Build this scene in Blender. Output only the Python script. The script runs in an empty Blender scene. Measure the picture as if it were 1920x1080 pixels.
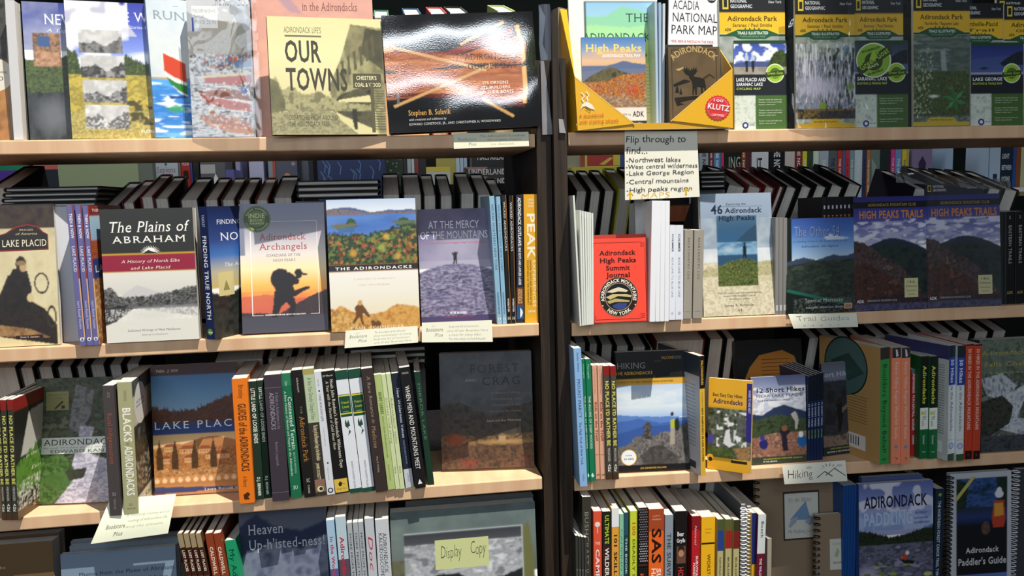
import bpy, math, random
import numpy as np
from mathutils import Matrix, Vector
random.seed(7)
SC = bpy.context.scene
COL = SC.collection
# ------------------------------------------------------------------ camera, world, lights, exposure
F0 = 1500.0; CZ = 1.55; DC = 1.40
yaw, pit, rol = [math.radians(a) for a in (5.97, 6.14, -1.42)]
FW = Vector((math.sin(yaw)*math.cos(pit), math.cos(yaw)*math.cos(pit), -math.sin(pit)))
_R = Vector((math.cos(yaw), -math.sin(yaw), 0)); _U = _R.cross(FW)
RT = _R*math.cos(rol) + _U*math.sin(rol); UP = -_R*math.sin(rol) + _U*math.cos(rol)
CP = Vector((0, -DC, CZ))
cd = bpy.data.cameras.new('camera'); cd.sensor_width = 36; cd.lens = F0/1920*36; cd.clip_start = .05
cam = bpy.data.objects.new('camera', cd); COL.objects.link(cam)
cam.matrix_world = Matrix(((RT.x, UP.x, -FW.x, CP.x), (RT.y, UP.y, -FW.y, CP.y), (RT.z, UP.z, -FW.z, CP.z), (0, 0, 0, 1)))
SC.camera = cam
SC.view_settings.view_transform = 'Standard'; SC.view_settings.look = 'None'
SC.view_settings.gamma = 1; SC.view_settings.use_curve_mapping = False
SC.view_settings.exposure = 0.0
W = bpy.data.worlds.new('world'); SC.world = W; W.use_nodes = True
W.node_tree.nodes['Background'].inputs[0].default_value = (.80, .90, 1.0, 1)
W.node_tree.nodes['Background'].inputs[1].default_value = .08
def look(o, t): o.rotation_euler = (Vector(t)-o.location).to_track_quat('-Z', 'Y').to_euler()
def area(name, loc, tgt, sx, sy, e, col):
    l = bpy.data.lights.new(name, 'AREA'); l.shape = 'RECTANGLE'; l.size = sx; l.size_y = sy; l.energy = e; l.color = col
    o = bpy.data.objects.new(name, l); COL.objects.link(o); o.location = loc; look(o, tgt); return o
sl = bpy.data.lights.new('skylight_beam', 'SPOT'); sl.energy = 3000; sl.color = (1, .93, .82); sl.spot_size = math.radians(18.4); sl.spot_blend = .26; sl.shadow_soft_size = .022
so = bpy.data.objects.new('skylight_beam', sl); COL.objects.link(so); so.location = (1.2, -1.7, 6.8); look(so, (-.20, 0, 1.33))
area('added_fill_light', (-1.0, -3.6, 2.35), (0, 0, 1.35), 3.6, 1.1, 42, (.88, .94, 1))  # broad cool fill added on the camera side to lift the shaded shelves
area('added_streak_panel', (.3, -4.85, 3.95), (.3, -4.85, 0), 1.9, .26, 27, (.86, .93, 1))  # unseen panel added so the glossy boat cover mirrors a pale streak
area('added_streak_panel', (.3, -4.05, 3.95), (.3, -4.05, 0), 1.3, .36, 24, (.86, .93, 1))  # second added panel, mirrored as the other streak on that cover
area('far_aisle_lamp', (0.2, 1.3, 3.3), (0.2, 2.2, 1.2), 3.5, .5, 30, (.95, .97, 1))

# ------------------------------------------------------------------ geometry of the place
LA, LB = .0425, .0107                     # front plane of the left bookcase: Y = LA*X + LB
ZT = {1: CZ+.0949+.0237, 2: CZ-.2429+.0237, 3: CZ-.5309+.0237, 4: CZ-.815}
def ray(x, y): return FW + RT*((x-960)/F0) - UP*((y-540)/F0)
def onY(x, y, d=0.0):                     # point of the plane parallel to the shelf front, d metres behind it
    r = ray(x, y); a, b = (LA, LB) if x < 1045 else (0, 0)
    s = (DC + b + d)/(r.y - a*r.x); return CP + r*s
def onZ(x, y, z): r = ray(x, y); return CP + r*((z-CZ)/r.z)
def atX(x, d, z):                         # point on the shelf (height z, setback d) whose picture column is x
    a, b = (LA, LB) if x < 1045 else (0, 0)
    y = 540.
    for _ in range(12):
        p = onY(x, y, d); q = Vector((p.x, p.y, z)) - CP
        y = 540 - F0*q.dot(UP)/q.dot(FW)
    p = onY(x, y, d); return Vector((p.x, p.y, z))
# ------------------------------------------------------------------ colours and materials
def L(h):
    if not isinstance(h, str): return tuple(h)
    v = [int(h[i:i+2], 16)/255 for i in (0, 2, 4)]
    return tuple(c/12.92 if c <= .04045 else ((c+.055)/1.055)**2.4 for c in v)
def mat(name, rough=.5, spec=.4, base=None, build=None):
    m = bpy.data.materials.new(name); m.use_nodes = True; nt = m.node_tree; b = nt.nodes['Principled BSDF']
    b.inputs['Roughness'].default_value = rough; b.inputs['Specular IOR Level'].default_value = spec
    if base: b.inputs['Base Color'].default_value = (*L(base), 1)
    if build: build(nt, b)
    return m
def N(nt, t, **k):
    n = nt.nodes.new(t)
    for a, v in k.items():
        if a in n.inputs: n.inputs[a].default_value = v
        else: setattr(n, a, v)
    return n
def tc(nt, scale, kind='Object'):
    t = N(nt, 'ShaderNodeTexCoord'); m = N(nt, 'ShaderNodeMapping'); nt.links.new(t.outputs[kind], m.inputs[0]); m.inputs['Scale'].default_value = scale
    return m.outputs[0]
def printed(bump, bscale):
    def f(nt, b):
        a = N(nt, 'ShaderNodeAttribute', attribute_name='Col'); nt.links.new(a.outputs['Color'], b.inputs['Base Color'])
        n = N(nt, 'ShaderNodeTexNoise', Scale=bscale, Detail=3.0); nt.links.new(tc(nt, (1, 1, 1)), n.inputs['Vector'])
        bp = N(nt, 'ShaderNodeBump', Strength=bump, Distance=.002); nt.links.new(n.outputs[0], bp.inputs['Height']); nt.links.new(bp.outputs[0], b.inputs['Normal'])
    return f
M = {}
M['matte'] = mat('printed_matte', .62, .3, build=printed(.05, 60))
M['satin'] = mat('printed_satin', .38, .4, build=printed(.06, 40))
def glossy_(nt, b):
    a = N(nt, 'ShaderNodeAttribute', attribute_name='Col'); nt.links.new(a.outputs['Color'], b.inputs['Base Color']); v = tc(nt, (1, 1, 1))
    n1 = N(nt, 'ShaderNodeTexNoise', Scale=7.0, Detail=1.0); n2 = N(nt, 'ShaderNodeTexNoise', Scale=420.0, Detail=2.0)
    for n in (n1, n2): nt.links.new(v, n.inputs['Vector'])
    m1 = N(nt, 'ShaderNodeMath', operation='MULTIPLY'); m1.inputs[1].default_value = .0030; nt.links.new(n1.outputs[0], m1.inputs[0])
    m2 = N(nt, 'ShaderNodeMath', operation='MULTIPLY_ADD'); m2.inputs[1].default_value = .00003; nt.links.new(n2.outputs[0], m2.inputs[0]); nt.links.new(m1.outputs[0], m2.inputs[2])
    bp = N(nt, 'ShaderNodeBump', Strength=1.0, Distance=1.0); nt.links.new(m2.outputs[0], bp.inputs['Height']); nt.links.new(bp.outputs[0], b.inputs['Normal']); nt.links.new(bp.outputs[0], b.inputs['Coat Normal'])
M['gloss'] = mat('printed_gloss', .07, .5, build=glossy_)
_g = M['gloss'].node_tree.nodes['Principled BSDF']; _g.inputs['Coat Weight'].default_value = 1; _g.inputs['Coat Roughness'].default_value = .035
M['note'] = mat('note_paper', .85, .15, build=printed(.12, 25))
def pages_(nt, b):
    n = N(nt, 'ShaderNodeTexNoise', Scale=1.0, Detail=2.0); nt.links.new(tc(nt, (12, 1900, 3)), n.inputs['Vector'])
    r = N(nt, 'ShaderNodeValToRGB'); r.color_ramp.elements[0].color = (.40, .39, .36, 1); r.color_ramp.elements[1].color = (.66, .65, .61, 1)
    r.color_ramp.elements[0].position = .25; r.color_ramp.elements[1].position = .6
    nt.links.new(n.outputs[0], r.inputs[0]); nt.links.new(r.outputs[0], b.inputs['Base Color'])
M['pages'] = mat('page_block', .9, .1, build=pages_)
def wood(c0, c1, sc, lo=.3, hi=.7):
    def f(nt, b):
        n = N(nt, 'ShaderNodeTexNoise', Scale=1.0, Detail=5.0, Distortion=.6); nt.links.new(tc(nt, sc), n.inputs['Vector'])
        r = N(nt, 'ShaderNodeValToRGB'); r.color_ramp.elements[0].color = (*L(c0), 1); r.color_ramp.elements[1].color = (*L(c1), 1)
        r.color_ramp.elements[0].position = lo; r.color_ramp.elements[1].position = hi
        nt.links.new(n.outputs[0], r.inputs[0]); nt.links.new(r.outputs[0], b.inputs['Base Color'])
        bp = N(nt, 'ShaderNodeBump', Strength=.08, Distance=.002); nt.links.new(n.outputs[0], bp.inputs['Height']); nt.links.new(bp.outputs[0], b.inputs['Normal'])
    return f
M['maple'] = mat('maple_laminate', .42, .35, build=wood('d6ab86', 'e8c49e', (26, 8, 3)))
M['espresso'] = mat('espresso_wood', .55, .3, build=wood('1c1713', '3d3026', (120, 120, 5)))
M['darkwood'] = mat('dark_shop_wood', .7, .2, build=wood('141210', '241d18', (20, 20, 3)))
M['metal'] = mat('wire_metal', .3, .5, '303030'); M['metal'].node_tree.nodes['Principled BSDF'].inputs['Metallic'].default_value = .8
def wirew(nt, b): b.inputs['Metallic'].default_value = .1
M['whitewire'] = mat('white_coil_plastic', .35, .5, 'e6e8ec', build=wirew)
def plastic_(nt, b):
    o = nt.nodes['Material Output']; tr = N(nt, 'ShaderNodeBsdfTransparent'); gl = N(nt, 'ShaderNodeBsdfGlossy'); gl.inputs['Roughness'].default_value = .09
    gl.inputs['Color'].default_value = (.9, .95, 1, 1)
    mx = N(nt, 'ShaderNodeMixShader'); fr = N(nt, 'ShaderNodeLayerWeight'); fr.inputs[0].default_value = .25
    n = N(nt, 'ShaderNodeTexNoise', Scale=16.0, Detail=2.0, Distortion=.8); nt.links.new(tc(nt, (1.3, 1, .6)), n.inputs['Vector'])
    bp = N(nt, 'ShaderNodeBump', Strength=.9, Distance=.008); nt.links.new(n.outputs[0], bp.inputs['Height'])
    nt.links.new(bp.outputs[0], gl.inputs['Normal'])
    ad = N(nt, 'ShaderNodeMath', operation='MULTIPLY_ADD'); ad.inputs[1].default_value = .5; ad.inputs[2].default_value = .055; nt.links.new(fr.outputs[0], ad.inputs[0])
    nt.links.new(ad.outputs[0], mx.inputs[0]); nt.links.new(tr.outputs[0], mx.inputs[1]); nt.links.new(gl.outputs[0], mx.inputs[2]); nt.links.new(mx.outputs[0], o.inputs['Surface'])
M['plastic'] = mat('clear_plastic_sleeve', .1, .5, build=plastic_)
# ------------------------------------------------------------------ mesh builder
class MB:
    def __init__(s): s.v = []; s.f = []; s.c = []; s.n = 0
    def add(s, vs, fs, col=(1, 1, 1)):
        col = L(col); s.v += [tuple(p) for p in vs]; s.f += [tuple(i+s.n for i in f) for f in fs]; s.c += [col]*len(vs); s.n += len(vs); return s
    def box(s, a, b, col=(1, 1, 1)):
        x0, y0, z0 = a; x1, y1, z1 = b
        return s.add([(x0,y0,z0),(x1,y0,z0),(x1,y1,z0),(x0,y1,z0),(x0,y0,z1),(x1,y0,z1),(x1,y1,z1),(x0,y1,z1)], [(0,3,2,1),(4,5,6,7),(0,1,5,4),(1,2,6,5),(2,3,7,6),(3,0,4,7)], col)
    def prism(s, poly, z0, z1, col=(1, 1, 1)):     # poly: CCW list of (x, y)
        n = len(poly); vs = [(x, y, z0) for x, y in poly]+[(x, y, z1) for x, y in poly]
        return s.add(vs, [tuple(range(n))[::-1], tuple(range(n, 2*n))]+[(i, (i+1) % n, (i+1) % n+n, i+n) for i in range(n)], col)
    def tube(s, pts, r, seg=6, col=(1, 1, 1), closed=False):
        pts = [Vector(p) for p in pts]; n = len(pts); vs = []; fs = []
        for i, p in enumerate(pts):
            t = (pts[(i+1) % n if closed else min(i+1, n-1)] - pts[(i-1) % n if closed else max(i-1, 0)]).normalized()
            a = t.orthogonal().normalized() if i == 0 else (a - t*a.dot(t)).normalized(); b = t.cross(a)
            vs += [p+a*r*math.cos(k*2*math.pi/seg)+b*r*math.sin(k*2*math.pi/seg) for k in range(seg)]
        for i in range(n if closed else n-1):
            j = (i+1) % n
            fs += [(i*seg+k, i*seg+(k+1) % seg, j*seg+(k+1) % seg, j*seg+k) for k in range(seg)]
        if not closed: fs += [tuple(range(seg))[::-1], tuple(range((n-1)*seg, n*seg))]
        return s.add(vs, fs, col)
    def build(s, name, m, parent=None, mtx=None):
        me = bpy.data.meshes.new(name); me.from_pydata(s.v, [], s.f)
        ca = me.color_attributes.new('Col', 'FLOAT_COLOR', 'POINT')
        ca.data.foreach_set('color', np.hstack([np.array(s.c, float).reshape(-1, 3), np.ones((s.n, 1))]).ravel())
        me.materials.append(M[m]); me.update()
        o = bpy.data.objects.new(name, me); COL.objects.link(o)
        if parent: o.parent = parent
        if mtx is not None: o.matrix_world = mtx
        return o
def tag(o, label, cat, group=None):
    o['label'] = label; o['category'] = cat
    if group: o['group'] = group
    return o
def empty(name, mtx=None):
    o = bpy.data.objects.new(name, None); o.empty_display_size = .02; COL.objects.link(o)
    if mtx is not None: o.matrix_world = mtx
    return o
# ------------------------------------------------------------------ lettering: outlines of the built-in font, kept once per glyph
CH = "ABCDEFGHIJKLMNOPQRSTUVWXYZabcdefghijklmnopqrstuvwxyz0123456789.,'!&-–:/+?*|"
GL = {}
def make_glyphs():
    tmp = bpy.data.collections.new('tmp'); COL.children.link(tmp); obs = []
    for st, off in (('r', 0), ('b', .022), ('l', -.016)):
        for ch in CH:
            for body in (ch, ch+'I') if st == 'r' else (ch,):
                cu = bpy.data.curves.new('g', 'FONT'); cu.body = body; cu.resolution_u = 2; cu.offset = off; cu.fill_mode = 'FRONT'
                o = bpy.data.objects.new('g', cu); tmp.objects.link(o); obs.append((st, ch, len(body), o))
    bpy.context.view_layer.update(); dg = bpy.context.evaluated_depsgraph_get(); ext = {}
    for st, ch, n, o in obs:
        me = o.evaluated_get(dg).to_mesh(); k = len(me.vertices); v = np.zeros(k*3); me.vertices.foreach_get('co', v); v = v.reshape(-1, 3)[:, :2].copy()
        if n == 1: GL[st, ch] = [v, [tuple(p.vertices) for p in me.polygons]]
        if st == 'r': ext[ch, n] = v[:, 0].max() if k else 0
        o.to_mesh_clear()
    iw = ext['I', 1]
    for ch in CH: GL['adv', ch] = ext[ch, 2]-iw+.0
    GL['adv', ' '] = .30
    for st, ch, n, o in obs: cu = o.data; bpy.data.objects.remove(o); bpy.data.curves.remove(cu)
    bpy.data.collections.remove(tmp)
    for st in 'rb':                                  # slab feet on short flat terminals make the roman letters
        for ch in CH:
            v, fs = GL[st, ch]; cnt = {}
            for f in fs:
                for i in range(len(f)):
                    e = tuple(sorted((f[i], f[(i+1) % len(f)]))); cnt[e] = cnt.get(e, 0)+1
            ys = v[:, 1]; lo, hi = (ys.min(), ys.max()) if len(ys) else (0, 0)
            nv = list(map(tuple, v)); nf = list(fs)
            if ch.isalpha() or ch in '14':
                for (a, b), k in cnt.items():
                    if k == 1 and abs(v[a][1]-v[b][1]) < 1e-4:
                        l = abs(v[a][0]-v[b][0]); y = v[a][1]
                        if .03 < l < .2 and (abs(y-lo) < .03 or abs(y-hi) < .03 or abs(y) < .03 or (ch in 'nmruijvwxypkz' and y > .3)):
                            x0, x1 = sorted((v[a][0], v[b][0])); up = 1 if (abs(y) < .03 or abs(y-lo) < .03) else -1
                            e = .036 if st == 'b' else .05; q = len(nv); nv += [(x0-e, y), (x1+e, y), (x1+e*.9, y+up*.034), (x0-e*.9, y+up*.034)]; nf.append((q, q+1, q+2, q+3) if up > 0 else (q+3, q+2, q+1, q))
            GL['s' if st == 'r' else 'S', ch] = [np.array(nv).reshape(-1, 2), nf]
    GL['cap'] = GL['r', 'H'][0][:, 1].max()
make_glyphs()
def text_geo(s, style='r', sp=0.0, slant=0.0, hand=0.0):
    st = {'r': 'r', 'b': 'b', 'l': 'l', 's': 's', 'S': 'S', 'h': 'l', 'i': 's'}[style]
    if style == 'i': slant = .22
    if style == 'h': hand = .035; slant = .08
    x = 0; vs = []; fs = []; n = 0; rr = random.Random(len(s)*31+ord(s[0]))
    for ch in s:
        if ch != ' ' and (st, ch) in GL:
            v, f = GL[st, ch]
            if len(v):
                p = v.copy()
                if hand:
                    p = p*(1+rr.uniform(-.08, .08)); a = rr.uniform(-.09, .09); p = np.stack([p[:, 0]-a*p[:, 1], p[:, 1]+a*p[:, 0]], 1); p[:, 1] += rr.uniform(-hand, hand)
                p[:, 0] += slant*p[:, 1]; p[:, 0] += x; vs.append(p); fs += [tuple(i+n for i in q) for q in f]; n += len(p)
        x += GL.get(('adv', ch), .5)+sp + (.03 if st in 'sSb' else 0)
    v = np.vstack(vs); v[:, 0] -= v[:, 0].min(); return v, fs, v[:, 0].max(), GL['cap']
# ------------------------------------------------------------------ noise and painted print
def _h(ix, iy, seed):
    v = np.sin(ix*127.1+iy*311.7+seed*74.7)*43758.5453; return v-np.floor(v)
def vnoise(x, y, seed=0):
    ix = np.floor(x); iy = np.floor(y); fx = x-ix; fy = y-iy; fx = fx*fx*(3-2*fx); fy = fy*fy*(3-2*fy)
    return (_h(ix, iy, seed)*(1-fx)+_h(ix+1, iy, seed)*fx)*(1-fy)+(_h(ix, iy+1, seed)*(1-fx)+_h(ix+1, iy+1, seed)*fx)*fy
def fbm(x, y, seed=0, o=4):
    s = 0; a = .5; t = 0
    for i in range(o): s = s+a*vnoise(x*2**i, y*2**i, seed+i*13); t += a; a *= .55
    return s/t
class Art:
    """Flat print of one panel, w x h metres; u runs left to right and v top to bottom, 0..1."""
    def __init__(s, w, h, cell=.0013, grid=False):
        s.w, s.h = w, h; s.d = MB(); s.lay = 1; s.P = None; s.seed = int(w*9e4+h*7e3) % 97
        if grid:
            s.nx = max(2, int(w/cell)+1); s.ny = max(2, int(h/cell)+1)
            s.u, s.v = np.meshgrid(np.linspace(0, 1, s.nx), np.linspace(0, 1, s.ny)); s.P = np.ones(s.u.shape+(3,))
            s.x = s.u*w*1000; s.y = s.v*h*1000       # millimetres
    # ---- painted picture
    def mix(s, m, c, k=1.0):
        m = (m*k)[..., None]; s.P = s.P*(1-m)+np.array(L(c))*m if not isinstance(c, np.ndarray) else s.P*(1-m)+c*m; return s
    def box(s, u0, v0, u1, v1): return ((s.u >= u0) & (s.u <= u1) & (s.v >= v0) & (s.v <= v1)).astype(float)
    def fill(s, c, *b): return s.mix(s.box(*b) if b else np.ones_like(s.u), c)
    def grad(s, v0, v1, cs, u0=0, u1=1):
        t = np.clip((s.v-v0)/(v1-v0), 0, 1)*(len(cs)-1); i = np.clip(t.astype(int), 0, len(cs)-2); f = (t-i)[..., None]; A = np.array([L(c) for c in cs])
        return s.mix(s.box(u0, v0, u1, v1), A[i]*(1-f)+A[i+1]*f)
    def ell(s, cu, cv, ru, rv): return (((s.u-cu)/ru)**2+((s.v-cv)/rv)**2 < 1).astype(float)
    def soft(s, cu, cv, ru, rv): return np.clip(1.4*(1-np.sqrt(((s.u-cu)/ru)**2+((s.v-cv)/rv)**2)), 0, 1)
    def poly(s, pts):
        m = np.zeros_like(s.u, bool); n = len(pts)
        for i in range(n):
            (x0, y0), (x1, y1) = pts[i], pts[(i+1) % n]
            if y0 == y1: continue
            c = ((y0 > s.v) != (y1 > s.v)) & (s.u < (x1-x0)*(s.v-y0)/(y1-y0)+x0); m ^= c
        return m.astype(float)
    def below(s, pts, amp=.01, fr=.08, v1=1, spike=0, seed=None):   # under a profile
        seed = s.seed if seed is None else seed
        pr = np.interp(s.u, [p[0] for p in pts], [p[1] for p in pts])+amp*2*(fbm(s.x*fr, s.x*0+seed, seed)-.5)
        if spike: pr = pr-spike*np.abs(_h(np.floor(s.x/2.2), 0*s.x, seed+3))*(1-np.abs((s.x/2.2) % 1-.5)*1.6)
        return ((s.v > pr) & (s.v <= v1)).astype(float)
    def mott(s, m, cs, fr=.12, seed=0, sx=1, sy=1, k=1.0, o=4):     # patchy colours inside a mask
        n = fbm(s.x*fr*sx, s.y*fr*sy, s.seed+seed, o); n = np.clip((n-.28)/.44, 0, .999)*(len(cs)-1); i = n.astype(int); f = (n-i)[..., None]; A = np.array([L(c) for c in cs])
        return s.mix(m, A[i]*(1-f)+A[i+1]*f, k)
    def spots(s, m, c, fr=.3, th=.62, seed=5, k=1.0, sx=1, sy=1):
        n = fbm(s.x*fr*sx, s.y*fr*sy, s.seed+seed, 2); return s.mix(m*np.clip((n-th)*12, 0, 1), c, k)
    def all(s): return np.ones_like(s.u)
    # ---- crisp print: lettering, rules, emblems
    def _z(s): s.lay += 1; return -.000010*s.lay-.00008
    def R(s, u0, v0, u1, v1, c): return s.G([(u0, v0), (u1, v0), (u1, v1), (u0, v1)], c)
    def G(s, pts, c):
        y = s._z(); a = sum(pts[i-1][0]*pts[i][1]-pts[i][0]*pts[i-1][1] for i in range(len(pts)))
        if a > 0: pts = pts[::-1]
        s.d.add([(u*s.w, y, (1-v)*s.h) for u, v in pts], [tuple(range(len(pts)))], c); return s
    def E(s, cu, cv, r, c, n=24, sq=1.0, star=0.0):                 # r as a share of the width
        return s.G([(cu+(r*(1-star*(i % 2)))*math.cos(i*2*math.pi/n), cv+(r*(1-star*(i % 2)))*sq*s.w/s.h*math.sin(i*2*math.pi/n)) for i in range(n)], c)
    def T(s, t, u0, u1, v0, v1, c, st='r', sp=0.0, rise=0.0):       # one line between u0..u1, cap height v0..v1
        V, fs, tw, th = text_geo(t, st, sp); y = s._z()
        sx = (u1-u0)*s.w/tw; sz = (v1-v0)*s.h/th
        P_ = [(u0*s.w+p[0]*sx, y, (1-v1)*s.h+p[1]*sz+p[0]*sx*rise) for p in V]
        if u0 < 0 or u1 > 1 or v0 < .01: fs = [f for f in fs if all(0 <= P_[i][0] <= s.w and P_[i][2] <= s.h for i in f)]      # print stops at the cover's edge
        if fs: s.d.add(P_, fs, c)
        return s
    def S(s, t, v0, v1, u0, u1, c, st='r', sp=0.0):                 # spine line reading downwards, v0..v1 long, letters between u0 (feet) and u1 (heads)
        V, fs, tw, th = text_geo(t, st, sp); y = s._z()
        sx = (v1-v0)*s.h/tw; sz = (u1-u0)*s.w/th
        s.d.add([(u0*s.w+p[1]*sz, y, (1-v0)*s.h-p[0]*sx) for p in V], fs, c); return s
    def A(s, t, cu, cv, r, a0, a1, hgt, c, st='b', flip=False):     # lettering on an arc, angles in degrees from the top, clockwise
        V, fs, tw, th = text_geo(t, st); y = s._z(); R_ = r*s.w; out = []
        for p in V:
            a = math.radians(a0+(a1-a0)*p[0]/tw); rr = R_+(p[1]/th)*hgt*s.w*(-1 if flip else 1)
            out.append((cu*s.w+rr*math.sin(a), y, (1-cv)*s.h+rr*math.cos(a)))
        s.d.add(out, fs if not flip else fs, c); return s
    def build_grid(s, m, parent, mtx):
        P = np.pad(s.P, ((1, 1), (1, 1), (0, 0)), 'edge'); s.P = (P[:-2, 1:-1]+P[2:, 1:-1]+P[1:-1, :-2]+P[1:-1, 2:]+4*P[1:-1, 1:-1])/8       # ink spread of the print
        co = np.zeros((s.ny, s.nx, 3)); co[..., 0] = s.u*s.w; co[..., 1] = -.00005; co[..., 2] = (1-s.v)*s.h
        n = s.nx*s.ny; idx = np.arange(n).reshape(s.ny, s.nx)
        q = np.stack([idx[1:, :-1], idx[1:, 1:], idx[:-1, 1:], idx[:-1, :-1]], -1).reshape(-1)
        me = bpy.data.meshes.new('cover_picture'); me.vertices.add(n); me.vertices.foreach_set('co', co.ravel()); nq = len(q)//4
        me.loops.add(nq*4); me.loops.foreach_set('vertex_index', q.astype(np.int32)); me.polygons.add(nq); me.polygons.foreach_set('loop_start', (np.arange(nq)*4).astype(np.int32))
        me.update(calc_edges=True); ca = me.color_attributes.new('Col', 'FLOAT_COLOR', 'POINT')
        ca.data.foreach_set('color', np.concatenate([np.clip(s.P, 0, 1), np.ones(s.u.shape+(1,))], -1).ravel())
        me.materials.append(M[m]); me.validate(); o = bpy.data.objects.new('cover_picture', me); COL.objects.link(o); o.parent = parent; o.matrix_parent_inverse = Matrix(); o.matrix_basis = mtx; return o
def child(o, p, basis=None):
    o.parent = p; o.matrix_parent_inverse = Matrix(); o.matrix_basis = basis if basis is not None else Matrix(); return o
# ------------------------------------------------------------------ one book
BOOKS = []
def volume(mtx, w, h, t, label, col='888888', front=None, spine=None, back=None, kind='paperback', m='satin', cat='book', name=None, group=None, pg='pages', grid=True, cell=.0013):
    """local frame: front cover in the plane y=0 looking to -y, spine at x=0, foot at z=0."""
    hard = kind == 'hardback'; e = empty(name or ('hardback_book' if hard else kind+'_book' if kind == 'paperback' else kind), mtx); tag(e, label, cat, group)
    ct = .0024 if hard else .00045; ov = .003 if hard else .0006
    col_s = col if isinstance(col, str) or len(col) == 3 else col[0]
    if kind in ('folded_map', 'booklet'): ct = .0003
    c = MB()
    if hard:
        o = .0015; outer = [(o+.0006, 0), (w, 0), (w, ct), (ct, ct), (ct*.8, t*.5), (ct, t-ct), (w, t-ct), (w, t), (o+.0006, t), (0, t*.8), (-.0012, t*.5), (0, t*.2)]
    else: outer = [(.0004, 0), (w, 0), (w, ct), (ct, ct), (ct, t-ct), (w, t-ct), (w, t), (.0004, t), (0, t-.0004), (0, .0004)]
    n = len(outer); vs = [(x, y, 0) for x, y in outer]+[(x, y, h) for x, y in outer]
    fs = [(i, (i+1) % n, (i+1) % n+n, i+n) for i in range(n)]
    if hard:
        for k, fl in ((0, 1), (n, 0)):
            for q in ((0, 1, 2, 3), (0, 3, 4, 10, 11), (10, 4, 5, 8, 9), (8, 5, 6, 7)): fs.append(tuple(i+k for i in (q[::-1] if fl else q)))
    else:
        for k, fl in ((0, 1), (n, 0)):
            for q in ((9, 0, 1, 2, 3), (9, 3, 4, 8), (8, 4, 5, 6, 7)): fs.append(tuple(i+k for i in (q[::-1] if fl else q)))
    c.add(vs, fs, col_s); cv = child(c.build('cover', m), e)
    p = MB(); x1 = w-ov; y0, y1 = ct+.0001, t-ct-.0001
    if hard: p.prism([(ct+.0004, y0), (x1, y0), (x1-.0012, (y0+y1)/2), (x1, y1), (ct+.0004, y1)], ov, h-ov)
    else: p.prism([(ct+.0001, y0), (x1, y0), (x1, y1), (ct+.0001, y1)], ov*.3, h-ov*.5)
    child(p.build('page_block', pg), e)
    if front:
        a = Art(w, h, cell=cell, grid=grid); front(a)
        if grid: a.build_grid(m, cv, Matrix())
        if a.d.n: child(a.d.build('lettering', m), cv)
    if spine:
        a = Art(t, h); spine(a)
        if a.d.n: child(a.d.build('spine_lettering', m), cv, Matrix.Translation((-.0013 if hard else 0, t, 0)) @ Matrix.Rotation(-math.pi/2, 4, 'Z'))
    if back:
        a = Art(w, h); back(a)
        if a.d.n: child(a.d.build('back_print', m), cv, Matrix.Translation((w, t, 0)) @ Matrix.Rotation(math.pi, 4, 'Z'))
    BOOKS.append(e); return e
def lin2(A, e1, e2, x, y):                # A + a e1 + b e2 seen at pixel (x, y): returns a, b
    k1 = RT - FW*((x-960)/F0); k2 = UP + FW*((y-540)/F0); q = A-CP
    m = np.array([[e1.dot(k1), e2.dot(k1)], [e1.dot(k2), e2.dot(k2)]]); return np.linalg.solve(m, [-q.dot(k1), -q.dot(k2)])
def lin1(A, e, y):
    k2 = UP + FW*((y-540)/F0); return -(A-CP).dot(k2)/e.dot(k2)
def row_pts(row, xl, xr, b, d):
    z = ZT[row]
    if d is not None:
        dl, dr = d if isinstance(d, tuple) else (d, d); return atX(xl, dl/100, z), atX(xr, dr/100, z)
    yl, yr = b if isinstance(b, tuple) else (b, b); return onZ(xl, yl, z), onZ(xr, yr, z)
def face(row, xl, xr, yt, label, b=None, d=None, lean=6, t=.015, tw=0, **k):
    """a book standing face out: xl..xr picture columns of its foot, yt picture row of its top-left corner"""
    A, B = row_pts(row, xl, xr, b, d); ex = (B-A); w = ex.length; ex.normalize(); th = math.radians(lean)
    n = Vector((-ex.y, ex.x, 0)); ez = Vector((0, 0, 1))*math.cos(th)+n*math.sin(th); ey = ez.cross(ex)
    A = A+Vector((0, 0, t*math.sin(th)+.0004))
    h = lin1(A, ez, yt)
    if tw: R = Matrix.Rotation(math.radians(tw), 3, ey); ex = R @ ex; ez = R @ ez
    mt = Matrix((( ex.x, ey.x, ez.x, A.x), (ex.y, ey.y, ez.y, A.y), (ex.z, ey.z, ez.z, A.z), (0, 0, 0, 1)))
    return volume(mt, w, h, t, label, **k)
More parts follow.
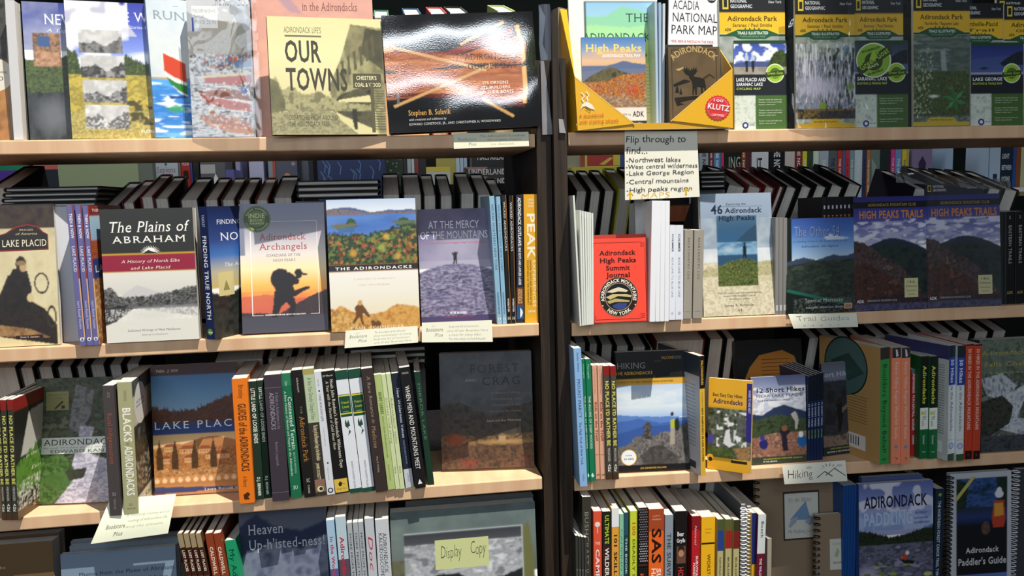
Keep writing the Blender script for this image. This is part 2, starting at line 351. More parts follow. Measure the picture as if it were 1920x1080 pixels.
def shelve(row, xl, xr, xt, yt, label, b=None, d=None, dep=.15, yawd=0, lean=0, **k):
    """a book standing spine out: xl..xr columns of the spine's foot, (xt, yt) its top-left corner"""
    A, B = row_pts(row, xl, xr, b, d); ex = (B-A); t = ex.length; ex.normalize()
    ang = -math.radians(yawd)
    if yawd: ex = Matrix.Rotation(ang, 3, 'Z') @ ex; t = t if abs(yawd) < 5 else t/math.cos(ang)
    n = Vector((-ex.y, ex.x, 0)); th = math.radians(lean); e0 = Vector((0, 0, 1))*math.cos(th)+n*math.sin(th)
    a, bb = lin2(A, ex, e0, xt, yt); h = math.hypot(a, bb); ph = math.atan2(-a, bb)      # ph>0: top leans left
    ez = (e0*math.cos(ph)-ex*math.sin(ph)).normalized(); sx = (ex*math.cos(ph)+e0*math.sin(ph)).normalized()   # along the spine's width
    nn = ez.cross(sx)                                                   # into the shelf
    up = .0004+(t*math.sin(-ph) if ph < 0 else 0)
    O = A+Vector((0, 0, up))+sx*t                                       # front cover looks along +sx
    mt = Matrix(((nn.x, -sx.x, ez.x, O.x), (nn.y, -sx.y, ez.y, O.y), (nn.z, -sx.z, ez.z, O.z), (0, 0, 0, 1)))
    return volume(mt, dep, h, t, label, grid=k.pop('grid', bool(k.get('front'))), **k)
# ------------------------------------------------------------------ the shop around the shelves
def place(o, kind=None):
    if kind: o['kind'] = kind
    return o
s = MB(); s.box((-9, -5.4, -.05), (9, 4.2, 0)); place(s.build('floor', 'darkwood'), 'structure')
M['wallpaint'] = mat('dark_green_wall_paint', .8, .2, build=wood('1c2320', '232b27', (2, 2, 2)))
s = MB(); s.box((-9, 4.1, 0), (9, 4.2, 7)); place(s.build('wall_back', 'wallpaint'), 'structure')
# two double-sided bookcases of maple shelves between espresso side panels
rotL = Matrix.Rotation(math.atan(LA), 4, 'Z')
def bookcase(side, x0, x1, label):
    base = Matrix.Translation((0, LB, 0)) @ rotL if side == 'L' else Matrix()
    e = empty('double_sided_bookcase', base); tag(e, label, 'bookcase')
    zs = [ZT[1], ZT[2], ZT[3], ZT[4], ZT[4]-.33]
    for z in zs:
        b = MB(); th = .0237; r = .0022; D_ = .30 if z == zs[0] else .205
        prof = [(0+r, z-th), (D_, z-th), (D_, z), (0+r, z), (r*.3, z-r*.3), (0, z-r), (0, z-th+r), (r*.3, z-th+r*.3)]
        n = len(prof); vs = [(x0, y, q) for y, q in prof]+[(x1, y, q) for y, q in prof]
        b.add(vs, [tuple(range(n)), tuple(range(n, 2*n))[::-1]]+[(i, i+n, (i+1) % n+n, (i+1) % n) for i in range(n)])
        child(b.build('shelf_board', 'maple'), e)
    for z in zs[1:4]:                                        # the slanted rest of the row that faces the other aisle
        b = MB(); w = .175; a = math.radians(17); y0 = .2065
        vs = []
        for x in (x0, x1): vs += [(x, y0, z-.009), (x, y0+.0035, z-.0205), (x, y0+.0035+w*math.cos(a), z-.0205+w*math.sin(a)), (x, y0+w*math.cos(a), z-.009+w*math.sin(a))]
        b.add(vs, [(0, 1, 2, 3), (7, 6, 5, 4), (0, 4, 5, 1), (1, 5, 6, 2), (2, 6, 7, 3), (3, 7, 4, 0)]); child(b.build('slanted_ledge', 'espresso'), e)
    return e
eL = bookcase('L', -1.62, .1955, 'left bookcase of pale maple shelves with dark wood side panel')
eR = bookcase('R', .2525, 1.75, 'right bookcase of pale maple shelves carrying the trail maps and hiking guides')
zp = onY(1024, 113).z
for e, xa, xb, o in ((eL, .1985, .2245, 0), (eR, .2262, .2495, 0), (eL, -1.645, -1.621, 0), (eR, 1.752, 1.777, 0)):
    b = MB(); b.box((xa, .0, 0), (xb, .42, ZT[1]-.0006)); child(b.build('side_panel', 'espresso'), e)
    b = MB(); b.box((xa, .0, ZT[1]-.0006), (xb, .055, zp)); child(b.build('panel_riser', 'espresso'), e)
M['greytape'] = mat('grey_edge_tape', .35, .4, build=wood('77767a', '8d8c90', (30, 30, 8)))
for e, q in ((eL, [(1013.5, 114), (1020, 114), (1037, 252), (1017, 253)]), (eR, [(1042, 114), (1051, 114), (1061, 250), (1049, 249)])):
    pts = [onY(x, y, -.004) for x, y in q]; mi = e.matrix_world.inverted() if e is eL else Matrix()
    b = MB(); f = [mi @ p for p in pts]; g = [p+Vector((0, .003, 0)) for p in f]
    b.add(f+g, [(0, 3, 2, 1), (4, 5, 6, 7), (0, 1, 5, 4), (1, 2, 6, 5), (2, 3, 7, 6), (3, 0, 4, 7)]); child(b.build('edge_strip', 'greytape'), e)

# ------------------------------------------------------------------ far aisle, seen between the shelves
def far_pt(x, y, Y): r = ray(x, y); return CP + r*((Y+DC)/r.y)
fe = empty('far_bookcase'); tag(fe, 'dark bookcase across the next aisle, seen through the gap under the top shelf', 'bookcase')
YF = 2.2
zf = far_pt(1500, 378, YF).z; zfL = far_pt(700, 352, YF).z
b = MB(); b.box((.62, YF-.02, zf-.04), (2.6, YF+.25, zf)); child(b.build('shelf_board', 'darkwood'), fe)
b = MB(); b.box((-2.6, YF-.02, zf-.04), (.60, YF+.25, zf)); child(b.build('shelf_board', 'darkwood'), fe)
b = MB(); b.box((-2.6, YF+.26, 0), (2.6, YF+.28, 2.0)); child(b.build('back_panel', 'darkwood'), fe)
b = MB(); b.box((.598, YF-.03, 0), (.622, YF+.26, 2.0)); child(b.build('side_panel', 'darkwood'), fe)
M['redwood'] = mat('cherry_shelf_edge', .5, .3, build=wood('5a2c18', '7d4526', (20, 8, 3)))
b = MB(); b.box((.63, YF-.05, zf-.075), (1.9, YF-.02, zf-.004)); child(b.build('shelf_edge', 'redwood'), fe)
zA = far_pt(200, 398, 1.85).z; zB = far_pt(900, 347, 1.9).z
for nm, xa, xb, z in (('low', -1.75, -.16, zA), ('tall', -.15, .52, zB)):
    e = empty('display_table'); tag(e, ('low' if nm == 'low' else 'tall')+' dark display table in the next aisle carrying '+('calendars and tall books' if nm == 'low' else 'lying books and small boxes'), 'table')
    b = MB(); b.box((xa, 1.66, z-.03), (xb, 2.14, z)); child(b.build('tabletop', 'darkwood'), e)
    for x in (xa, xb-.05):
        for y in (1.66, 2.09): b = MB(); b.box((x, y, 0), (x+.05, y+.05, z-.03)); child(b.build('leg', 'darkwood'), e)
def farbox(x0, x1, y0, y1, col, label, Y=YF, base=None, lin=None, name='paperback_book', t=.15, deco=None, lie=False):
    A = far_pt(x0, y1, Y); B = far_pt(x1, y1, Y); C = far_pt((x0+x1)/2, y0, Y)
    w = B.x-A.x; z0 = min(A.z, B.z)
    if base != 'stack': z0 = (zA if x1 < 740 else zB) if Y < 2.1 else (zf if x0 > 1200 else zfL)
    h = C.z-z0; z0 += .0004; t = min(t, .13) if Y >= 1.95 and Y < 2.1 else t
    e = empty(name, Matrix.Translation((A.x, Y, z0))); tag(e, label, 'book' if 'book' in name else name.split('_')[-1])
    m = MB(); m.box((0, 0, 0), (w, .002, h), col); m.box((0, .002, 0), (.0015, t, h), col); m.box((w-.0015, .002, 0), (w, t, h), col); cv = child(m.build('cover', 'satin'), e)
    m = MB(); m.box((.0016, .0021, .001), (w-.0016, t-.002, h-.003)); child(m.build('page_block', 'pages'), e)
    if deco:
        a = Art(w, h); deco(a)
        if a.d.n: child(a.d.build('lettering', 'satin'), cv)
    return e
zrow = 378
FB = [ # right gap: x0, x1, colour, what
 (1312,1328,'9aa6ae','pale grey'),(1330,1337,'7c3a34','dark red'),(1338,1351,'4f86b8','sky blue'),(1352,1357,'c2455a','pink-red'),(1358,1389,'1d211e','black with pale lettering'),
 (1390,1398,'8a4a24','brown with white lettering'),(1399,1408,'5b3238','maroon'),(1409,1440,'d4d9dc','white with black and red lettering'),(1442,1470,'191a1e','black'),(1471,1489,'c9c4bb','cream with a black mark'),
 (1490,1503,'8a2f38','crimson'),(1504,1512,'d9d23c','lemon yellow'),(1513,1523,'37503c','dark green'),(1524,1534,'cfe0cf','mint'),(1535,1552,'a9b8c2','grey-blue with dark marks'),(1553,1568,'5c636c','slate'),
 (1569,1578,'c23a30','scarlet'),(1579,1584,'52689a','denim blue'),(1585,1591,'d04048','bright red'),(1592,1600,'7fa0a4','teal grey'),(1601,1615,'c4d6dc','ice blue'),(1616,1623,'3c3f66','indigo'),
 (1624,1630,'c07a3c','orange-brown'),(1631,1648,'6d8078','grey-green'),(1649,1667,'24342f','blackish green'),(1669,1676,'d2468e','magenta'),(1677,1688,'6f97c8','light blue'),(1690,1698,'e0c64a','yellow and red'),(1699,1702,'b8b46a','olive')]
for i, (x0, x1, c, nm) in enumerate(FB):
    def deco(a, i=i, c=c, x0=x0):
        r = random.Random(i)
        if x0 == 1358: a.T('ING', .25, .95, .34, .5, 'b9c4b0', 's'); a.E(.35, .75, .12, 'c7cdbd'); a.E(.75, .8, .18, 'a8a860')
        elif x0 == 1409: a.T('IT', .3, .62, .36, .52, '26262a', 'b'); a.T('STEPHEN', .08, .92, .72, .88, 'a8303a', 'b')
        elif x0 == 1471: a.R(.55, .62, .85, .66, '222222')
        elif x0 == 1631: a.poly if 0 else a.G([(.1, .2), (.6, .35), (.9, .8), (.3, .9)], '8fa49b')
        elif (x1-x0) > 5: a.S('THE NOVEL '+'ABCDEFG'[i % 7]*3, .2, .85, .3, .7, 'dfe3dd' if i % 3 else '2b2b2b', 'b')
    farbox(x0, x1, 276+ (i*7) % 5 - 30*(x0 < 1500), zrow+(3 if x0 < 1340 else 0), c, f'{nm} book upright across the far aisle, '+('beside the handwritten note' if i < 3 else 'above the dark fore-edges'), deco=deco)
farbox(1709, 1745, 270, zrow+2, '8a7a9e', 'purple-grey book with a dark figure standing face out across the far aisle', deco=lambda a: a.G([(.1, 1), (.15, .7), (.35, .55), (.3, .35), (.5, .22), (.7, .35), (.65, .55), (.85, .7), (.9, 1)], '3a3048'))
farbox(1777, 1784, 262, 380, 'a9c4dc', 'thin pale blue book beyond the dark slanted books at the right')
farbox(1848, 1874, 262, 345, 'b7cbe0', 'pale blue-white books end beyond the far aisle at right', deco=lambda a: (a.R(.15,.0,.22,1,'6d90b8'), a.R(.5,.6,.8,.75,'28384c')))
farbox(1875, 1897, 262, 345, '1c3040', 'navy book with three lines of white lettering at the far right', deco=lambda a: (a.T('LIGHT', .1, .7, .25, .33, 'd8e0e4', 'b'), a.T('BETWEEN', .1, .9, .45, .53, 'd8e0e4', 'b'), a.T('OCEANS', .1, .8, .65, .73, 'd8e0e4', 'b')))
farbox(1898, 1903, 262, 345, '2f56a0', 'thin royal blue book right of the navy lettered one')
farbox(1904, 1912, 262, 340, '8f5230', 'rust brown book at the far right edge')
farbox(1913, 1930, 262, 340, 'c8cc9a', 'pale lime book at the far right edge')
m = MB(); A = far_pt(1880, 352, YF-.1); m.box((A.x, YF-.1, A.z-.02), (A.x+.2, YF-.02, A.z)); tag(m.build('white_ledge', 'note'), 'white ledge edge below the far right books', 'ledge')
# left gap
farbox(-10, 55, 280, 345, '1f8a63', 'green spiral calendar marked 2019-2020 across the far aisle', name='spiral_calendar', t=.012, deco=lambda a: (a.T('2019-2020', .1, .75, .42, .56, '12301f', 'r'), a.R(.02, .68, .8, .69, '14573a')), Y=2.0)
farbox(-20, 30, 320, 350, '5d3aa0', 'purple box lying in front of the green calendar', name='gift_box', t=.08, Y=1.9)
farbox(65, 122, 280, 340, 'd86a58', 'coral spiral calendar marked 2019-2020', name='spiral_calendar', t=.012, deco=lambda a: (a.T('2019-2020', .3, 1.1, .42, .56, '3a1713', 'r'), a.R(.2, .68, .98, .69, '8a3a30')), Y=2.0)
farbox(50, 120, 318, 362, '232c36', 'dark slate spiral calendar marked 2019-2020 in front of the coral one', name='spiral_calendar', t=.012, deco=lambda a: (a.R(.15, .62, .98, .64, '66707c'), a.T('2019-2020', .22, .97, .7, .86, '7b858f', 'r')), Y=1.85)
m = MB(); A = far_pt(113, 370, 1.75); B = far_pt(262, 370, 1.75); C = far_pt(180, 276, 1.75)
m.box((A.x, 1.75, zA+.0004), (B.x, 1.78, C.z), 'a9b58c'); m.box((B.x, 1.76, zA+.0004), (B.x+.05, 1.80, C.z), '7b8276'); tag(m.build('display_end_panel', 'matte'), 'pale sage green end panel of a display in the next aisle', 'panel')
farbox(273, 292, 280, 350, '23241f', 'black book with yellow dot beside a white one in the far aisle', deco=lambda a: (a.T('ILITY', -.1, .95, .3, .44, 'd5d3c4', 'b'), a.E(.62, .62, .26, 'c9c34a')))
farbox(293, 336, 276, 350, 'c3d2d6', 'white book with thin red lettering across the far aisle', deco=lambda a: (a.T('Sapiens', .08, .88, .44, .56, 'a4606a', 's'), a.T('A brief', .3, .75, .72, .8, '8a9a9e', 's'), a.E(.48, .38, .06, '4a6a66')))
farbox(337, 341, 280, 350, '8a7468', 'thin brown book beside the red one in the far aisle')
farbox(342, 358, 280, 345, 'b9342e', 'red book with a dark square label across the far aisle', deco=lambda a: (a.T('MOON', .1, .9, .3, .38, 'e6c8c0', 'b'), a.R(.2, .5, .8, .7, '3a1816')))
farbox(359, 362, 280, 345, '4450a0', 'thin blue book right of the red one in the far aisle')
farbox(363, 374, 280, 340, '1c1d22', 'thin black book in the far aisle near the white arrow')
farbox(378, 424, 280, 350, '565456', 'grey book with white tree shape across the far aisle', deco=lambda a: (a.G([(.3, .95), (.45, .6), (.38, .62), (.6, .4), (.85, .62), (.75, .62), (.8, .95)], 'e6e4e0'), a.R(0, .25, .6, .4, 'b5b3ae'), a.G([(.1, .9), (.35, .5), (.42, .55), (.2, .95)], 'b0463c')), Y=2.0)
farbox(425, 440, 318, 352, '54549a', 'violet-blue book tipped behind the grey fore-edges', Y=1.9)
farbox(444, 452, 276, 350, 'a7a6cc', 'narrow lilac strip of a book in the far aisle')
farbox(468, 495, 276, 330, 'b5b6d0', 'pale lavender book end in the far aisle')
farbox(505, 518, 276, 350, '7f8e98', 'grey book left of the planet cover in the far aisle', deco=lambda a: a.R(.6, 0, 1, 1, 'b4432e'))
farbox(519, 558, 272, 330, '4b4f60', 'dark blue-grey book with orange planets across the far aisle', deco=lambda a: (a.E(.5, .5, .16, 'd98a6a'), a.E(.82, .3, .09, '9a8fa0'), a.E(.88, .75, .05, 'd4506a'), a.R(.36, .48, .64, .52, 'b8654c'), a.R(.37, .56, .63, .58, 'b8654c')), Y=2.0)
farbox(559, 580, 276, 345, '5f646e', 'slate book right of the planet cover in the far aisle')
farbox(597, 723, 262, 350, '1b3262', 'large deep blue book with pale veins across the far aisle', Y=1.8, deco=lambda a: [a.G([(u, v), (u+.05, v+.08), (u+.03, v+.2), (u+.045, v+.2), (u+.065, v+.08), (u+.015, v)], '5d7fb0') for u, v in [(random.random()*.9, .25+random.random()*.5) for _ in range(16)]])
farbox(725, 757, 276, 340, '28352a', 'dark green leafy book beside the blue one in the far aisle', deco=lambda a: [a.G([(u, v), (u+.12, v+.03), (u+.02, v+.06)], '6f8a5a') for u, v in [(random.random()*.8, .2+random.random()*.6) for _ in range(10)]])
for x0, x1, c, nm in ((758,764,'2b2e30','thin black'),(765,772,'a6b0b2','grey'),(773,778,'c0c6c4','pale grey'),(779,786,'7c3430','brick red'),(787,800,'1b1b1e','black')): farbox(x0, x1, 276, 345, c, nm+' book in the far aisle between the leafy cover and the yellow book')
farbox(818, 855, 276, 308, 'a69a4a', 'olive yellow book standing in the far aisle', deco=lambda a: a.T('BOOKS', .1, .7, .6, .75, 'd5cc8a', 's'))
farbox(800, 845, 313, 346, 'c4c6c0', 'white paper stack with a yellow cover on top in the far aisle', Y=1.9, deco=lambda a: a.R(0, 0, 1, .25, 'd6c44a'), name='paper_stack')
for x0, x1, c in ((855, 862, 'afc0cc'), (863, 869, 'a8bccb'), (870, 876, '9db4c6')): farbox(x0, x1, 276, 318, c, {855: 'first', 863: 'second', 870: 'third'}[x0]+' of three slim pale blue books with red feet in the far aisle', deco=lambda a: a.R(0, .72, 1, 1, 'b03a3c'))
farbox(885, 958, 281, 312.5, '24262a', 'black book lying on top of the stack in the far aisle with white capitals', Y=1.9, base='stack', deco=lambda a: a.T('MACFARLANE', .14, .95, .28, .58, 'c9ccc8', 'b'))
for i, (y0, y1) in enumerate(((313, 330), (331, 346.5))): farbox(872, 958, y0, y1, '3a3532', ('upper' if i == 0 else 'lower')+' of two lying books with large capitals on mottled spines, far aisle', Y=1.9, base='stack', deco=lambda a: (a.G([(0,0),(.5,0),(.4,.4),(.1,.3)],'9a7a72'), a.G([(.8,.2),(1,0),(1,.6),(.9,.8)],'6a6260'), a.T('UNDERLAND', .08, .9, .25, .8, 'cfcfca', 'b')))
farbox(1060, 1095, 290, 312, '8a8e72', 'grey-green box under the red and yellow one in the far aisle', Y=1.9, name='small_box')
farbox(1072, 1163, 313, 322, 'c8bc4a', 'yellow box below the red boxed game in the far aisle', Y=1.8, name='small_box')
farbox(1097, 1163, 288, 312.5, 'b5443c', 'red and yellow pictured box in the far aisle beside the hanging note', Y=1.8, base='stack', name='pictured_box', deco=lambda a: (a.R(0, 0, .06, 1, 'd6cc50'), a.R(.8, .1, 1, .9, 'd8c850'), a.G([(.4, .8), (.7, .3), (.8, .35), (.55, .85)], 'dfc65a'), a.R(0, .93, 1, 1, 'e0d060')))
farbox(1164, 1170, 290, 320, '37508c', 'thin blue book behind the hanging handwritten note')
# ------------------------------------------------------------------ rear rows: hardbacks facing the other aisle, fore-edges towards us, tipped up at 17 degrees
A17 = math.radians(17)
ORD = 'first second third fourth fifth sixth seventh eighth ninth tenth eleventh twelfth thirteenth fourteenth'.split()
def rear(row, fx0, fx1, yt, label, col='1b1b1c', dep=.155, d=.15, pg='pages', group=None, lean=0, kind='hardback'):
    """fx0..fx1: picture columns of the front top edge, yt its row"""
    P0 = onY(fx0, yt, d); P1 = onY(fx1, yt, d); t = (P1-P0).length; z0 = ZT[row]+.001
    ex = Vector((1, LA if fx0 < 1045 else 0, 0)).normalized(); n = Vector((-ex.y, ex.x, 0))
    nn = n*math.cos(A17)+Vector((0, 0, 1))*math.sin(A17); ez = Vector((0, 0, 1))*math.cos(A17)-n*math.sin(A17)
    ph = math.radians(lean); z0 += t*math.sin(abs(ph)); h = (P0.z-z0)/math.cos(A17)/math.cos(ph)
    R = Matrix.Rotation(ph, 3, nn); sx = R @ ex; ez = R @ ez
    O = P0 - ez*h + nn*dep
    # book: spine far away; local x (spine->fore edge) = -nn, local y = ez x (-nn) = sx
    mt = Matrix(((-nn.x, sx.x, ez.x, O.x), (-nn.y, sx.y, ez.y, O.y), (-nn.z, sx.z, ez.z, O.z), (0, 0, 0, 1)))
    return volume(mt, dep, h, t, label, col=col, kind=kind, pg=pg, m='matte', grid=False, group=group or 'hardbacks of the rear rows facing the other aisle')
def lying(row, x0, x1, y0, y1, n, where, d=.15, dep=.2, col='17181b'):
    """a pile of n thin books with their foot edges to us"""
    for i in range(n):
        ya = y0+(y1-y0)*i/n; yb = y0+(y1-y0)*(i+1)/n-1
        P0 = onY(x0+i*2*(-1 if x0 < 100 else .3), yb, d-.01*i); P1 = onY(x1+i*(-2 if x0 < 100 else 0), yb, d-.01*i); T = onY(x0, ya, d-.01*i)
        t = max(.006, T.z-onY(x0, yb, d-.01*i).z); w = (P1-P0).length
        # cover up, spine at the left
        ex = Vector((1, LA if x0 < 1045 else 0, 0)).normalized(); n_ = Vector((-ex.y, ex.x, 0)); up = Vector((0, 0, 1))
        zax = n_; yax = -up; xax = yax.cross(zax)
        O = P0+up*t if xax.dot(ex) > 0 else P1+up*t
        mt = Matrix(((xax.x, yax.x, zax.x, O.x), (xax.y, yax.y, zax.y, O.y), (xax.z, yax.z, zax.z, O.z), (0, 0, 0, 1)))
        volume(mt, w, dep, t, f'{["topmost","second","third","fourth","fifth"][i]} thin black hardback of the pile lying {where}', col=col, kind='hardback', m='matte', grid=False)
    # the block the pile rests on
    P0 = onY(x0-4, y1, d+.005); P1 = onY(x1-3, y1, d+.005); ex = Vector((1, LA if x0 < 1045 else 0, 0)).normalized(); n_ = Vector((-ex.y, ex.x, 0))
    h = min(P0.z, P1.z)-ZT[row]-.002; w = (P1-P0).length; B = P0.copy(); B.z = ZT[row]+.001
    mt = Matrix(((ex.x, n_.x, 0, B.x), (ex.y, n_.y, 0, B.y), (0, 0, 1, B.z), (0, 0, 0, 1)))
    volume(mt, w, h, .05, f'large grey-covered hardback upright under the pile {where}', col='6e7073', kind='hardback', m='matte', grid=False)
GREY = 'fore-edged hardback of the rear row, '
l2 = [(196,224,384,'33352f','dark olive',-8),(228,252,380,'5a2226','maroon',-8),(262,287,368,'6b1e26','dark red',-4),(288,316,372,'3b342b','brown',-6),(336,371,374,'161718','black',-5),(382,409,374,'4a1d18','black and red',-3),
      (414,440,374,'5b4a3c','taupe',-2),(445,470,374,'3a2a22','brown-black',-2),(478,503,374,'7a3320','rust-edged black',-2),(511,548,370,'161616','thick black',0),
      (716,750,364,'151515','thick black',0),(755,791,364,'18181a','thick black',0),(793,818,366,'121214','black',2),(824,849,366,'14161c','navy-black',3),(862,890,362,'2b2c20','black with lime edge',5),(894,921,364,'121212','black',6),(926,948,374,'222224','black',6)]
for i, (a, b_, y, c, nm, ln) in enumerate(l2):
    rear(2, a, b_, y, f'{nm} {GREY}'+(['behind the red-topped black history', 'right of the olive one', 'behind the navy spine', 'behind the navy spine, brown boards', 'left of the book with green seal', 'above the green seal, left side', 'above the green seal', 'just right of the green seal', 'above the sunset cover', 'left of the lying black pile', 'right of the lying black pile', 'second right of the lying pile', 'behind the violet cover, leftmost', 'behind the violet cover, second', 'behind the violet cover, wide', 'behind the violet cover, rightmost', 'behind the pale blue spines'][i]), col=c, lean=0)
lying(2, 556, 712, 339, 373, 3, 'behind the lake cover on the second shelf')
lying(2, 8, 186, 352, 392, 4, 'behind the sepia racing car cover', d=.13)
rear(2, -20, 22, 352, 'thick grey-edged hardback of the rear row at the far left', col='1c1c1e', lean=0)
r2 = [(1080,1102,357,'17181a','black',7),(1107,1128,357,'15161a','black',7),(1133,1154,356,'1a1c1c','black',7),(1161,1186,352,'b4b83c','lime-edged black',7),(1190,1215,350,'16161a','black',8),(1220,1250,350,'16171b','black',8),
      (1366,1401,344,'16161a','wide black',8),(1404,1430,347,'7a2a2a','red-edged',9),(1435,1455,348,'6b2222','tan and red-edged',9),(1461,1472,348,'4a2022','slim maroon',9),(1475,1497,348,'121415','black',9),(1503,1525,347,'141616','black',9),(1531,1553,346,'121414','black',9),(1559,1584,345,'101212','black',9),(1591,1618,342,'0f1112','wide black',9),
      (1715,1742,352,'20202c','navy-black',9),(1768,1792,346,'4c4c4c','grey',10),(1796,1818,350,'2a2a2a','dark grey',10),(1822,1850,350,'1c1c1c','black',10),(1854,1880,352,'323232','charcoal',10),(1884,1912,354,'181818','black',10)]
wh2 = ['leftmost, beside the side panel','second from the side panel','third from the side panel','behind the hanging note, left','behind the hanging note, middle','behind the hanging note, right','left above the mountain hiker cover','above the mountain hiker cover','above the hiker cover, right part','slimmest, right of the mountain hiker cover','first of four right of the hiker cover','second of four right of the hiker cover','third of four, above the grey spines','fourth of four, above the blue lake cover','rightmost before the gap','behind the plastic bag, left','behind the plastic bag, grey boards','behind the plastic bag, middle','behind the plastic bag, right of middle','above the black twin spines, left','above the black twin spines, right']
for i, (a, b_, y, c, nm, ln) in enumerate(r2): rear(2, a, b_, y, f'{nm} {GREY}{wh2[i]}', col=c, lean=(4 if i < 6 else 13 if i < 15 else 7))
lying(2, 1313, 1362, 320, 354, 4, 'between the note and the hiker cover', d=.15)
# third shelf rear row
n = 0
for a, b_, y in ((-20,30,690),(34,62,690),(68,98,688),(104,134,688),(140,160,686),(166,196,684),(202,228,684),(234,262,682),(500,520,672),(526,548,670),(554,572,670),(578,598,668),(604,622,668),(628,648,667)):
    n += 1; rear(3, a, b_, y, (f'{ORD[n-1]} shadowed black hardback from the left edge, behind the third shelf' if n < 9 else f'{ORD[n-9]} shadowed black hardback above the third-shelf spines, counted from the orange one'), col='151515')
lying(3, 655, 800, 655, 690, 3, 'above the green spines on the third shelf', d=.15)
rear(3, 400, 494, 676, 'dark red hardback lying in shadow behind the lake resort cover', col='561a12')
n = 0
for a, b_ in ((1078,1100),(1104,1122),(1127,1150),(1155,1180),(1185,1212),(1218,1226)):
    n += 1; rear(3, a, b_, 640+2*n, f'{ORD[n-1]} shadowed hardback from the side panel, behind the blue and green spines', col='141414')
n = 0
for a, b_ in ((1330,1358),(1362,1380),(1516,1538),(1544,1566),(1572,1594),(1600,1618),(1640,1664),(1668,1690),(1700,1724),(1730,1756),(1762,1790),(1796,1822),(1828,1856),(1862,1890)):
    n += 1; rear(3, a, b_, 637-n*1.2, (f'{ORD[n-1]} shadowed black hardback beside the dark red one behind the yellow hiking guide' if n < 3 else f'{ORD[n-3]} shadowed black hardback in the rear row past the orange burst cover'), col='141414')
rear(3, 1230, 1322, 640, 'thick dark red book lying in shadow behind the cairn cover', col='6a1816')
for i, (a, b_) in enumerate(((1110,1130),(1136,1160),(1166,1190),(1196,1220),(1226,1250),(1256,1282),(1290,1316),(1322,1350))):
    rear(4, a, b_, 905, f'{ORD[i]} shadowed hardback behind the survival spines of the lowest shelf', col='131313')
# ------------------------------------------------------------------ second shelf, left bookcase
def a_racer(a):
    a.grad(0, 1, ['8e7f60', 'cfc39c', 'd8cda6', 'e0cd94']); a.mott(a.all(), ['b9ab86', 'd8cca4', 'c6b992'], .04, k=.5)
    a.fill('2a1c16', 0, 0, 1, .17); a.mott(a.box(0, 0, 1, .17), ['1d1512', '4a3a2c'], .1, k=.6)
    a.mott(a.poly([(.42,.62),(.5,.5),(.58,.48),(.66,.56),(.72,.68),(.86,.74),(.98,.86),(.98,1),(.4,.93),(.3,.85),(.35,.7)]), ['14100e', '2c221c', '1a1512'], .2)
    a.mott(a.poly([(0,.82),(.35,.84),(.7,.88),(.92,.95),(.5,.93),(0,.9)]), ['6b4a2e', 'a27e52'], .15)
    a.mott(a.poly([(.5,.52),(.56,.45),(.7,.47),(.74,.6),(.7,.72),(.5,.78),(.42,.7)]), ['16120f', '241c18'], .2)
    a.mix(a.ell(.64, .42, .055, .055), '2a201a'); a.mix(a.ell(.66, .44, .035, .035), 'b59a72'); a.mix(a.ell(.64, .415, .05, .018), '8b7452')
    a.mix(a.ell(.84, .56, .075, .075)-a.ell(.84, .56, .06, .062), '1d1713'); a.mix(a.ell(.72, .66, .035, .03), 'cdb88c')
    a.mix(a.ell(.93, .8, .05, .08)-a.ell(.93, .8, .035, .06), '3a2e24')
    a.G([(.42,.215),(.5,.2),(.6,.155),(.72,.14),(.83,.155),(.88,.195),(.93,.215),(.93,.325),(.42,.33)], '7c1a14'); a.G([(.43,.22),(.51,.205),(.61,.165),(.72,.15),(.82,.165),(.87,.2),(.92,.22),(.92,.316),(.43,.32)], '1c1512')
    a.T('LAKE PLACID', .46, .91, .25, .297, 'e9dfc4', 's'); a.T('IMAGES', .64, .78, .175, .187, 'c9b998', 's'); a.T('of America', .6, .82, .2, .216, 'c9b998', 'i')
    a.R(.55, .925, .83, .95, '2a1512'); a.T('Dean S. Sanders', .6, .79, .93, .943, 'd9c9a8', 's')
face(2, -72, 113, 386, 'sepia cover with goggled racing driver in an old car, far left of the second shelf', d=.8, lean=5, t=.010, col='dcd5bd', front=a_racer)
shelve(2, 120, 150, 97, 388, 'plain pale grey book between the racing driver cover and three violet spines', d=3.2, dep=.10, col='c9cbd0', yawd=-22)
def a_then(a):
    a.fill('8f8fb4'); a.fill('8c2f2c', 0, 0, 1, .07); a.grad(.07, .3, ['b9d8ee', '8fc0e6']); a.mott(a.box(0, .25, 1, .38), ['a8432a', 'c46a3a', '6a3a26'], .3); a.fill('2f3f7c', 0, .38, 1, .53)
    a.mott(a.box(0, .53, 1, 1), ['e6c494', 'b07a4a', '7a4a2c', 'd8ac74'], .15)
    a.T('THEN', .08, .3, .025, .045, 'f0e4d8', 'b'); a.T('&', .32, .36, .02, .05, 'c7a070', 'i'); a.T('NOW', .4, .6, .025, .045, 'f0e4d8', 'b'); a.T('LAKE PLACID', .05, 1.3, .43, .48, 'f2f0ea', 's')
def s_then(a):
    a.R(0, .53, 1, 1, '4d4a8a') if 0 else None
    a.R(.82, .0, 1, .52, '8c2f2c'); a.R(.82, .52, 1, .95, 'e0b070'); a.S('THEN & NOW', .06, .235, .3, .72, 'eceaf2', 'b'); a.S('LAKE PLACID', .29, .47, .25, .7, 'f2f0f6', 's'); a.S('Laura Russell Viscome', .68, .88, .3, .66, 'dcdaf0', 's'); a.E(.5, .955, .34, 'f2f2f6', 12); a.G([(.3,.965),(.5,.94),(.7,.965)], '4a4a80')
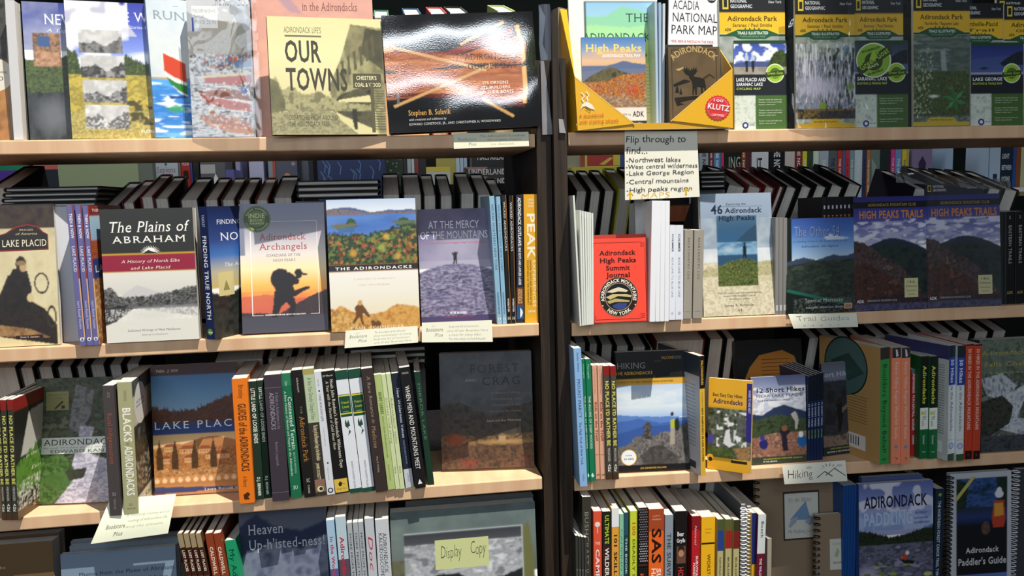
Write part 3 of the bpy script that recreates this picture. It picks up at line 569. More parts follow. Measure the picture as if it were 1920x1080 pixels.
for i, (a_, b_, xt) in enumerate(((149, 161.5, 124), (162.5, 174.5, 140), (175, 186.5, 154))):
    shelve(2, a_, b_, xt, 385+i*.5, ['first','second','third'][i]+' of three slim violet spines leaning beside the black, crimson and white history'+('' if i == 2 else ''), d=-1.1, dep=.16, col='67659c', spine=s_then, front=a_then if i == 2 else None, cell=.002, m='satin')
def a_plains(a):
    a.fill('22231f', 0, 0, 1, .35); a.fill('dedcd2', 0, .35, 1, 1); a.fill('c99a2e', 0, .335, 1, .475)
    a.fill('8f1234', 0, .345, 1, .468)
    a.grad(.475, .64, ['dedcd2', 'd2d0ca']); a.mix(a.below([(0,.66),(.18,.65),(.36,.575),(.6,.63),(1,.64)], .006, .1, .68), 'c6c5c6')
    a.mott(a.below([(0,.6),(.08,.59),(.16,.66),(.3,.665),(.5,.655),(.8,.62),(.9,.6),(1,.6)], .012, .5, .725, spike=.01), ['19191a', '3a3a3b', '8a8a8a', '141414', '2a2a2a'], .5)
    a.mott(a.box(0, .715, 1, .75), ['2a2a2a', '6a6a6a', '1c1c1c'], .3, sx=.3); a.mix(a.poly([(0,.73),(.3,.75),(.12,.84),(0,.87)]), '343436'); a.mix(a.poly([(.3,.74),(1,.73),(1,.82),(.75,.8),(.5,.77)]), '8e8e90', .7)
    a.spots(a.box(0, .75, 1, .84), 'f0efee', .5, .5, k=.6); a.mix(a.soft(.5, .8, .35, .05), 'd8d7d0')
    a.T('The Plains of', .1, .96, .095, .175, 'f3f1ea', 'i'); a.T('ABRAHAM', .115, .905, .205, .255, 'f3f1ea', 's', .08)
    for i in range(15):
        t = math.radians(-80+i*160/14); a.G([(.52+.06*math.sin(t-.09), .335-.035*math.cos(t-.09)), (.52+.115*math.sin(t), .335-.062*math.cos(t)), (.52+.06*math.sin(t+.09), .335-.035*math.cos(t+.09))], 'f3f1ea')
    a.G([(.52+.055*math.cos(t), .335-.04*math.sin(t)) for t in np.linspace(0, math.pi, 12)], 'f3f1ea'); a.G([(.44,.336),(.5,.31),(.53,.32),(.6,.336)], '22231f')
    a.T('A History of North Elba', .2, .83, .382, .405, 'f0d9d4', 'i'); a.T('and Lake Placid', .3, .73, .432, .455, 'f0d9d4', 'i')
    a.T('Collected Writings of Mary MacKenzie', .23, .8, .905, .92, '8a8a88', 's'); a.T('Edited by Lee Manchester', .38, .66, .942, .952, '9a9a98', 's')
face(2, 201, 374, 393, 'black-topped cover with white script, crimson band and grey lake photograph', d=-.6, lean=3, t=.022, col='f1efdf', front=a_plains, spine=lambda a: a.R(0, 0, 1, .35, '22231f'))
def a_north(a):
    a.grad(0, .25, ['1c2750', '2c4484']); a.grad(.25, .62, ['2c4484', '3f74c0', 'b9b6a0', 'c9b36a']); a.mix(a.below([(0,.64),(.3,.68),(.7,.6),(1,.66)], .01, .1), '262b26'); a.mott(a.box(0, .72, 1, 1), ['1c2020', '3a3c38'], .1)
    a.T('FINDING TRUE', .15, .9, .1, .135, 'e6eaf2', 's'); a.T('NORTH', .2, .95, .2, .26, 'e6eaf2', 's'); a.T('The Adirondacks', .25, .95, .43, .46, 'dfe6f2', 'i'); a.R(.12, .5, .4, .68, 'cdc48e'); a.G([(.2,.64),(.26,.56),(.32,.64)], '8a8658'); a.T('YARDLEY', .5, .9, .9, .93, 'b0b4b4', 's')
def s_north(a):
    a.S('YARDLEY', .06, .155, .3, .6, 'd8dcee', 's'); a.S('FINDING TRUE NORTH', .22, .85, .25, .68, 'f2f4fa', 'b', .02); a.E(.45, .945, .3, '6f9a3c', 16); a.T('ee', .28, .75, .935, .955, 'f4f6ea', 'b')
shelve(2, 388, 406, 372, 388, 'navy spine with large white title turned beside the black, crimson and white history', d=-.4, dep=.13, yawd=32, col='1c2958', spine=s_north, front=a_north, cell=.002)
def a_arch(a):
    a.fill('3f3f4a'); a.grad(.0, .16, ['7f86a2', '8d8fa6']); a.grad(.16, .86, ['8d8fa6', 'b9b4bc', 'd9d2cc', 'f0d9a6', 'f6b457', 'ee8a3a', 'd0603a'])
    a.mott(a.box(0, .68, 1, .8), ['f2a04a', 'e07a3c', 'd4623c'], .04, k=.5, sy=2)
    a.mix(a.below([(0,.72),(.3,.705),(.5,.72),(.52,.74)], .004, .1, .95), 'c05a44', .85)
    a.mott(a.below([(0,.84),(.3,.85),(.42,.86),(.62,.79),(.82,.72),(1,.68)], .006, .4, .9), ['241c22', '3a2a2c', '2c2226'], .2)
    a.fill('3d3d49', 0, .89, 1, 1); a.grad(.86, .89, ['3a2c32', '3d3d49']); a.fill('7a7e94', 0, 0, .06, .4)
    sil = '141014'; a.mix(a.poly([(.34,.58),(.37,.53),(.44,.505),(.53,.515),(.56,.56),(.54,.62),(.47,.65),(.38,.65),(.35,.62)]), sil)
    a.mix(a.poly([(.44,.54),(.56,.535),(.62,.56),(.68,.6),(.67,.63),(.6,.64),(.62,.68),(.74,.655),(.8,.655),(.8,.67),(.72,.69),(.62,.73),(.55,.72),(.54,.7),(.4,.7),(.38,.62)]), sil)
    a.mix(a.ell(.675, .555, .04, .034), sil); a.mix(a.poly([(.62,.54),(.65,.515),(.7,.515),(.72,.545),(.78,.555),(.77,.565),(.63,.56)]), sil)
    a.mix(a.poly([(.38,.68),(.55,.7),(.62,.74),(.63,.8),(.6,.88),(.54,.88),(.56,.8),(.52,.77),(.46,.8),(.41,.88),(.34,.88),(.37,.78)]), sil)
    for r_ in ((.12,.14,.13,.865),(.9,.14,.905,.865),(.3,.14,.905,.1425),(.12,.8625,.25,.866),(.8,.8625,.905,.866)): a.R(*r_, 'e8e4e0')
    a.T('Adirondack', .225, .77, .235, .285, 'a4474a', 's'); a.T('Archangels', .22, .78, .31, .36, 'a4474a', 's'); a.T('GUARDIANS OF THE', .3, .7, .393, .413, '8a7f86', 's'); a.T('HIGH PEAKS', .38, .64, .432, .452, '8a7f86', 's')
    a.T('REMEMBERED FROM AND ABOUT THE HIGH PEAKS', .27, .74, .858, .868, 'f0e8e4', 'b')
    a.E(.205, .118, .168, '5f7a3a', 48, star=.06); a.E(.205, .118, .15, '39451f', 32); a.E(.205, .118, .1, '55702f', 32); a.A('BOOK AWARDS', .205, .118, .115, -70, 70, .02, 'a8b878'); a.A('COVER WINNER', .205, .118, .142, 250, 110, .02, 'a8b878', flip=True)
    a.T('iNDiE', .11, .3, .075, .11, 'b9c98c', 'b'); a.T('BOOK', .13, .28, .12, .138, 'b9c98c', 'b'); a.T('AWARDS', .12, .29, .146, .16, 'b9c98c', 'b')
face(2, 455, 616, 383, 'sunset cover with dark crouching hiker silhouette and round green seal', d=1.6, lean=9, t=.015, col='45454f', front=a_arch)
def a_lake(a):
    a.grad(0, .11, ['b4c6de', 'dfe6ee']); a.mix(a.below([(0,.075),(.15,.06),(.3,.065),(.5,.1),(.7,.085),(1,.085)], .004, .1, .15), '4a5a8a'); a.mott(a.below([(0,.08),(.1,.07),(.28,.08),(.42,.1),(1,.1)], .006, .2, .14), ['5a6a7a', '8a6a6a', '4a5a5c'], .3)
    a.grad(.115, .3, ['4a78c0', '3a66b4', '5a86c8']); a.mott(a.box(0, .12, 1, .24), ['3c6ab8', '6a92cc'], .06, sx=.3, k=.5)
    for e in ((.27,.165,.07,.035),(.86,.16,.09,.035)): a.mott(a.below([(0,1),(e[0]-e[2],.2),(e[0]-e[2]*.5,.15),(e[0],.14),(e[0]+e[2]*.5,.155),(e[0]+e[2],.2),(1,1)], .006, .8, .21), ['24402c', '3c5a34'], .6)
    a.mix(a.poly([(.02,.19),(.3,.18),(.36,.2),(.1,.22)]), '6a6a4a'); a.mix(a.poly([(.7,.17),(1,.17),(1,.22),(.8,.2)]), '5a6a4a'); a.mix(a.poly([(.1,.22),(.3,.2),(.3,.25),(.14,.25)]), '2f5a74', .6)
    a.mott(a.below([(0,.26),(.25,.27),(.45,.27),(.7,.23),(1,.19)], .02, .35, .5, spike=.02), ['16261c', '22382a', '2c4830', '1c2e22', '3f5c34', '24402c', '1a2a1e'], .22, o=3); a.spots(a.below([(0,.27),(.45,.28),(1,.2)], .02, .35, .49), 'b8843c', .22, .6, k=.8); a.spots(a.below([(0,.27),(.45,.28),(1,.2)], .02, .35, .49), '9a3c2c', .26, .64, seed=11, k=.8); a.spots(a.below([(0,.27),(.45,.28),(1,.2)], .02, .35, .49), '6a8a44', .2, .58, seed=17, k=.7)
    for k, (u, v, r_, c) in enumerate([(.4,.35,.035,'c0563c'),(.28,.41,.05,'d8a03c'),(.6,.37,.06,'9aa84c'),(.66,.29,.045,'c8b44a'),(.5,.39,.03,'c4503a'),(.78,.44,.045,'dca84c'),(.12,.33,.03,'b86a34'),(.9,.38,.04,'a04a30')]): a.mix(a.soft(u, v, r_, r_*.75)*np.clip(fbm(a.x*.7, a.y*.7, k)*2.2-.2, 0, 1), c)
    a.fill('8a5a30', 0, .493, 1, .5); a.fill('23242a', 0, .5, 1, .545); a.fill('b98c58', 0, .545, 1, .548)
    a.grad(.548, 1, ['ece9e2', 'e8e4d8', 'e6dcc0', 'dcbc7c']); a.mott(a.below([(0,.86),(.1,.8),(.25,.85),(.4,.88),(.6,.86),(.75,.8),(.88,.82),(1,.835)], .008, .2), ['c08a44', 'd8a658', 'b87c38'], .15)
    a.mott(a.below([(0,.82),(.15,.85),(.3,.93),(.4,.95),(.5,1),(1,1)], .01, .3), ['9a6630', 'c89850', 'dcb870'], .25)
    d_ = '6a4424'; a.mix(a.poly([(.27,.82),(.31,.79),(.36,.8),(.4,.84),(.44,.89),(.42,.9),(.36,.86),(.35,.9),(.37,.95),(.34,.95),(.32,.89),(.26,.94),(.23,.94),(.28,.88)]), d_); a.mix(a.ell(.33, .785, .028, .02), 'c8a060'); a.mix(a.poly([(.44,.93),(.5,.91),(.56,.94),(.55,.98),(.46,.97)]), d_); a.mix(a.ell(.5, .915, .025, .018), 'b08850')
    a.T('THE ADIRONDACKS', .07, .93, .512, .533, 'f2efe8', 'b', .12); a.T("A HISTORY OF AMERICA'S", .27, .73, .6, .61, 'd8b49c', 's', .1); a.T('FIRST WILDERNESS', .32, .67, .645, .655, 'd8b49c', 's', .1); a.T('PAUL SCHNEIDER', .22, .82, .965, .985, 'efe6d2', 's', .1)
face(2, 622, 788, 375, 'cover with autumn lake photograph above a climber helping another up', d=-.5, lean=4, t=.02, col='e8e2d0', front=a_lake)
def a_mercy(a):
    a.grad(0, .52, ['3c345c', '4c4470', '6a6690', '8e8aa8', 'a39fb4']); a.mix(a.soft(.55, .33, .6, .2), 'b4b0c0', .7); a.mott(a.box(0, 0, 1, .45), ['443c68', '7a76a0'], .04, k=.3)
    a.mott(a.below([(0,.55),(.2,.5),(.45,.48),(.7,.49),(1,.54)], .006, .2), ['4a4668', '6a6688', '8a86a2', '3c3858', '7c7898'], .12, sx=.5, sy=1.6); a.spots(a.box(0, .52, 1, 1), 'a6a2ba', .25, .6, sx=.5, sy=2, k=.6); a.spots(a.box(0, .55, 1, 1), '2a2746', .2, .62, seed=9, sx=.5, sy=2, k=.7)
    a.fill('3a325c', 0, .93, 1, 1); a.grad(.84, .95, ['55507a', '3a325c'], 0, 1) if 0 else None
    p_ = '1a1824'; a.mix(a.poly([(.44,.39),(.445,.37),(.46,.385),(.465,.4),(.49,.4),(.5,.385),(.515,.37),(.52,.38),(.505,.41),(.5,.44),(.51,.48),(.49,.48),(.482,.45),(.47,.48),(.45,.48),(.458,.44),(.455,.41)]), p_); a.mix(a.ell(.482, .388, .018, .012), p_)
    a.T('AT THE MERCY', .14, .82, .105, .17, 'e6e4ee', 'r'); a.T('OF THE MOUNTAINS', .03, .93, .195, .26, 'e6e4ee', 'r'); a.T("True Stories of Survival and Tragedy in New York's Adirondacks", .06, .9, .287, .303, 'b85468', 'b'); a.T('PETER BRONSKI', .38, .6, .895, .915, 'd8d4e8', 'b'); a.T('FOREWORD BY TIMOTHY EGAN', .3, .7, .935, .945, '8a3a5c', 'b')
face(2, 791, 931, 393, 'violet cover of a climber with raised arms on a rippled summit', d=2.6, lean=8, t=.012, col='3e3660', front=a_mercy)
def spn(title, col, tc='f2f2ee', au=None, v=(.08, .7), va=(.78, .93), st='b', cc=(.28, .72), extra=None):
    def f(a):
        if extra: extra(a)
        a.S(title, v[0], v[1], cc[0], cc[1], tc, st)
        if au: a.S(au, va[0], va[1], cc[0]+.05, cc[1]-.05, tc, 'b')
    return f
for i, (x0, x1, xt) in enumerate(((932.5, 942, 917), (942.8, 950.5, 930))):
    shelve(2, x0, x1, xt, 368+i, ['left','right'][i]+' of two slim pale blue spines at the right of the second shelf', d=.8, dep=.15, col='8fb8d2', spine=spn('WICKED NORTHERN NEW YORK', 0, '4c6a8c', 'FARNSWORTH', v=(.06, .58), va=(.75, .92), st='s', extra=lambda a: a.T('H', .2, .8, .945, .97, 'e8f0f6', 's')))
for i, (x0, x1, xt) in enumerate(((951, 959, 940.5), (959.5, 967.5, 953.5))):
    shelve(2, x0, x1, xt, 366+i, ['left','right'][i]+' of two slim black spines with white title and orange edges', d=.8, dep=.15, col='1d1b1c', spine=spn('WICKED ADIRONDACKS', 0, 'e8e6e0', 'WEBSTER', v=(.05, .43), va=(.8, .91), st='s', extra=lambda a: (a.R(.9, 0, 1, 1, 'b07830'), a.T('H', .2, .8, .945, .97, 'e8e6e0', 's'))))
shelve(2, 969, 982, 967, 366, 'dark navy spine with white title and small mountain emblem beside the yellow spine', d=1.2, dep=.15, col='23283c', spine=spn('ADIRONDACK OUTLAWS:', 0, 'f0efe8', 'BAD BOYS AND LAWLESS LADIES', v=(.02, .4), va=(.41, .7), extra=lambda a: (a.R(0, .72, 1, .86, '6a3a2a'), a.S('NIEDERMAIER' and 'ADIRONDACK', .73, .85, .2, .8, 'd8b478', 'b'), a.R(0, .86, 1, .97, '2f5484'), a.G([(.5,.88),(.8,.9),(.9,.92),(.7,.95),(.5,.96)], 'e8f0f4'))))
shelve(2, 984.5, 1009.5, 981.5, 365, 'thick yellow spine with large white title at the end of the second shelf', d=.9, dep=.15, col='e6ab2e', spine=lambda a: (a.T('CAROL', .3, .75, .035, .05, 'f6e4b4', 'b'), a.T('STONE', .3, .75, .06, .075, 'f6e4b4', 'b'), a.T('WHITE', .3, .75, .085, .1, 'f6e4b4', 'b'), a.S('PEAK', .15, .5, .25, .8, 'faf0d4', 'b'), a.S('EXPERIENCES', .51, .88, .62, .85, 'f6e0a4', 'b'), a.S('DANGER, DEATH AND DARING IN THE', .51, .86, .4, .52, '5a4418', 'r'), a.S('MOUNTAINS OF THE NORTHEAST', .51, .86, .2, .32, '5a4418', 'r'), a.T('UPNE', .25, .8, .905, .92, 'faf0d4', 'b')))
# ------------------------------------------------------------------ second shelf, right bookcase
for i in range(7):
    x0 = [1087, 1091.5, 1095.5, 1099.5, 1103, 1106.5, 1110][i]; tall = i == 0
    shelve(2, x0, x0+3.4, [1074, 1086.5, 1091, 1096, 1100.5, 1104.5, 1109][i], 367 if tall else 394+i, ['tall white booklet edge nearest the side panel, above the others', 'second thin white booklet spine from the side panel', 'third thin white booklet spine from the side panel', 'fourth thin white booklet spine from the side panel', 'fifth thin white booklet spine from the side panel', 'sixth thin white booklet spine from the side panel', 'thin white booklet spine touching the red journal'][i], d=-3.4+.2*i, dep=.14, col='e2e6e0', name='booklet', kind='booklet', cat='booklet')
def a_red(a):
    a.fill('ee4a38')
    k = '3a1210'
    for r_ in ((.02,.05,.9,.056),(.02,.965,.86,.971),(.965,.12,.972,.9),(.02,.05,.028,.1),(.02,.92,.028,.97)): a.R(*r_, k)
    for (u, v) in ((.93,.085),(.9,.935)):
        for d_ in (0, .025): a.R(u-.04+d_, v-.025+d_*.7, u-.035+d_, v+.02, k); a.R(u-.04+d_, v-.025+d_*.7, u+.03, v-.021+d_*.7, k); a.R(u+.03, v-.025+d_*.7, u+.035, v+.02, k); a.R(u-.04+d_, v+.018, u+.035, v+.022, k)
    for t, u0, u1, v in (('Adirondack', .12, .8, .145), ('High Peaks', .13, .8, .235), ('Summit', .24, .68, .325), ('Journal', .24, .68, .41)): a.T(t, u0, u1, v, v+.055, k, 'S')
    a.E(.46, .7, .36, '8a7a5a', 40); a.E(.46, .7, .35, '2a1512', 40); a.E(.46, .7, .255, 'b8a87a', 40); a.E(.46, .7, .245, '14161c', 40)
    a.A('ADIRONDACK MOUNTAINS', .46, .7, .27, -105, 105, .06, 'efe9da'); a.A('NEW YORK', .46, .7, .335, 222, 138, .06, 'efe9da', flip=True)
    a.G([(.24,.64),(.3,.62),(.38,.6),(.46,.585),(.54,.6),(.64,.63),(.6,.645),(.45,.635),(.34,.65)], 'd8cfae'); a.G([(.22,.7),(.35,.665),(.6,.67),(.7,.69),(.68,.71),(.45,.69),(.3,.73)], 'c8b478'); a.G([(.24,.75),(.4,.72),(.65,.745),(.66,.765),(.4,.76),(.28,.78)], 'b0a468'); a.G([(.34,.8),(.44,.775),(.62,.78),(.58,.84),(.46,.855),(.36,.83)], '34427c')
    a.E(.16, .8, .012, 'efe9da', 8); a.E(.76, .8, .012, 'efe9da', 8)
face(2, 1115, 1216, 448, 'small red journal with round mountain emblem among white spines', d=-1.2, lean=5, t=.010, col='e84a38', front=a_red, cat='journal', name='pocket_journal')
face(2, 1117, 1215, 441, 'second red journal copy just visible behind the first', d=.4, lean=5, t=.012, col='a83428', cat='journal', name='pocket_journal', grid=False)
for i, (x0, x1, xt) in enumerate(((1218, 1228, 1222), (1228.6, 1236.6, 1231), (1237.2, 1245.5, 1239), (1246, 1254, 1247.5))):
    shelve(2, x0, x1, xt+.5, 377, ['first','second','third','fourth'][i]+' of four tall plain white spines right of the red journal', d=-2.2, dep=.16, col='e8eaf0', lean=2)
face(2, 1195, 1219, 379, 'pale grey tall book face behind the red journal and white spines', d=(4, 4), lean=3, t=.01, col='b4b7ba', grid=False)
for i, (x0, x1, xt) in enumerate(((1254.5, 1266, 1256), (1266.5, 1281, 1266.5))):
    shelve(2, x0, x1, xt, 423, ['left','right'][i]+' of two shorter white spines with small grey lettering', d=-.9, dep=.14, col='e4e8f2', spine=lambda a: (a.S('SCHLIMMER', .09, .28, .35, .62, '4c5666', 'b'), a.S('BLUE LINE TO BLUE LINE', .34, .76, .35, .62, '8a94a6', 'r'), a.E(.5, .93, .2, 'b8c0d0', 10)))
for i, (x0, x1, xt) in enumerate(((1281.5, 1297, 1284), (1299, 1317, 1302))):
    shelve(2, x0, x1, xt, 432, ['left','right'][i]+' of two rounded stone grey notebooks with widely spaced lettering', d=-.3, dep=.13, col='a19b8f', spine=lambda a: (a.S('BACKCOUNTRY LOG', .09, .55, .4, .62, '4a4640', 'r', .3), a.T('MYSTIC', .2, .8, .915, .925, '6a665e', 'r')), cat='notebook', name='pocket_notebook')
def a_46(a):
    a.grad(0, .45, ['93a4b8', '8b9cb2', '7c8ea4', 'a2b0bc']); a.mott(a.box(0, .2, 1, .6), ['8494a8', 'b0bcc4', '96a4b2'], .03, k=.6); a.mott(a.box(0, .56, 1, 1), ['cfc6aa', 'e0d8c0', 'b4aa88', 'd8d0b4'], .2); a.mott(a.below([(0,.62),(.3,.6),(.75,.57),(1,.55)], .01, .3, .68), ['8a8c68', 'c0b890', 'a09c78'], .3)
    m = a.box(.215, .185, .785, .76); a.mix(m, '2c4f6e'); a.grad(.185, .5, ['45647c', '35597a', '2f5a80', '44759c'], .215, .785); a.mix(m*a.below([(0,.5),(.45,.42),(.6,.33),(.79,.26),(1,.2)], .01, .1, .45), '2b4258', .8); a.mott(m*a.box(0, .4, 1, .5), ['8fb4cc', '4a7aa2'], .1, k=.8, sy=2); a.mix(a.soft(.38, .46, .14, .04), 'a8c0cc', .8)
    a.mott(m*a.below([(0,.62),(.215,.6),(.4,.55),(.62,.535),(.74,.555),(.8,.6)], .01, .3, .76), ['27331a', '5a6a34', '3a4422', '7a8448', '1c2616'], .3)
    a.mix(a.poly([(.575,.44),(.6,.42),(.63,.435),(.63,.49),(.62,.54),(.605,.54),(.6,.5),(.585,.535),(.575,.53),(.58,.49)]), '14202c'); a.mix(a.ell(.605, .415, .016, .014), '1a2430')
    a.T('46', .145, .31, .095, .165, '1c2c40', 'S'); a.T('Exploring the', .36, .64, .078, .097, '1c2c40', 'i'); a.R(.2, .107, .86, .109, '35465a'); a.T('Adirondack', .34, .865, .12, .16, '1c2c40', 'S'); a.T('High Peaks', .25, .76, .183, .22, '1c2c40', 'S')
    a.T('With 150 photos, maps and mountain profiles,', .2, .82, .805, .82, '55523e', 's'); a.T("excerpts from the author's journal,", .28, .74, .83, .845, '55523e', 's'); a.T('and historical insights.', .36, .66, .855, .868, '55523e', 's'); a.T('James R. Burnside', .3, .7, .905, .925, '4a4638', 's'); a.T('11', .49, .53, .945, .965, '2a2a22', 'b')
face(2, 1320, 1453, 364, 'pale cover of a hiker on a green summit under large navy numerals', d=.3, lean=6, t=.012, col='c4c8c8', front=a_46)
for i, (x0, x1) in enumerate(((1453.5, 1460), (1460.5, 1467.5), (1468, 1475.5))):
    shelve(2, x0, x1, x0+.5, 409, ['left','middle','right'][i]+' of three thin grey spines against the blue lake cover', d=.2, dep=.14, col='8a8886', spine=lambda a: a.R(.2, .9, .85, .96, 'c4c4c0'))
def a_54(a):
    a.grad(0, .43, ['3c5aa8', '4a74c0', '7aa4d8', 'b4cfe6']); a.mix(a.poly([(.55,.21),(.65,.17),(.8,.2),(.95,.22),(.8,.235),(.6,.23)]), 'd4dff0', .8); a.fill('16211f', 0, 0, .085, 1); a.fill('1c2a26', 0, 0, 1, .006)
    a.mix(a.below([(0,.46),(.25,.41),(.45,.44),(.7,.39),(.85,.41),(1,.38)], .006, .1, .6), '3c4a62'); a.mott(a.below([(0,.5),(.3,.46),(.6,.45),(1,.44)], .01, .15), ['2a332e', '38443a', '222b28', '414d42'], .1, sx=.5); a.mix(a.poly([(0,.74),(.08,.75),(.92,.91),(.92,.93),(.3,.83),(0,.77)]), '24685a'); a.mix(a.poly([(0,.77),(.9,.93),(1,1),(0,1)]), '17201c'); a.spots(a.box(.1,.84,1,1), '56605a', .5, .55)
    a.T('The Other 54', .13, .8, .09, .195, '45507a', 's'); a.T('The Other 54', .125, .79, .087, .19, '8a96c0', 's'); a.T('A Climbing Guide to the Lower Peaks of the', .1, .9, .235, .252, '38507e', 'i'); a.T('Adirondack 100 Highest', .22, .77, .287, .307, '1c2a4a', 'i'); a.T('Spencer Morrissey', .27, .83, .845, .885, 'b4bcb8', 's'); a.T('Inregsofthe Wilderness Guides' and 'Incurgible Wilderness Guides', .28, .83, .928, .95, 'c4ccc8', 's'); a.R(.84, .905, .96, .965, 'c49a7c'); a.T('25.00', .86, .94, .92, .95, '5a3424', 'b')
face(2, 1476, 1603, 410, 'blue and dark green cover of distant mountains above the curled paper tag', d=-.3, lean=4, t=.012, col='1c2624', front=a_54)
for i in range(8):
    x0 = 1542+i*7.7
    shelve(2, x0, x0+7.2, x0+.2, 371-i*.3, f'black spine with small orange title, {["leftmost","second","third","fourth","fifth","sixth","seventh","last"][i]} of eight above the blue lake cover', d=2.0, dep=.10, col='17151a', spine=lambda a: (a.S('HIGH PEAKS TRAILS', .155, .6, .3, .72, 'c9862e', 'b'), a.S('1', .07, .1, .3, .7, 'b8b8c8', 'r')))
def a_hpt(a):
    a.grad(0, .4, ['2c2e72', '35388a', '4a4e9a', '7a80b4', '8e94bc']); a.spots(a.box(0, .22, 1, .45), 'a9accb', .09, .47, sx=.5, sy=1.6); a.spots(a.box(0, .2, 1, .42), 'd9daea', .1, .56, seed=8, sx=.6, sy=1.8)
    a.mix(a.below([(0,.46),(.25,.42),(.42,.375),(.52,.365),(.62,.37),(.85,.42),(1,.47)], .004, .1), '2c3444'); a.mott(a.below([(0,.5),(.4,.43),(.6,.42),(.85,.46),(1,.5)], .01, .1), ['222a2c', '2e3a36', '1f2628'], .08)
    a.mott(a.below([(0,.38),(.12,.4),(.3,.47),(.38,.53),(.55,.57),(.68,.64),(.82,.76),(.95,.86),(1,.9)], .012, .2), ['3a3034', '5a4a4a', '4a3a38', '2e2629', '6a5852'], .12); a.mott(a.below([(0,.6),(.15,.58),(.4,.66),(.6,.75),(.8,.9)], .012, .2), ['3f2c28', '57382f', '2a2023', '6a463a'], .1); a.mix(a.below([(0,1),(.3,.9),(.6,.85),(1,.9)], .01, .1), '2a2632', .6); a.mott(a.box(0, .94, 1, 1), ['5a5878', '3c3a54'], .2)
    a.R(0, .045, 1, .1, '1a1a1e'); a.T('ADIRONDACK MOUNTAIN CLUB', .2, .86, .06, .085, 'b59a4a', 's'); a.T('HIGH PEAKS TRAILS', .08, .96, .125, .19, 'd8892e', 'b'); a.T('BY TONY GOODWIN', .42, .75, .215, .235, '8a8cb0', 's'); a.T('AND DAVID THOMAS-TRAIN', .35, .8, .245, .262, '8a8cb0', 's')
    a.R(.69, .725, .88, .895, 'cfca9a'); a.T('14th', .73, .84, .745, .77, '4a4430', 's'); a.T('Edition', .71, .86, .785, .805, '4a4430', 's'); a.T('Essential', .72, .85, .825, .842, '6a6440', 's'); a.T('Guide', .74, .83, .86, .874, '6a6440', 's'); a.T('ADK', .03, .13, .905, .93, 'e8e8f0', 'b'); a.T('ADIRONDACK MOUNTAIN CLUB', .17, .58, .905, .922, 'c0c0cc', 's')
face(2, 1603, 1738, 370, 'indigo guide cover with orange title, bald summit and cream edition label, not bagged', d=-.2, lean=4, t=.014, col='1f1d2a', front=a_hpt)
hb = face(2, 1739, 1878, 366, 'same indigo guide inside a glossy clear plastic bag', d=.2, lean=5, t=.014, col='1f1d2a', front=a_hpt)
face(2, 1740, 1848, 345, 'dark map top peeping from behind the bagged guide', d=2.4, lean=5, t=.004, col='202228', grid=False, kind='folded_map', cat='map', front=lambda a: (a.R(.04, .012, .1, .065, 'c9b13c'), a.R(.05, .02, .09, .057, '202228'), a.T('NATIONAL', .13, .32, .012, .033, 'c8ccd0', 'b'), a.T('GEOGRAPHIC', .13, .36, .042, .063, 'c8ccd0', 'b'), a.T('New York', .72, .9, .03, .045, 'b0b4bc', 'b')))
for i, (x0, x1) in enumerate(((1884, 1902), (1903, 1921))):
    shelve(2, x0, x1, x0+.5, 398-i, ['left','right'][i]+' of two black spines with white serif title beside the bagged guide', d=1.5, dep=.15, col='17181a', spine=lambda a: (a.T('2', .42, .58, .045, .075, 'b4b4b4', 's'), a.S('EASTERN TRAILS', .15, .56, .38, .68, 'b9bab8', 's'), a.T('ADK', .2, .85, .86, .89, 'a08c4c', 'b'), a.R(0, 0, .04, 1, '3a3c40')))
# ------------------------------------------------------------------ top shelf, left bookcase
def a_dark(a):
    a.fill('2c2a28'); a.mott(a.box(0, 0, 1, .45), ['2a2a2a', '4a4a48', '1c1c1c'], .05); a.grad(.45, 1, ['8a6030', 'b07c44', '8f6238']); a.mott(a.box(0, .45, 1, 1), ['8a5c30', 'b58248', '6a4422'], .06, k=.6); a.E(.86, .55, .2, 'd6cfc0'); a.T('NETWORK', .72, 1, .525, .54, '3a3632', 's'); a.T('CO', .8, .95, .56, .59, '3a3632', 's')
face(1, -150, 20, -12, 'dark and ochre cover with pale round badge, cut by the left edge', d=2.5, lean=6, t=.012, front=a_dark, cell=.003, col='5a4632')
face(1, 26, 44, 0, 'translucent white wrapped book edge standing left of the blue-topped covers', d=1.0, lean=3, t=.02, col='c9c9cb', grid=False)
def a_ne(a):
    a.grad(0, .35, ['2a3a86', '4a5aa0', '8a92bc', 'a3a6b8']); a.mott(a.box(.0, 0, .5, .35), ['3a4a90', 'a4a8c4'], .03, k=.5); a.mott(a.below([(0,.42),(.3,.45),(.6,.38),(1,.32)], .01, .1), ['24301f', '3c4a2c', '1a2418', '50603a'], .15); a.mott(a.box(0, .42, .5, .65), ['2c3c24', '5a6a3c', '1c2818'], .3)
    a.mott(a.box(0, .66, 1, 1), ['24282a', '3a3e40', '1c2022'], .04, sx=2); a.mix(a.soft(.35, .82, .3, .18), '70747c', .7); a.mott(a.box(.12, .225, .5, .47), ['7a5a44', 'b08868', '4a3a30', '9a7860'], .12); a.fill('3a5a8c', .2, .25, .36, .32); a.mott(a.box(.14, .36, .48, .46), ['c09878', '8a6048'], .2)
    a.T('NEW', .3, .74, .085, .16, 'f0eef4', 's'); a.T('A Tapestry', .32, .86, .19, .215, 'd8d8e8', 'i')
face(1, 57, 190, 2, 'blue-topped cover with small orange inset photo over dark trees, partly covered', d=(1.6, 3.4), lean=5, t=.014, kind='hardback', front=a_ne, col='20303e')
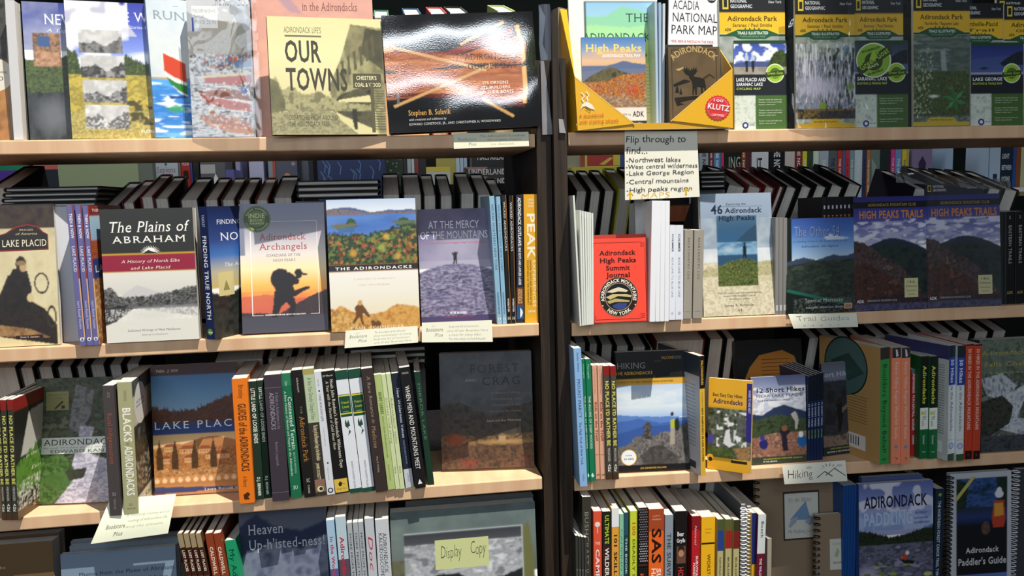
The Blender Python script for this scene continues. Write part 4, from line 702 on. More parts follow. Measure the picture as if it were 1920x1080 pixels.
def a_ww(a):
    a.grad(0, .5, ['2f3aa0', '4a5abe', '7a90dc', 'b4c6ea']); a.mix(a.poly([(0,0),(.45,0),(.65,.12),(.8,.25),(.55,.24),(.25,.2),(0,.25)]), 'c4c4ce', .85); a.spots(a.box(0, 0, .7, .5), 'e8eaf4', .035, .45, k=.9); a.mix(a.soft(.9, .4, .3, .05), 'e8ecf6'); a.mott(a.below([(0,.35),(.1,.37),(.14,.5),(.55,.52),(.65,.38),(.8,.44),(1,.46)], .02, .25, .55, spike=.02), ['2a3c1c', '4a5a2c', '1c2814', '6a7a3c'], .25)
    a.mott(a.box(0, .53, 1, 1), ['a8953a', 'c8b44c', '8a7c30', 'b8a850'], .08, sy=2); a.mott(a.box(0, .8, 1, 1), ['9a8a44', 'd8cc80', '6a6030', 'b8a858'], .6, sx=1, k=.7); a.spots(a.box(.5, .72, 1, .9), '4a4424', .15, .5)
    for i, (v0, v1) in enumerate(((.205,.375),(.395,.555),(.575,.735),(.755,.925))):
        m = a.box(.13+.01*i, v0, .62+.01*i, v1); a.mott(m, ['d0d0d0', 'b4b4b4', 'e4e4e4'], .05); vm = (v0+v1)/2
        a.mott(m*a.below([(0,vm+.02),(.3,vm-.02*(i%2)),(.45,vm+.03),(.6,vm-.04),(1,vm)], .02, .2), [['3a3a3a','8a8a8a','5a5a5a'],['5a5a5a','2a2a2a','9a9a9a'],['2c2c2c','6a6a6a','a8a8a8'],['d8d8d8','3a3a3a','8a8a8a']][i], .3 if i > 1 else .12)
    a.T('WE WERE', .48, 1.18, .07, .14, 'e9e8f6', 's'); a.T('World War II Stories from the', .34, 1.1, .165, .19, 'dcdcf0', 'i'); a.T('FLORA HOOPER', .78, 1.2, .935, .955, 'efe9d8', 'b')
face(1, 136, 302, 0, 'cover with four stacked black-and-white photos on blue sky and dry grass', d=(.6, 2.6), lean=5, t=.012, front=a_ww, kind='hardback', col='3c464c')
def a_sail(a):
    a.grad(0, .58, ['c2d0dc', 'd2d8da', 'c8d2d4']); a.mott(a.box(0, 0, 1, .55), ['bccbd6', 'd8dcdc'], .04, k=.5); a.mix(a.box(0, .565, 1, .58), 'b89a5a'); a.grad(.58, 1, ['4f9ae0', '3a84d4', '2f6fc4', '7ab8ea']); a.mott(a.box(0, .58, 1, 1), ['4a94dc', '3478c8', '6ab0ea'], .06, sx=.5, sy=2, k=.6); a.spots(a.box(0, .6, 1, 1), 'd8ecf8', .08, .6, sx=.5, sy=3); a.mix(a.poly([(.25,.8),(.5,.76),(.8,.79),(.5,.82)]), '3c9a4c', .8); a.mix(a.poly([(.35,.7),(.8,.69),(.8,.71),(.4,.72)]), '2a4a8c')
    a.mix(a.poly([(.27,.36),(.3,.37),(.8,.45),(.8,.7),(.6,.67),(.4,.6),(.28,.5)]), 'eceadf'); a.mix(a.poly([(.3,.39),(.8,.46),(.8,.6),(.5,.56),(.3,.52)]), 'c8452c'); a.mix(a.poly([(.34,.56),(.55,.6),(.8,.62),(.8,.69),(.6,.66),(.42,.61)]), '2a7a3c'); a.T('THE', .5, 1.6, -.01, .05, '5a80a8', 's'); a.T('RUNABOUT', .14, 2.1, .09, .15, '8a98a4', 's')
face(1, 293, 375, -6, 'light blue cover with a red and green sail over painted water', d=(.8, 3.2), lean=5, t=.02, front=a_sail, kind='hardback', col='9ab4cc')
def a_boat(a):
    a.fill('c8cbd0'); a.mott(a.all(), ['bcc0c6', 'd2d4d8'], .05, k=.5); a.mott(a.box(0, .24, .95, .4), ['9a978e', 'b8b4aa', '8a8880'], .5, sx=1, sy=2); a.mix(a.poly([(0,.4),(0,.26),(.1,.22),(.25,.25),(.2,.4)]), 'b0aca4', .5); a.spots(a.box(0, .4, 1, .56), '6a6258', .3, .52); a.spots(a.box(.2, .4, 1, .5), 'b85a44', .2, .62); a.spots(a.box(.3, .4, 1, .5), '3a6aa4', .2, .66, seed=9)
    a.mott(a.box(0, .56, 1, 1), ['e4e4e6', 'c6c8cc', 'efeff0'], .1, sx=.5, sy=2, k=.8); a.spots(a.box(0, .58, 1, 1), '4a5058', .35, .6, sx=.4, sy=2.2)
    for pts, c in ((((.22,.56),(1,.53),(1,.62),(.7,.63),(.24,.61)),'b3402c'),(((.2,.555),(1,.53),(1,.55),(.22,.575)),'dcc9a0'),(((.08,.68),(.4,.66),(.95,.72),(.98,.82),(.6,.8),(.25,.75)),'c24a28'),(((.05,.675),(.3,.69),(1,.745),(1,.765),(.3,.71)),'f0eee8'),(((.2,.7),(.5,.64),(.9,.68),(.95,.73),(.5,.72)),'9a5230'),(((.1,.84),(.3,.86),(.7,.92),(.98,.94),(.97,.985),(.6,.97),(.25,.92)),'cc7a34'),(((.15,.85),(.5,.84),(.95,.9),(.95,.94),(.5,.91)),'b86438')): a.mix(a.poly(pts), c)
    a.mix(a.ell(.33, .8, .06, .035), 'e8e6e0'); a.mix(a.ell(.33, .85, .07, .04), 'b87a58'); a.mix(a.ell(.86, .66, .05, .04), '2f4fa4'); a.mix(a.ell(.86, .62, .03, .02), '3a2a24'); a.mix(a.ell(.72, .88, .06, .03), 'c89068'); a.mix(a.poly([(.7,.46),(1,.44),(1,.49),(.75,.5)]), '5a84b4'); a.spots(a.box(.1,.6,1,.95), 'f2f0ec', .22, .66, k=.8); a.spots(a.box(.15,.66,1,.95), '5a2a1c', .4, .62, k=.7)
    a.mix(a.poly([(.3,.15),(.85,.17),(.95,.25),(.2,.25)]), 'aaa69a')
    for i in range(7): a.R(.25+i*.11, .385, .262+i*.11, .5, '8a867e')
    a.T('THE RUNABOUTS', .4, 1.1, -.02, .05, '77808a', 's')
    a.R(.08, .055, .49, .215, 'e2e4e6'); a.T('PUBLISHER PRICE 41.95', .1, .46, .08, .105, '6a6e78', 'h'); a.T('SALE', .12, .27, .12, .14, '6a6e78', 'h'); a.T('PRICE 25.95', .12, .46, .16, .185, '6a6e78', 'h'); a.R(.075, .14, .105, .24, '3f55a8')
bo = face(1, 362, 478, -4, 'watercolour cover of red wooden motor boats at a boathouse, with a white price sticker', d=(.2, .5), lean=4, t=.016, front=a_boat, col='b8bcc4', cell=.0012)
def a_pink(a):
    a.grad(0, 1, ['cf9a8a', 'dca28c', 'e0a886', 'c98c6c']); a.mott(a.all(), ['d8a294', 'c8968c', 'dcaa98'], .03, k=.5); a.mix(a.poly([(.13,0),(.25,.0),(.42,.18),(.3,.16)]), 'a48a9c', .7); a.mix(a.ell(.52, .34, .2, .05), '4a2f2c', .9)
    a.T('Fly Fishing', .1, .86, .0, .05, '6f7fb0', 's'); a.T('in the Adirondacks', .415, .87, .1, .155, '7d4a44', 's')
face(1, 482, 708, -25, 'peach pink book with dark red serif lettering behind the sepia street cover', d=3.6, lean=5, t=.012, front=a_pink, col='e0a488', cell=.002)
def a_towns(a):
    a.grad(0, 1, ['d6cf9a', 'ddd6a4', 'd0c896', 'b4ac7c']); a.mott(a.poly([(.72,.05),(1,.08),(1,1),(.93,1),(.9,.72),(.55,.78),(.5,.6),(.62,.35)]), ['8a855e', '6e6a4a', '9e996e'], .05); a.mott(a.poly([(.85,.08),(1,.1),(1,.45),(.8,.3)]), ['4e4b36', '3c3a2a'], .05)
    for i in range(6): a.mix(a.poly([(.62+.055*i, .38-.045*i), (.645+.055*i, .36-.045*i), (.65+.055*i, .52-.04*i), (.625+.055*i, .53-.04*i)]), '55523a')
    a.mott(a.poly([(.5,.78),(.6,.66),(.88,.56),(.9,.72),(.88,.95),(.75,.92),(.6,.85)]), ['3a3828', '57543c', '2a281c'], .08); a.mix(a.poly([(.52,.745),(.6,.7),(.86,.66),(.88,.72),(.68,.72),(.55,.76)]), 'd2cb96')
    a.mott(a.below([(0,.55),(.05,.5),(.1,.62),(.18,.6),(.3,.66),(.4,.63),(.5,.68),(.6,.72),(1,.75)], .02, .2, .8), ['8e8962', 'a8a378', '6c694a', '7c7954'], .12); a.mott(a.poly([(0,.52),(.06,.55),(.12,.7),(.12,.8),(0,.82)]), ['5c5940', '74714f'], .1); a.mott(a.poly([(0,.82),(.4,.77),(.6,.83),(.75,1),(0,1)]), ['8c8662', 'a8a27a', '6c684c', '9a946c'], .3, sx=.6); a.mix(a.poly([(.55,.8),(.62,.84),(.9,.96),(.93,1),(.75,1),(.6,.88)]), 'd0c894'); a.mix(a.poly([(.7,.78),(.74,.78),(.745,.86),(.74,.96),(.715,.96),(.7,.88)]), '2a281c')
    k = '3b392d'; a.T("ADIRONDACK LIFE'S", .14, .46, .085, .135, '6a674e', 'r'); a.R(.145, .155, .46, .17, '6a674e'); a.T('OUR', .14, .45, .205, .38, k, 'b'); a.T('TOWNS', .14, .67, .44, .62, k, 'b'); a.T('DISPATCHES FROM AROUND', .15, .57, .835, .875, '45432f', 'r'); a.T('THE ADIRONDACK PARK', .15, .5, .89, .93, '45432f', 'r')
    a.R(.72, .475, .97, .6, '4a4734'); a.T("CHESTER'S", .75, .93, .495, .528, 'd8d2a4', 'b'); a.T('COAL & WOOD', .735, .965, .555, .588, 'd8d2a4', 'b')
    for i in range(16): a.R(.9, .62+i*.022, .995, .625+i*.022, '6a664a')
    a.R(.87, .56, .9, .98, '565238')
ot = face(1, 511, 726, 30, 'sepia street cover with big distressed dark title', d=(-2.2, -.4), lean=7, t=.010, front=a_towns, kind='hardback', col='34321f', m='satin', spine=lambda a: a.S('OUR TOWNS', .25, .7, .3, .7, 'd8d2a4', 'b'), cell=.0013)
def a_guide(a):
    a.fill('17181a'); a.mott(a.poly([(.9,.2),(1,.15),(1,.55),(.88,.5)]), ['1a2014', '262e18', '14160f'], .1)
    a.mott(a.poly([(0,.29),(.1,.31),(.5,.36),(.86,.22),(.91,.2),(.94,.28),(.93,.42),(.88,.455),(.5,.44),(.1,.5),(0,.46)]), ['a0582a', 'b8692f', '8a4620', 'c07a3c'], .03, sx=.3, sy=2); a.mix(a.poly([(0,.31),(.2,.34),(.5,.35),(.86,.2),(.86,.13),(.7,.2),(.4,.33),(.1,.3)]), '7a2f22')
    a.mott(a.poly([(0,.5),(.3,.48),(.9,.465),(.93,.47),(.93,.7),(.9,.72),(.88,.78),(.6,.745),(.3,.7),(0,.72)]), ['9a5226', 'b4662e', '864018', 'bb7438'], .03, sx=.3, sy=2); a.mix(a.poly([(0,.66),(.4,.685),(.9,.775),(.9,.83),(.6,.76),(.2,.7),(0,.7)]), '5c2018'); a.mix(a.poly([(.1,.5),(.35,.52),(.9,.56),(.9,.6),(.4,.58),(.1,.56)]), '8c4a2a', .6)
    for pts in (((.87,.12),(.9,.11),(.925,.3),(.93,.42),(.9,.455),(.905,.3)), ((.9,.48),(.93,.47),(.93,.64),(.91,.8),(.885,.8),(.9,.64))): a.mix(a.poly(pts), 'd9a868')
    for (x0, y0), (x1, y1) in (((.5,.27),(.8,.085)), ((.02,.26),(.66,.5)), ((.04,.78),(.7,.455)), ((.62,.745),(.82,.905))):
        dx, dy = x1-x0, y1-y0; l = math.hypot(dx, dy*.8); ex, ey = -dy*.008/l, dx*.012/l; a.mix(a.poly([(x0+ex,y0+ey),(x1+ex,y1+ey),(x1-ex,y1-ey),(x0-ex,y0-ey)]), 'c49a62')
    a.mix(a.poly([(0,.24),(.06,.25),(.06,.31),(0,.32)]), 'c08a50'); a.mix(a.box(.06, .67, .075, .76), '6a6a6a')
    a.T('The', .68, .74, .285, .325, '241812', 'i'); a.T('ADIRONDACK', .52, .89, .355, .405, '241812', 's', .04); a.T('GUIDEBOAT', .54, .87, .435, .485, '241812', 's', .04)
    a.T('ITS ORIGINS', .63, .8, .595, .62, 'e8e4de', 's'); a.T('ITS BUILDERS', .62, .81, .635, .66, 'e8e4de', 's'); a.T('AND THEIR BOATS', .585, .83, .675, .7, 'e8e4de', 's')
    a.T('Stephen B. Sulavik', .13, .405, .815, .86, 'd9a95c', 's'); a.T('with revisions and additions by', .13, .375, .885, .905, 'c9c9c9', 'i'); a.T('EDWARD COMSTOCK, JR., AND CHRISTOPHER H. WOODWARD', .13, .73, .925, .945, 'c9c9c9', 's')
gb = face(1, 731, 1016, 29, 'wide glossy black cover of a varnished wooden rowing boat with crossed oars', d=(-1.2, -1.6), lean=8, t=.018, front=a_guide, kind='hardback', col='141416', m='gloss', cell=.0013, tw=-2.0)
# tops of the row behind the wide cover
for a_, b_, y, c, w in ((700,729,30,'3f7a5a','green'),(757,790,26,'2c4a6c','dark blue'),(806,838,24,'b8383a','red'),(842,878,23,'26282c','black and white'),(932,966,20,'a8c074','lime')):
    rear(1, a_, b_, y, f'{w} edged page block standing behind the wide boat cover on the top shelf', col=c, d=.13)
b = MB(); A = atX(697, .17, ZT[1]); b.box((A.x, A.y, ZT[1]+.001), (A.x+.11, A.y+.012, ZT[1]+.205), 'd89a5c'); tag(b.build('wooden_book_stand', 'maple'), 'light wooden stand edge between the peach book and the wide boat cover', 'stand')
def s_adk(a):
    a.G([(.1,0),(.6,.1),(.3,.3),(.7,.4),(.2,.55),(0,.3)], '5a6474'); a.S('ADIRONDACK', .86, 1.0, .2, .8, '8a94a8', 's')
shelve(1, 1015.5, 1036, 1009, 9, 'slate blue mottled thick spine standing above the side panels', d=6.5, dep=.14, yawd=14, col='3a4250', spine=s_adk, kind='hardback', lean=2)
shelve(1, 1036.5, 1049, 1034, 20, 'beige book beside the slate blue one above the side panels', d=7.5, dep=.13, col='8a7c68', lean=2)
# ------------------------------------------------------------------ top shelf, right bookcase: map rack
def card(pts, t=.0012, col='e8b22c', name='panel', m='satin', parent=None):
    p = [Vector(q) for q in pts]; n = (p[1]-p[0]).cross(p[2]-p[0]).normalized()*t; mb = MB(); k = len(p)
    mb.add([q for q in p]+[q+n for q in p], [tuple(range(k))[::-1], tuple(range(k, 2*k))]+[(i, (i+1) % k, (i+1) % k+k, i+k) for i in range(k)], col); o = mb.build(name, m); return child(o, parent) if parent else o
yb = empty('cardboard_display_box'); tag(yb, 'yellow cut-out cardboard counter box holding maps above the handwritten note', 'box')
FY = -.017; BYk = .085
def q(x, y, d=FY): return onY(x, y, d)
zb = ZT[1]+.001
bl = q(1083, 240); br = q(1374, 236); bl.z = br.z = zb
card([bl, q(1190, 232), q(1077, 143)], parent=yb, name='front_left_flap'); card([br, q(1373, 128), q(1258, 226)], parent=yb, name='front_right_flap')
card([bl+Vector((0, .0015, 0)), br+Vector((0, .0015, 0)), q(1374, 229)+Vector((0, .0015, 0)), q(1080, 232)+Vector((0, .0015, 0))], parent=yb, name='front_lip', col='d9a428')
def back(v, z=None): w = v.copy(); w.y += .10; w.z = v.z if z is None else z; return w
tl = q(1077, 143); tb = onY(1050, 17, .085); card([bl, tl, onY(1062, 18, .075), tb, Vector((tb.x, .085, zb))][::-1], parent=yb, name='side_wall', col='e2ac2c')
tr = q(1373, 128); tb2 = onY(1331, 62, .085); card([br, tr, tb2, Vector((tb2.x, .085, zb))], parent=yb, name='side_wall', col='e2ac2c')
card([Vector((bl.x, FY, zb)), Vector((br.x, FY, zb)), Vector((tb2.x, .085, zb)), Vector((tb.x, .085, zb))], parent=yb, name='box_floor', col='c9ae80')
m = MB()
for (x0, y0), (x1, y1) in (((1077.5,145),(1190,234)), ((1258,227),(1373,130))):
    m.tube([q(x0, y0, FY-.001), q(x1, y1, FY-.001)], .0006, 4, 'f6dc8c')
child(m.build('creased_edge', 'satin'), yb)
def qdec(px, parent, name, d=FY-.002):   # crisp print on the box front, drawn in its own plane
    mb = MB()
    for k, (pts, c) in enumerate(px): mb.add([onY(x, y, d-.0001*k) for x, y in pts], [tuple(range(len(pts)))], c)
    return child(mb.build(name, 'matte'), parent)
def circ(cx, cy, r, n=36, star=0): return [(cx+r*(1-star*(i % 2))*math.cos(i*2*math.pi/n), cy+r*(1-star*(i % 2))*math.sin(i*2*math.pi/n)) for i in range(n)]
def ptext(t, x0, y0, x1, y1, hpx, c, st='r', sp=0):      # baseline from (x0,y0) to (x1,y1)
    V, fs, tw, th = text_geo(t, st, sp); dx, dy = (x1-x0)/tw, (y1-y0)/tw; l = math.hypot(x1-x0, y1-y0); nx, ny = (y1-y0)/l, -(x1-x0)/l
    return [((x0+p[0]*dx+p[1]/th*hpx*nx, y0+p[0]*dy+p[1]/th*hpx*ny)) for p in V], fs, c
def pdec(texts, parent, name, d, m='matte'):
    mb = MB()
    for k, (v, fs, c) in enumerate(texts): mb.add([onY(x, y, d-.0001*k) for x, y in v], fs, c)
    return child(mb.build(name, m), parent)
qdec([(circ(1346, 202, 24, 48, .08), 'd8343a'), (circ(1346, 202, 19.5), 'e8a0a0'), (circ(1346, 202, 18.8), 'd8343a')], yb, 'red_seal')
pdec([ptext('KLUTZ', 1327, 203, 1367, 209, 10, 'f6eeee', 'b'), ptext('100%', 1338, 190, 1356, 192, 5, 'f2d0d0', 'b'), ptext('CERTIFIED', 1334, 217, 1358, 219, 4, 'f2d0d0', 'b')], yb, 'seal_lettering', FY-.0026)
pdec([ptext('A sketchbook', 1086, 220, 1133, 218, 6, 'cf5426', 'r'), ptext('with training wheels', 1086, 231, 1160, 228, 6, 'cf5426', 'r')], yb, 'printed_line', FY-.0023)
qdec([([(1088,207),(1092,195),(1100,190),(1110,196),(1116,206),(1108,204),(1098,199),(1092,201)], 'f2ead8'), ([(1093,192),(1090,186),(1095,180),(1089,174),(1091,173),(1097,180),(1093,186),(1096,191)], 'efe6d0'), ([(1101,190),(1099,184),(1103,178),(1098,172),(1100,171),(1105,178),(1102,184),(1104,190)], 'efe6d0'), ([(1098,202),(1108,208),(1107,209),(1097,203)], '3a2a14')], yb, 'doodle')
def a_thead(a):
    a.fill('e4e8e4'); a.fill('1f3a44', .17, .055, 1, 1); a.grad(.06, .3, ['8fc0e0', 'a8d0e0'], .19, .99); m = a.box(.19, .06, .99, 1); a.mix(m*a.below([(0,.17),(.4,.16),(.6,.09),(.8,.12),(1,.15)], .01, .1), '8ccba8'); a.mix(m*a.below([(0,.25),(.3,.22),(.7,.24),(1,.21)], .01, .1), 'a2d8a0'); a.mix(m*a.below([(0,.33),(1,.32)], .004, .1), 'b8dc80'); a.fill('dce4a8', .19, .5, .99, .98)
    a.T('THE', .64, .9, .14, .2, '2c4a4c', 's'); a.T("ADIRONDACK'S", .15, .99, .28, .34, '2c4a3c', 's'); a.T('MAPS', .5, .96, .42, .48, '2c5a2c', 's')
    for i in range(14): a.R(.68, .52+i*.025, .95, .526+i*.025, 'b4bc80')
face(1, 1072, 1237, -12, 'large green and blue panelled map book standing at the back of the yellow box', d=6.5, lean=3, t=.008, front=a_thead, col='d8dcd8', cell=.0018)
def a_hp(a):
    a.grad(0, .5, ['4a7ab8', '7a9cc4', 'e0b890', 'c8a484', '8a94a8']); a.mix(a.soft(.5, .17, .5, .06), 'e8b878', .8); a.mix(a.below([(0,.3),(.4,.3),(.65,.25),(.8,.27),(1,.29)], .004, .1, .5), '5c6c90'); a.mix(a.below([(0,.36),(.3,.34),(1,.33)], .006, .1, .5), '6a7490'); a.mott(a.below([(0,.48),(.1,.42),(.3,.35),(.45,.31),(.55,.34),(.8,.4),(1,.42)], .006, .2), ['4a4a30', '6a6040', '38382a'], .12)
    a.mott(a.below([(0,.48),(.4,.46),(.6,.4),(1,.38)], .01, .2), ['b8782c', '8a4a20', 'd8983c', '5a4428', 'a8342c', 'c88a4c', '3c3a28', 'b8a088'], .3); a.mix(a.soft(.8, .56, .16, .08)*np.clip(fbm(a.x*.6, a.y*.6, 3)*2.2-.4, 0, 1), 'b83020', .9); a.mott(a.below([(0,.62),(.3,.6),(1,.68)], .02, .2), ['8a8478', '4a463c', 'b8ae98', '3a3c30'], .2, k=.6)
    a.fill('dcd8d0', .2, .75, 1, .89); a.fill('22201c', .2, .89, 1, 1); a.T('High Peaks', .07, .94, .075, .155, 'f2d27a', 'b'); a.T('ADIRONDACK TRAIL MAP', .32, .92, .18, .21, 'f0f0f0', 'b'); a.T('ADK', .78, .96, .79, .845, '26241f', 'b'); a.T('50 & ADK.org', .55, .75, .81, .83, '4a4640', 'r'); a.T('& Topographic', .62, .93, .905, .925, 'e8e4d8', 'b'); a.T('Mountains', .68, .9, .945, .965, 'd8a050', 'b')
face(1, 1094, 1213, 70, 'folded trail map with autumn ridge and yellow title inside the yellow box', d=.6, lean=3, t=.006, front=a_hp, kind='folded_map', cat='map', col='d8d4cc', cell=.0011)
for i, (x, c) in enumerate(((1231, 'b0c4d8'), (1236, '9cb4cc'), (1241, 'c8ccd0'))): shelve(1, x, x+4.5, x-4+i*3, 3+i*2, ['left','middle','right'][i]+' of three thin folded map edges between the two cover fronts in the yellow box', d=3.0+i*.3, dep=.06, col=c, name='folded_map', kind='booklet', cat='map')
def a_aca(a):
    a.fill('e6e8ea'); a.fill('c8403c', 0, 0, 1, .012); k = '24262a'
    a.T('ACADIA', .08, .6, .03, .095, k, 'r'); a.T('NATIONAL', .08, .96, .12, .185, k, 'r'); a.T('PARK MAP', .06, .96, .21, .275, k, 'r'); a.T('HIKE, BIKE & PADDLE IN THE PARK', .05, .9, .32, .338, 'b84848', 'b'); a.T('Waterproof and tear-proof', .06, .55, .365, .378, '5a5e64', 'r'); a.T('with trail descriptions and more', .06, .8, .4, .412, '5a5e64', 'r'); a.E(.84, .005, .09, '2c2e30'); a.G([(.78,.02),(.83,-.01),(.87,.0),(.9,.02)], 'd8dadc')
face(1, 1250, 1344, -8, 'tall white map with thin black capitals and red line, above the brown embossed book', d=3.2, lean=3, t=.005, front=a_aca, kind='folded_map', cat='map', col='dcdee0', cell=.004, tw=2.2)
def a_moose(a):
    a.fill('5c4c36'); a.mott(a.all(), ['54452f', '6a583e'], .1, k=.6); k = '1c1a14'
    for r_ in ((.06,.03,.94,.04),(.06,.03,.075,.97),(.925,.03,.94,.97),(.06,.96,.94,.97)): a.R(*r_, '3a2f20')
    a.A('ADIRONDACK', .5, .42, .56, -46, 46, .11, 'b49a64', 'S'); a.G([(.14,.27),(.3,.24),(.28,.26),(.2,.29)], 'b49a64')
    a.G([(.09,.450),(.3,.390),(.42,.410),(.42,.420),(.1,.480)], k); a.G([(.62,.390),(.8,.320),(.9,.370),(.9,.390),(.8,.350),(.66,.410)], '3a3020')
    a.G([(.4,.350),(.44,.340),(.48,.330),(.5,.360),(.62,.370),(.7,.400),(.72,.470),(.72,.580),(.7,.580),(.69,.500),(.66,.490),(.66,.580),(.63,.580),(.62,.490),(.55,.480),(.54,.580),(.51,.580),(.5,.490),(.48,.580),(.455,.580),(.46,.460),(.44,.410),(.42,.390),(.395,.375)], k)
    a.G([(.38,.340),(.36,.290),(.4,.310),(.42,.280),(.44,.310),(.47,.280),(.47,.320),(.51,.290),(.5,.335),(.46,.345),(.43,.340)], k)
    a.G([(.4,.35),(.33,.33),(.27,.27),(.31,.285),(.3,.24),(.345,.275),(.35,.235),(.385,.28),(.4,.25),(.42,.31),(.45,.25),(.465,.28),(.5,.235),(.505,.275),(.55,.24),(.54,.285),(.58,.27),(.52,.33),(.45,.35)], k)
    a.G([(.1,.610),(.5,.590),(.8,.610),(.4,.640),(.2,.670),(.3,.690),(.15,.710)], k); a.G([(.12,.550),(.16,.440),(.2,.550)], k); a.G([(.2,.570),(.23,.490),(.26,.570)], k)
face(1, 1256, 1352, 88, 'brown embossed book with gilt arched title and black moose, in the yellow box', d=1.0, lean=4, t=.016, front=a_moose, kind='hardback', col='2a2a2c', cell=.004)
face(1, 1250, 1340, 84, 'second copy behind the brown embossed moose book', d=2.9, lean=4, t=.010, kind='hardback', col='34302c', grid=False)
def ng(title1, title2, pic, wide=True, hdr=(.03,.13)):
    def f(a):
        a.fill('e4e4e0'); a.fill('25282c', 0, 0, 1, .125); a.fill('e8bc34', 0, .125, 1, .285); pic(a)
        a.G([(0,.285),(.1,.285),(.28,.25),(.72,.25),(.9,.285),(1,.285),(1,.3),(.78,.3),(.7,.32),(.3,.32),(.22,.3),(0,.3)], '2a5a3c')
        a.R(.05, .015, .14, .1, 'd8c23c'); a.R(.07, .03, .12, .085, '25282c'); a.T('NATIONAL', .17, .42, .025, .05, 'd4d8dc', 'b'); a.T('GEOGRAPHIC', .17, .5, .065, .09, 'd4d8dc', 'b'); a.T('New York', .75, .95, .035, .055, 'b8bcc0', 'b')
        a.T(title1, .12, .88, .15, .185, '5a4a1c', 'b'); a.T(title2, .2, .8, .205, .228, '6a5a24', 'b'); a.T('TRAILS ILLUSTRATED', .27, .74, .265, .285, 'e0ece0', 'b'); a.T('TOPOGRAPHIC MAP', .31, .7, .295, .308, '8ab098', 'r'); a.T('ADK', .08, .18, .24, .26, '2a2414', 'b')
        for i in range(4): a.R(.38+i*.07, .238, .4+i*.07, .248, '5a4a1c')
    return f
def pic_birch(a):
    a.mott(a.box(0, .3, 1, 1), ['9aa89a', 'c4ccc0', '7a8a80', 'aab4a8'], .06); a.mott(a.box(0, .45, 1, .9), ['8a94a4', 'b8b8c8', '5a6470', 'd0d0d8'], .2, sx=2, sy=.3); a.spots(a.box(0, .35, 1, .8), 'eceef4', .4, .58, sx=1.5, sy=.12); a.spots(a.box(.4, .38, 1, .85), '2a3a30', .5, .55, seed=8, sx=1, sy=.15); a.mix(a.soft(.4, .68, .5, .1), 'd4d0e4', .8); a.mix(a.ell(.45, .83, .06, .03), '8aa83c'); a.mix(a.soft(.92, .68, .08, .05), '7a9a3c')
    a.mott(a.box(0, .85, 1, .93), ['6a5a34', '9a7a3c', '3a3a2c', '25303a'], .3); a.mix(a.box(.4, .87, 1, .93), '2a3038', .8); a.mix(a.poly([(0,.965),(.22,.965),(.3,.93),(.7,.93),(.78,.965),(1,.965),(1,1),(0,1)]), 'e4b82c'); a.fill('c9d4d8', .75, .33, .95, .37) if 0 else None; a.T('REVISED REGULARLY', .3, .7, .945, .957, '6a5a24', 'b'); a.mix(a.ell(.85, .39, .06, .03), '6a9ab0', .7)
def pic_falls(a):
    a.mott(a.box(0, .3, 1, 1), ['5a6a60', '7a8a80', '44544a', '8a968c'], .06, sy=2); a.mott(a.box(0, .33, 1, .6), ['8a9a94', '4a5a52', '6a7a72'], .08, sx=.4, sy=2); a.mix(a.poly([(.48,.42),(.56,.42),(.6,.6),(.5,.6)]), 'a8b4b4', .7); a.mott(a.box(0, .58, 1, .92), ['3a4a2c', '5a6a3c', '2a3824', '6a7a4c'], .2); a.spots(a.box(0, .4, .35, .9), 'b0bca0', .3, .62); a.mix(a.soft(.36, .77, .12, .015), 'e8ece4')
    for k in range(6): t = k*math.pi/3+.3; a.mix(a.poly([(.74,.8),(.74+.1*math.cos(t-.3),.8+.05*math.sin(t-.3)),(.74+.22*math.cos(t),.8+.11*math.sin(t)),(.74+.1*math.cos(t+.3),.8+.05*math.sin(t+.3))]), ['3c8a4c','2f7a44','4a9a58'][k % 3])
    a.mix(a.poly([(0,.965),(.22,.965),(.3,.93),(.7,.93),(.78,.965),(1,.965),(1,1),(0,1)]), 'cdb43c'); a.T('REVISED REGULARLY', .3, .7, .945, .957, '6a5a24', 'b')
def pic_plain(a): a.mott(a.box(0, .3, 1, 1), ['b0b8b4', '8a928c'], .06)
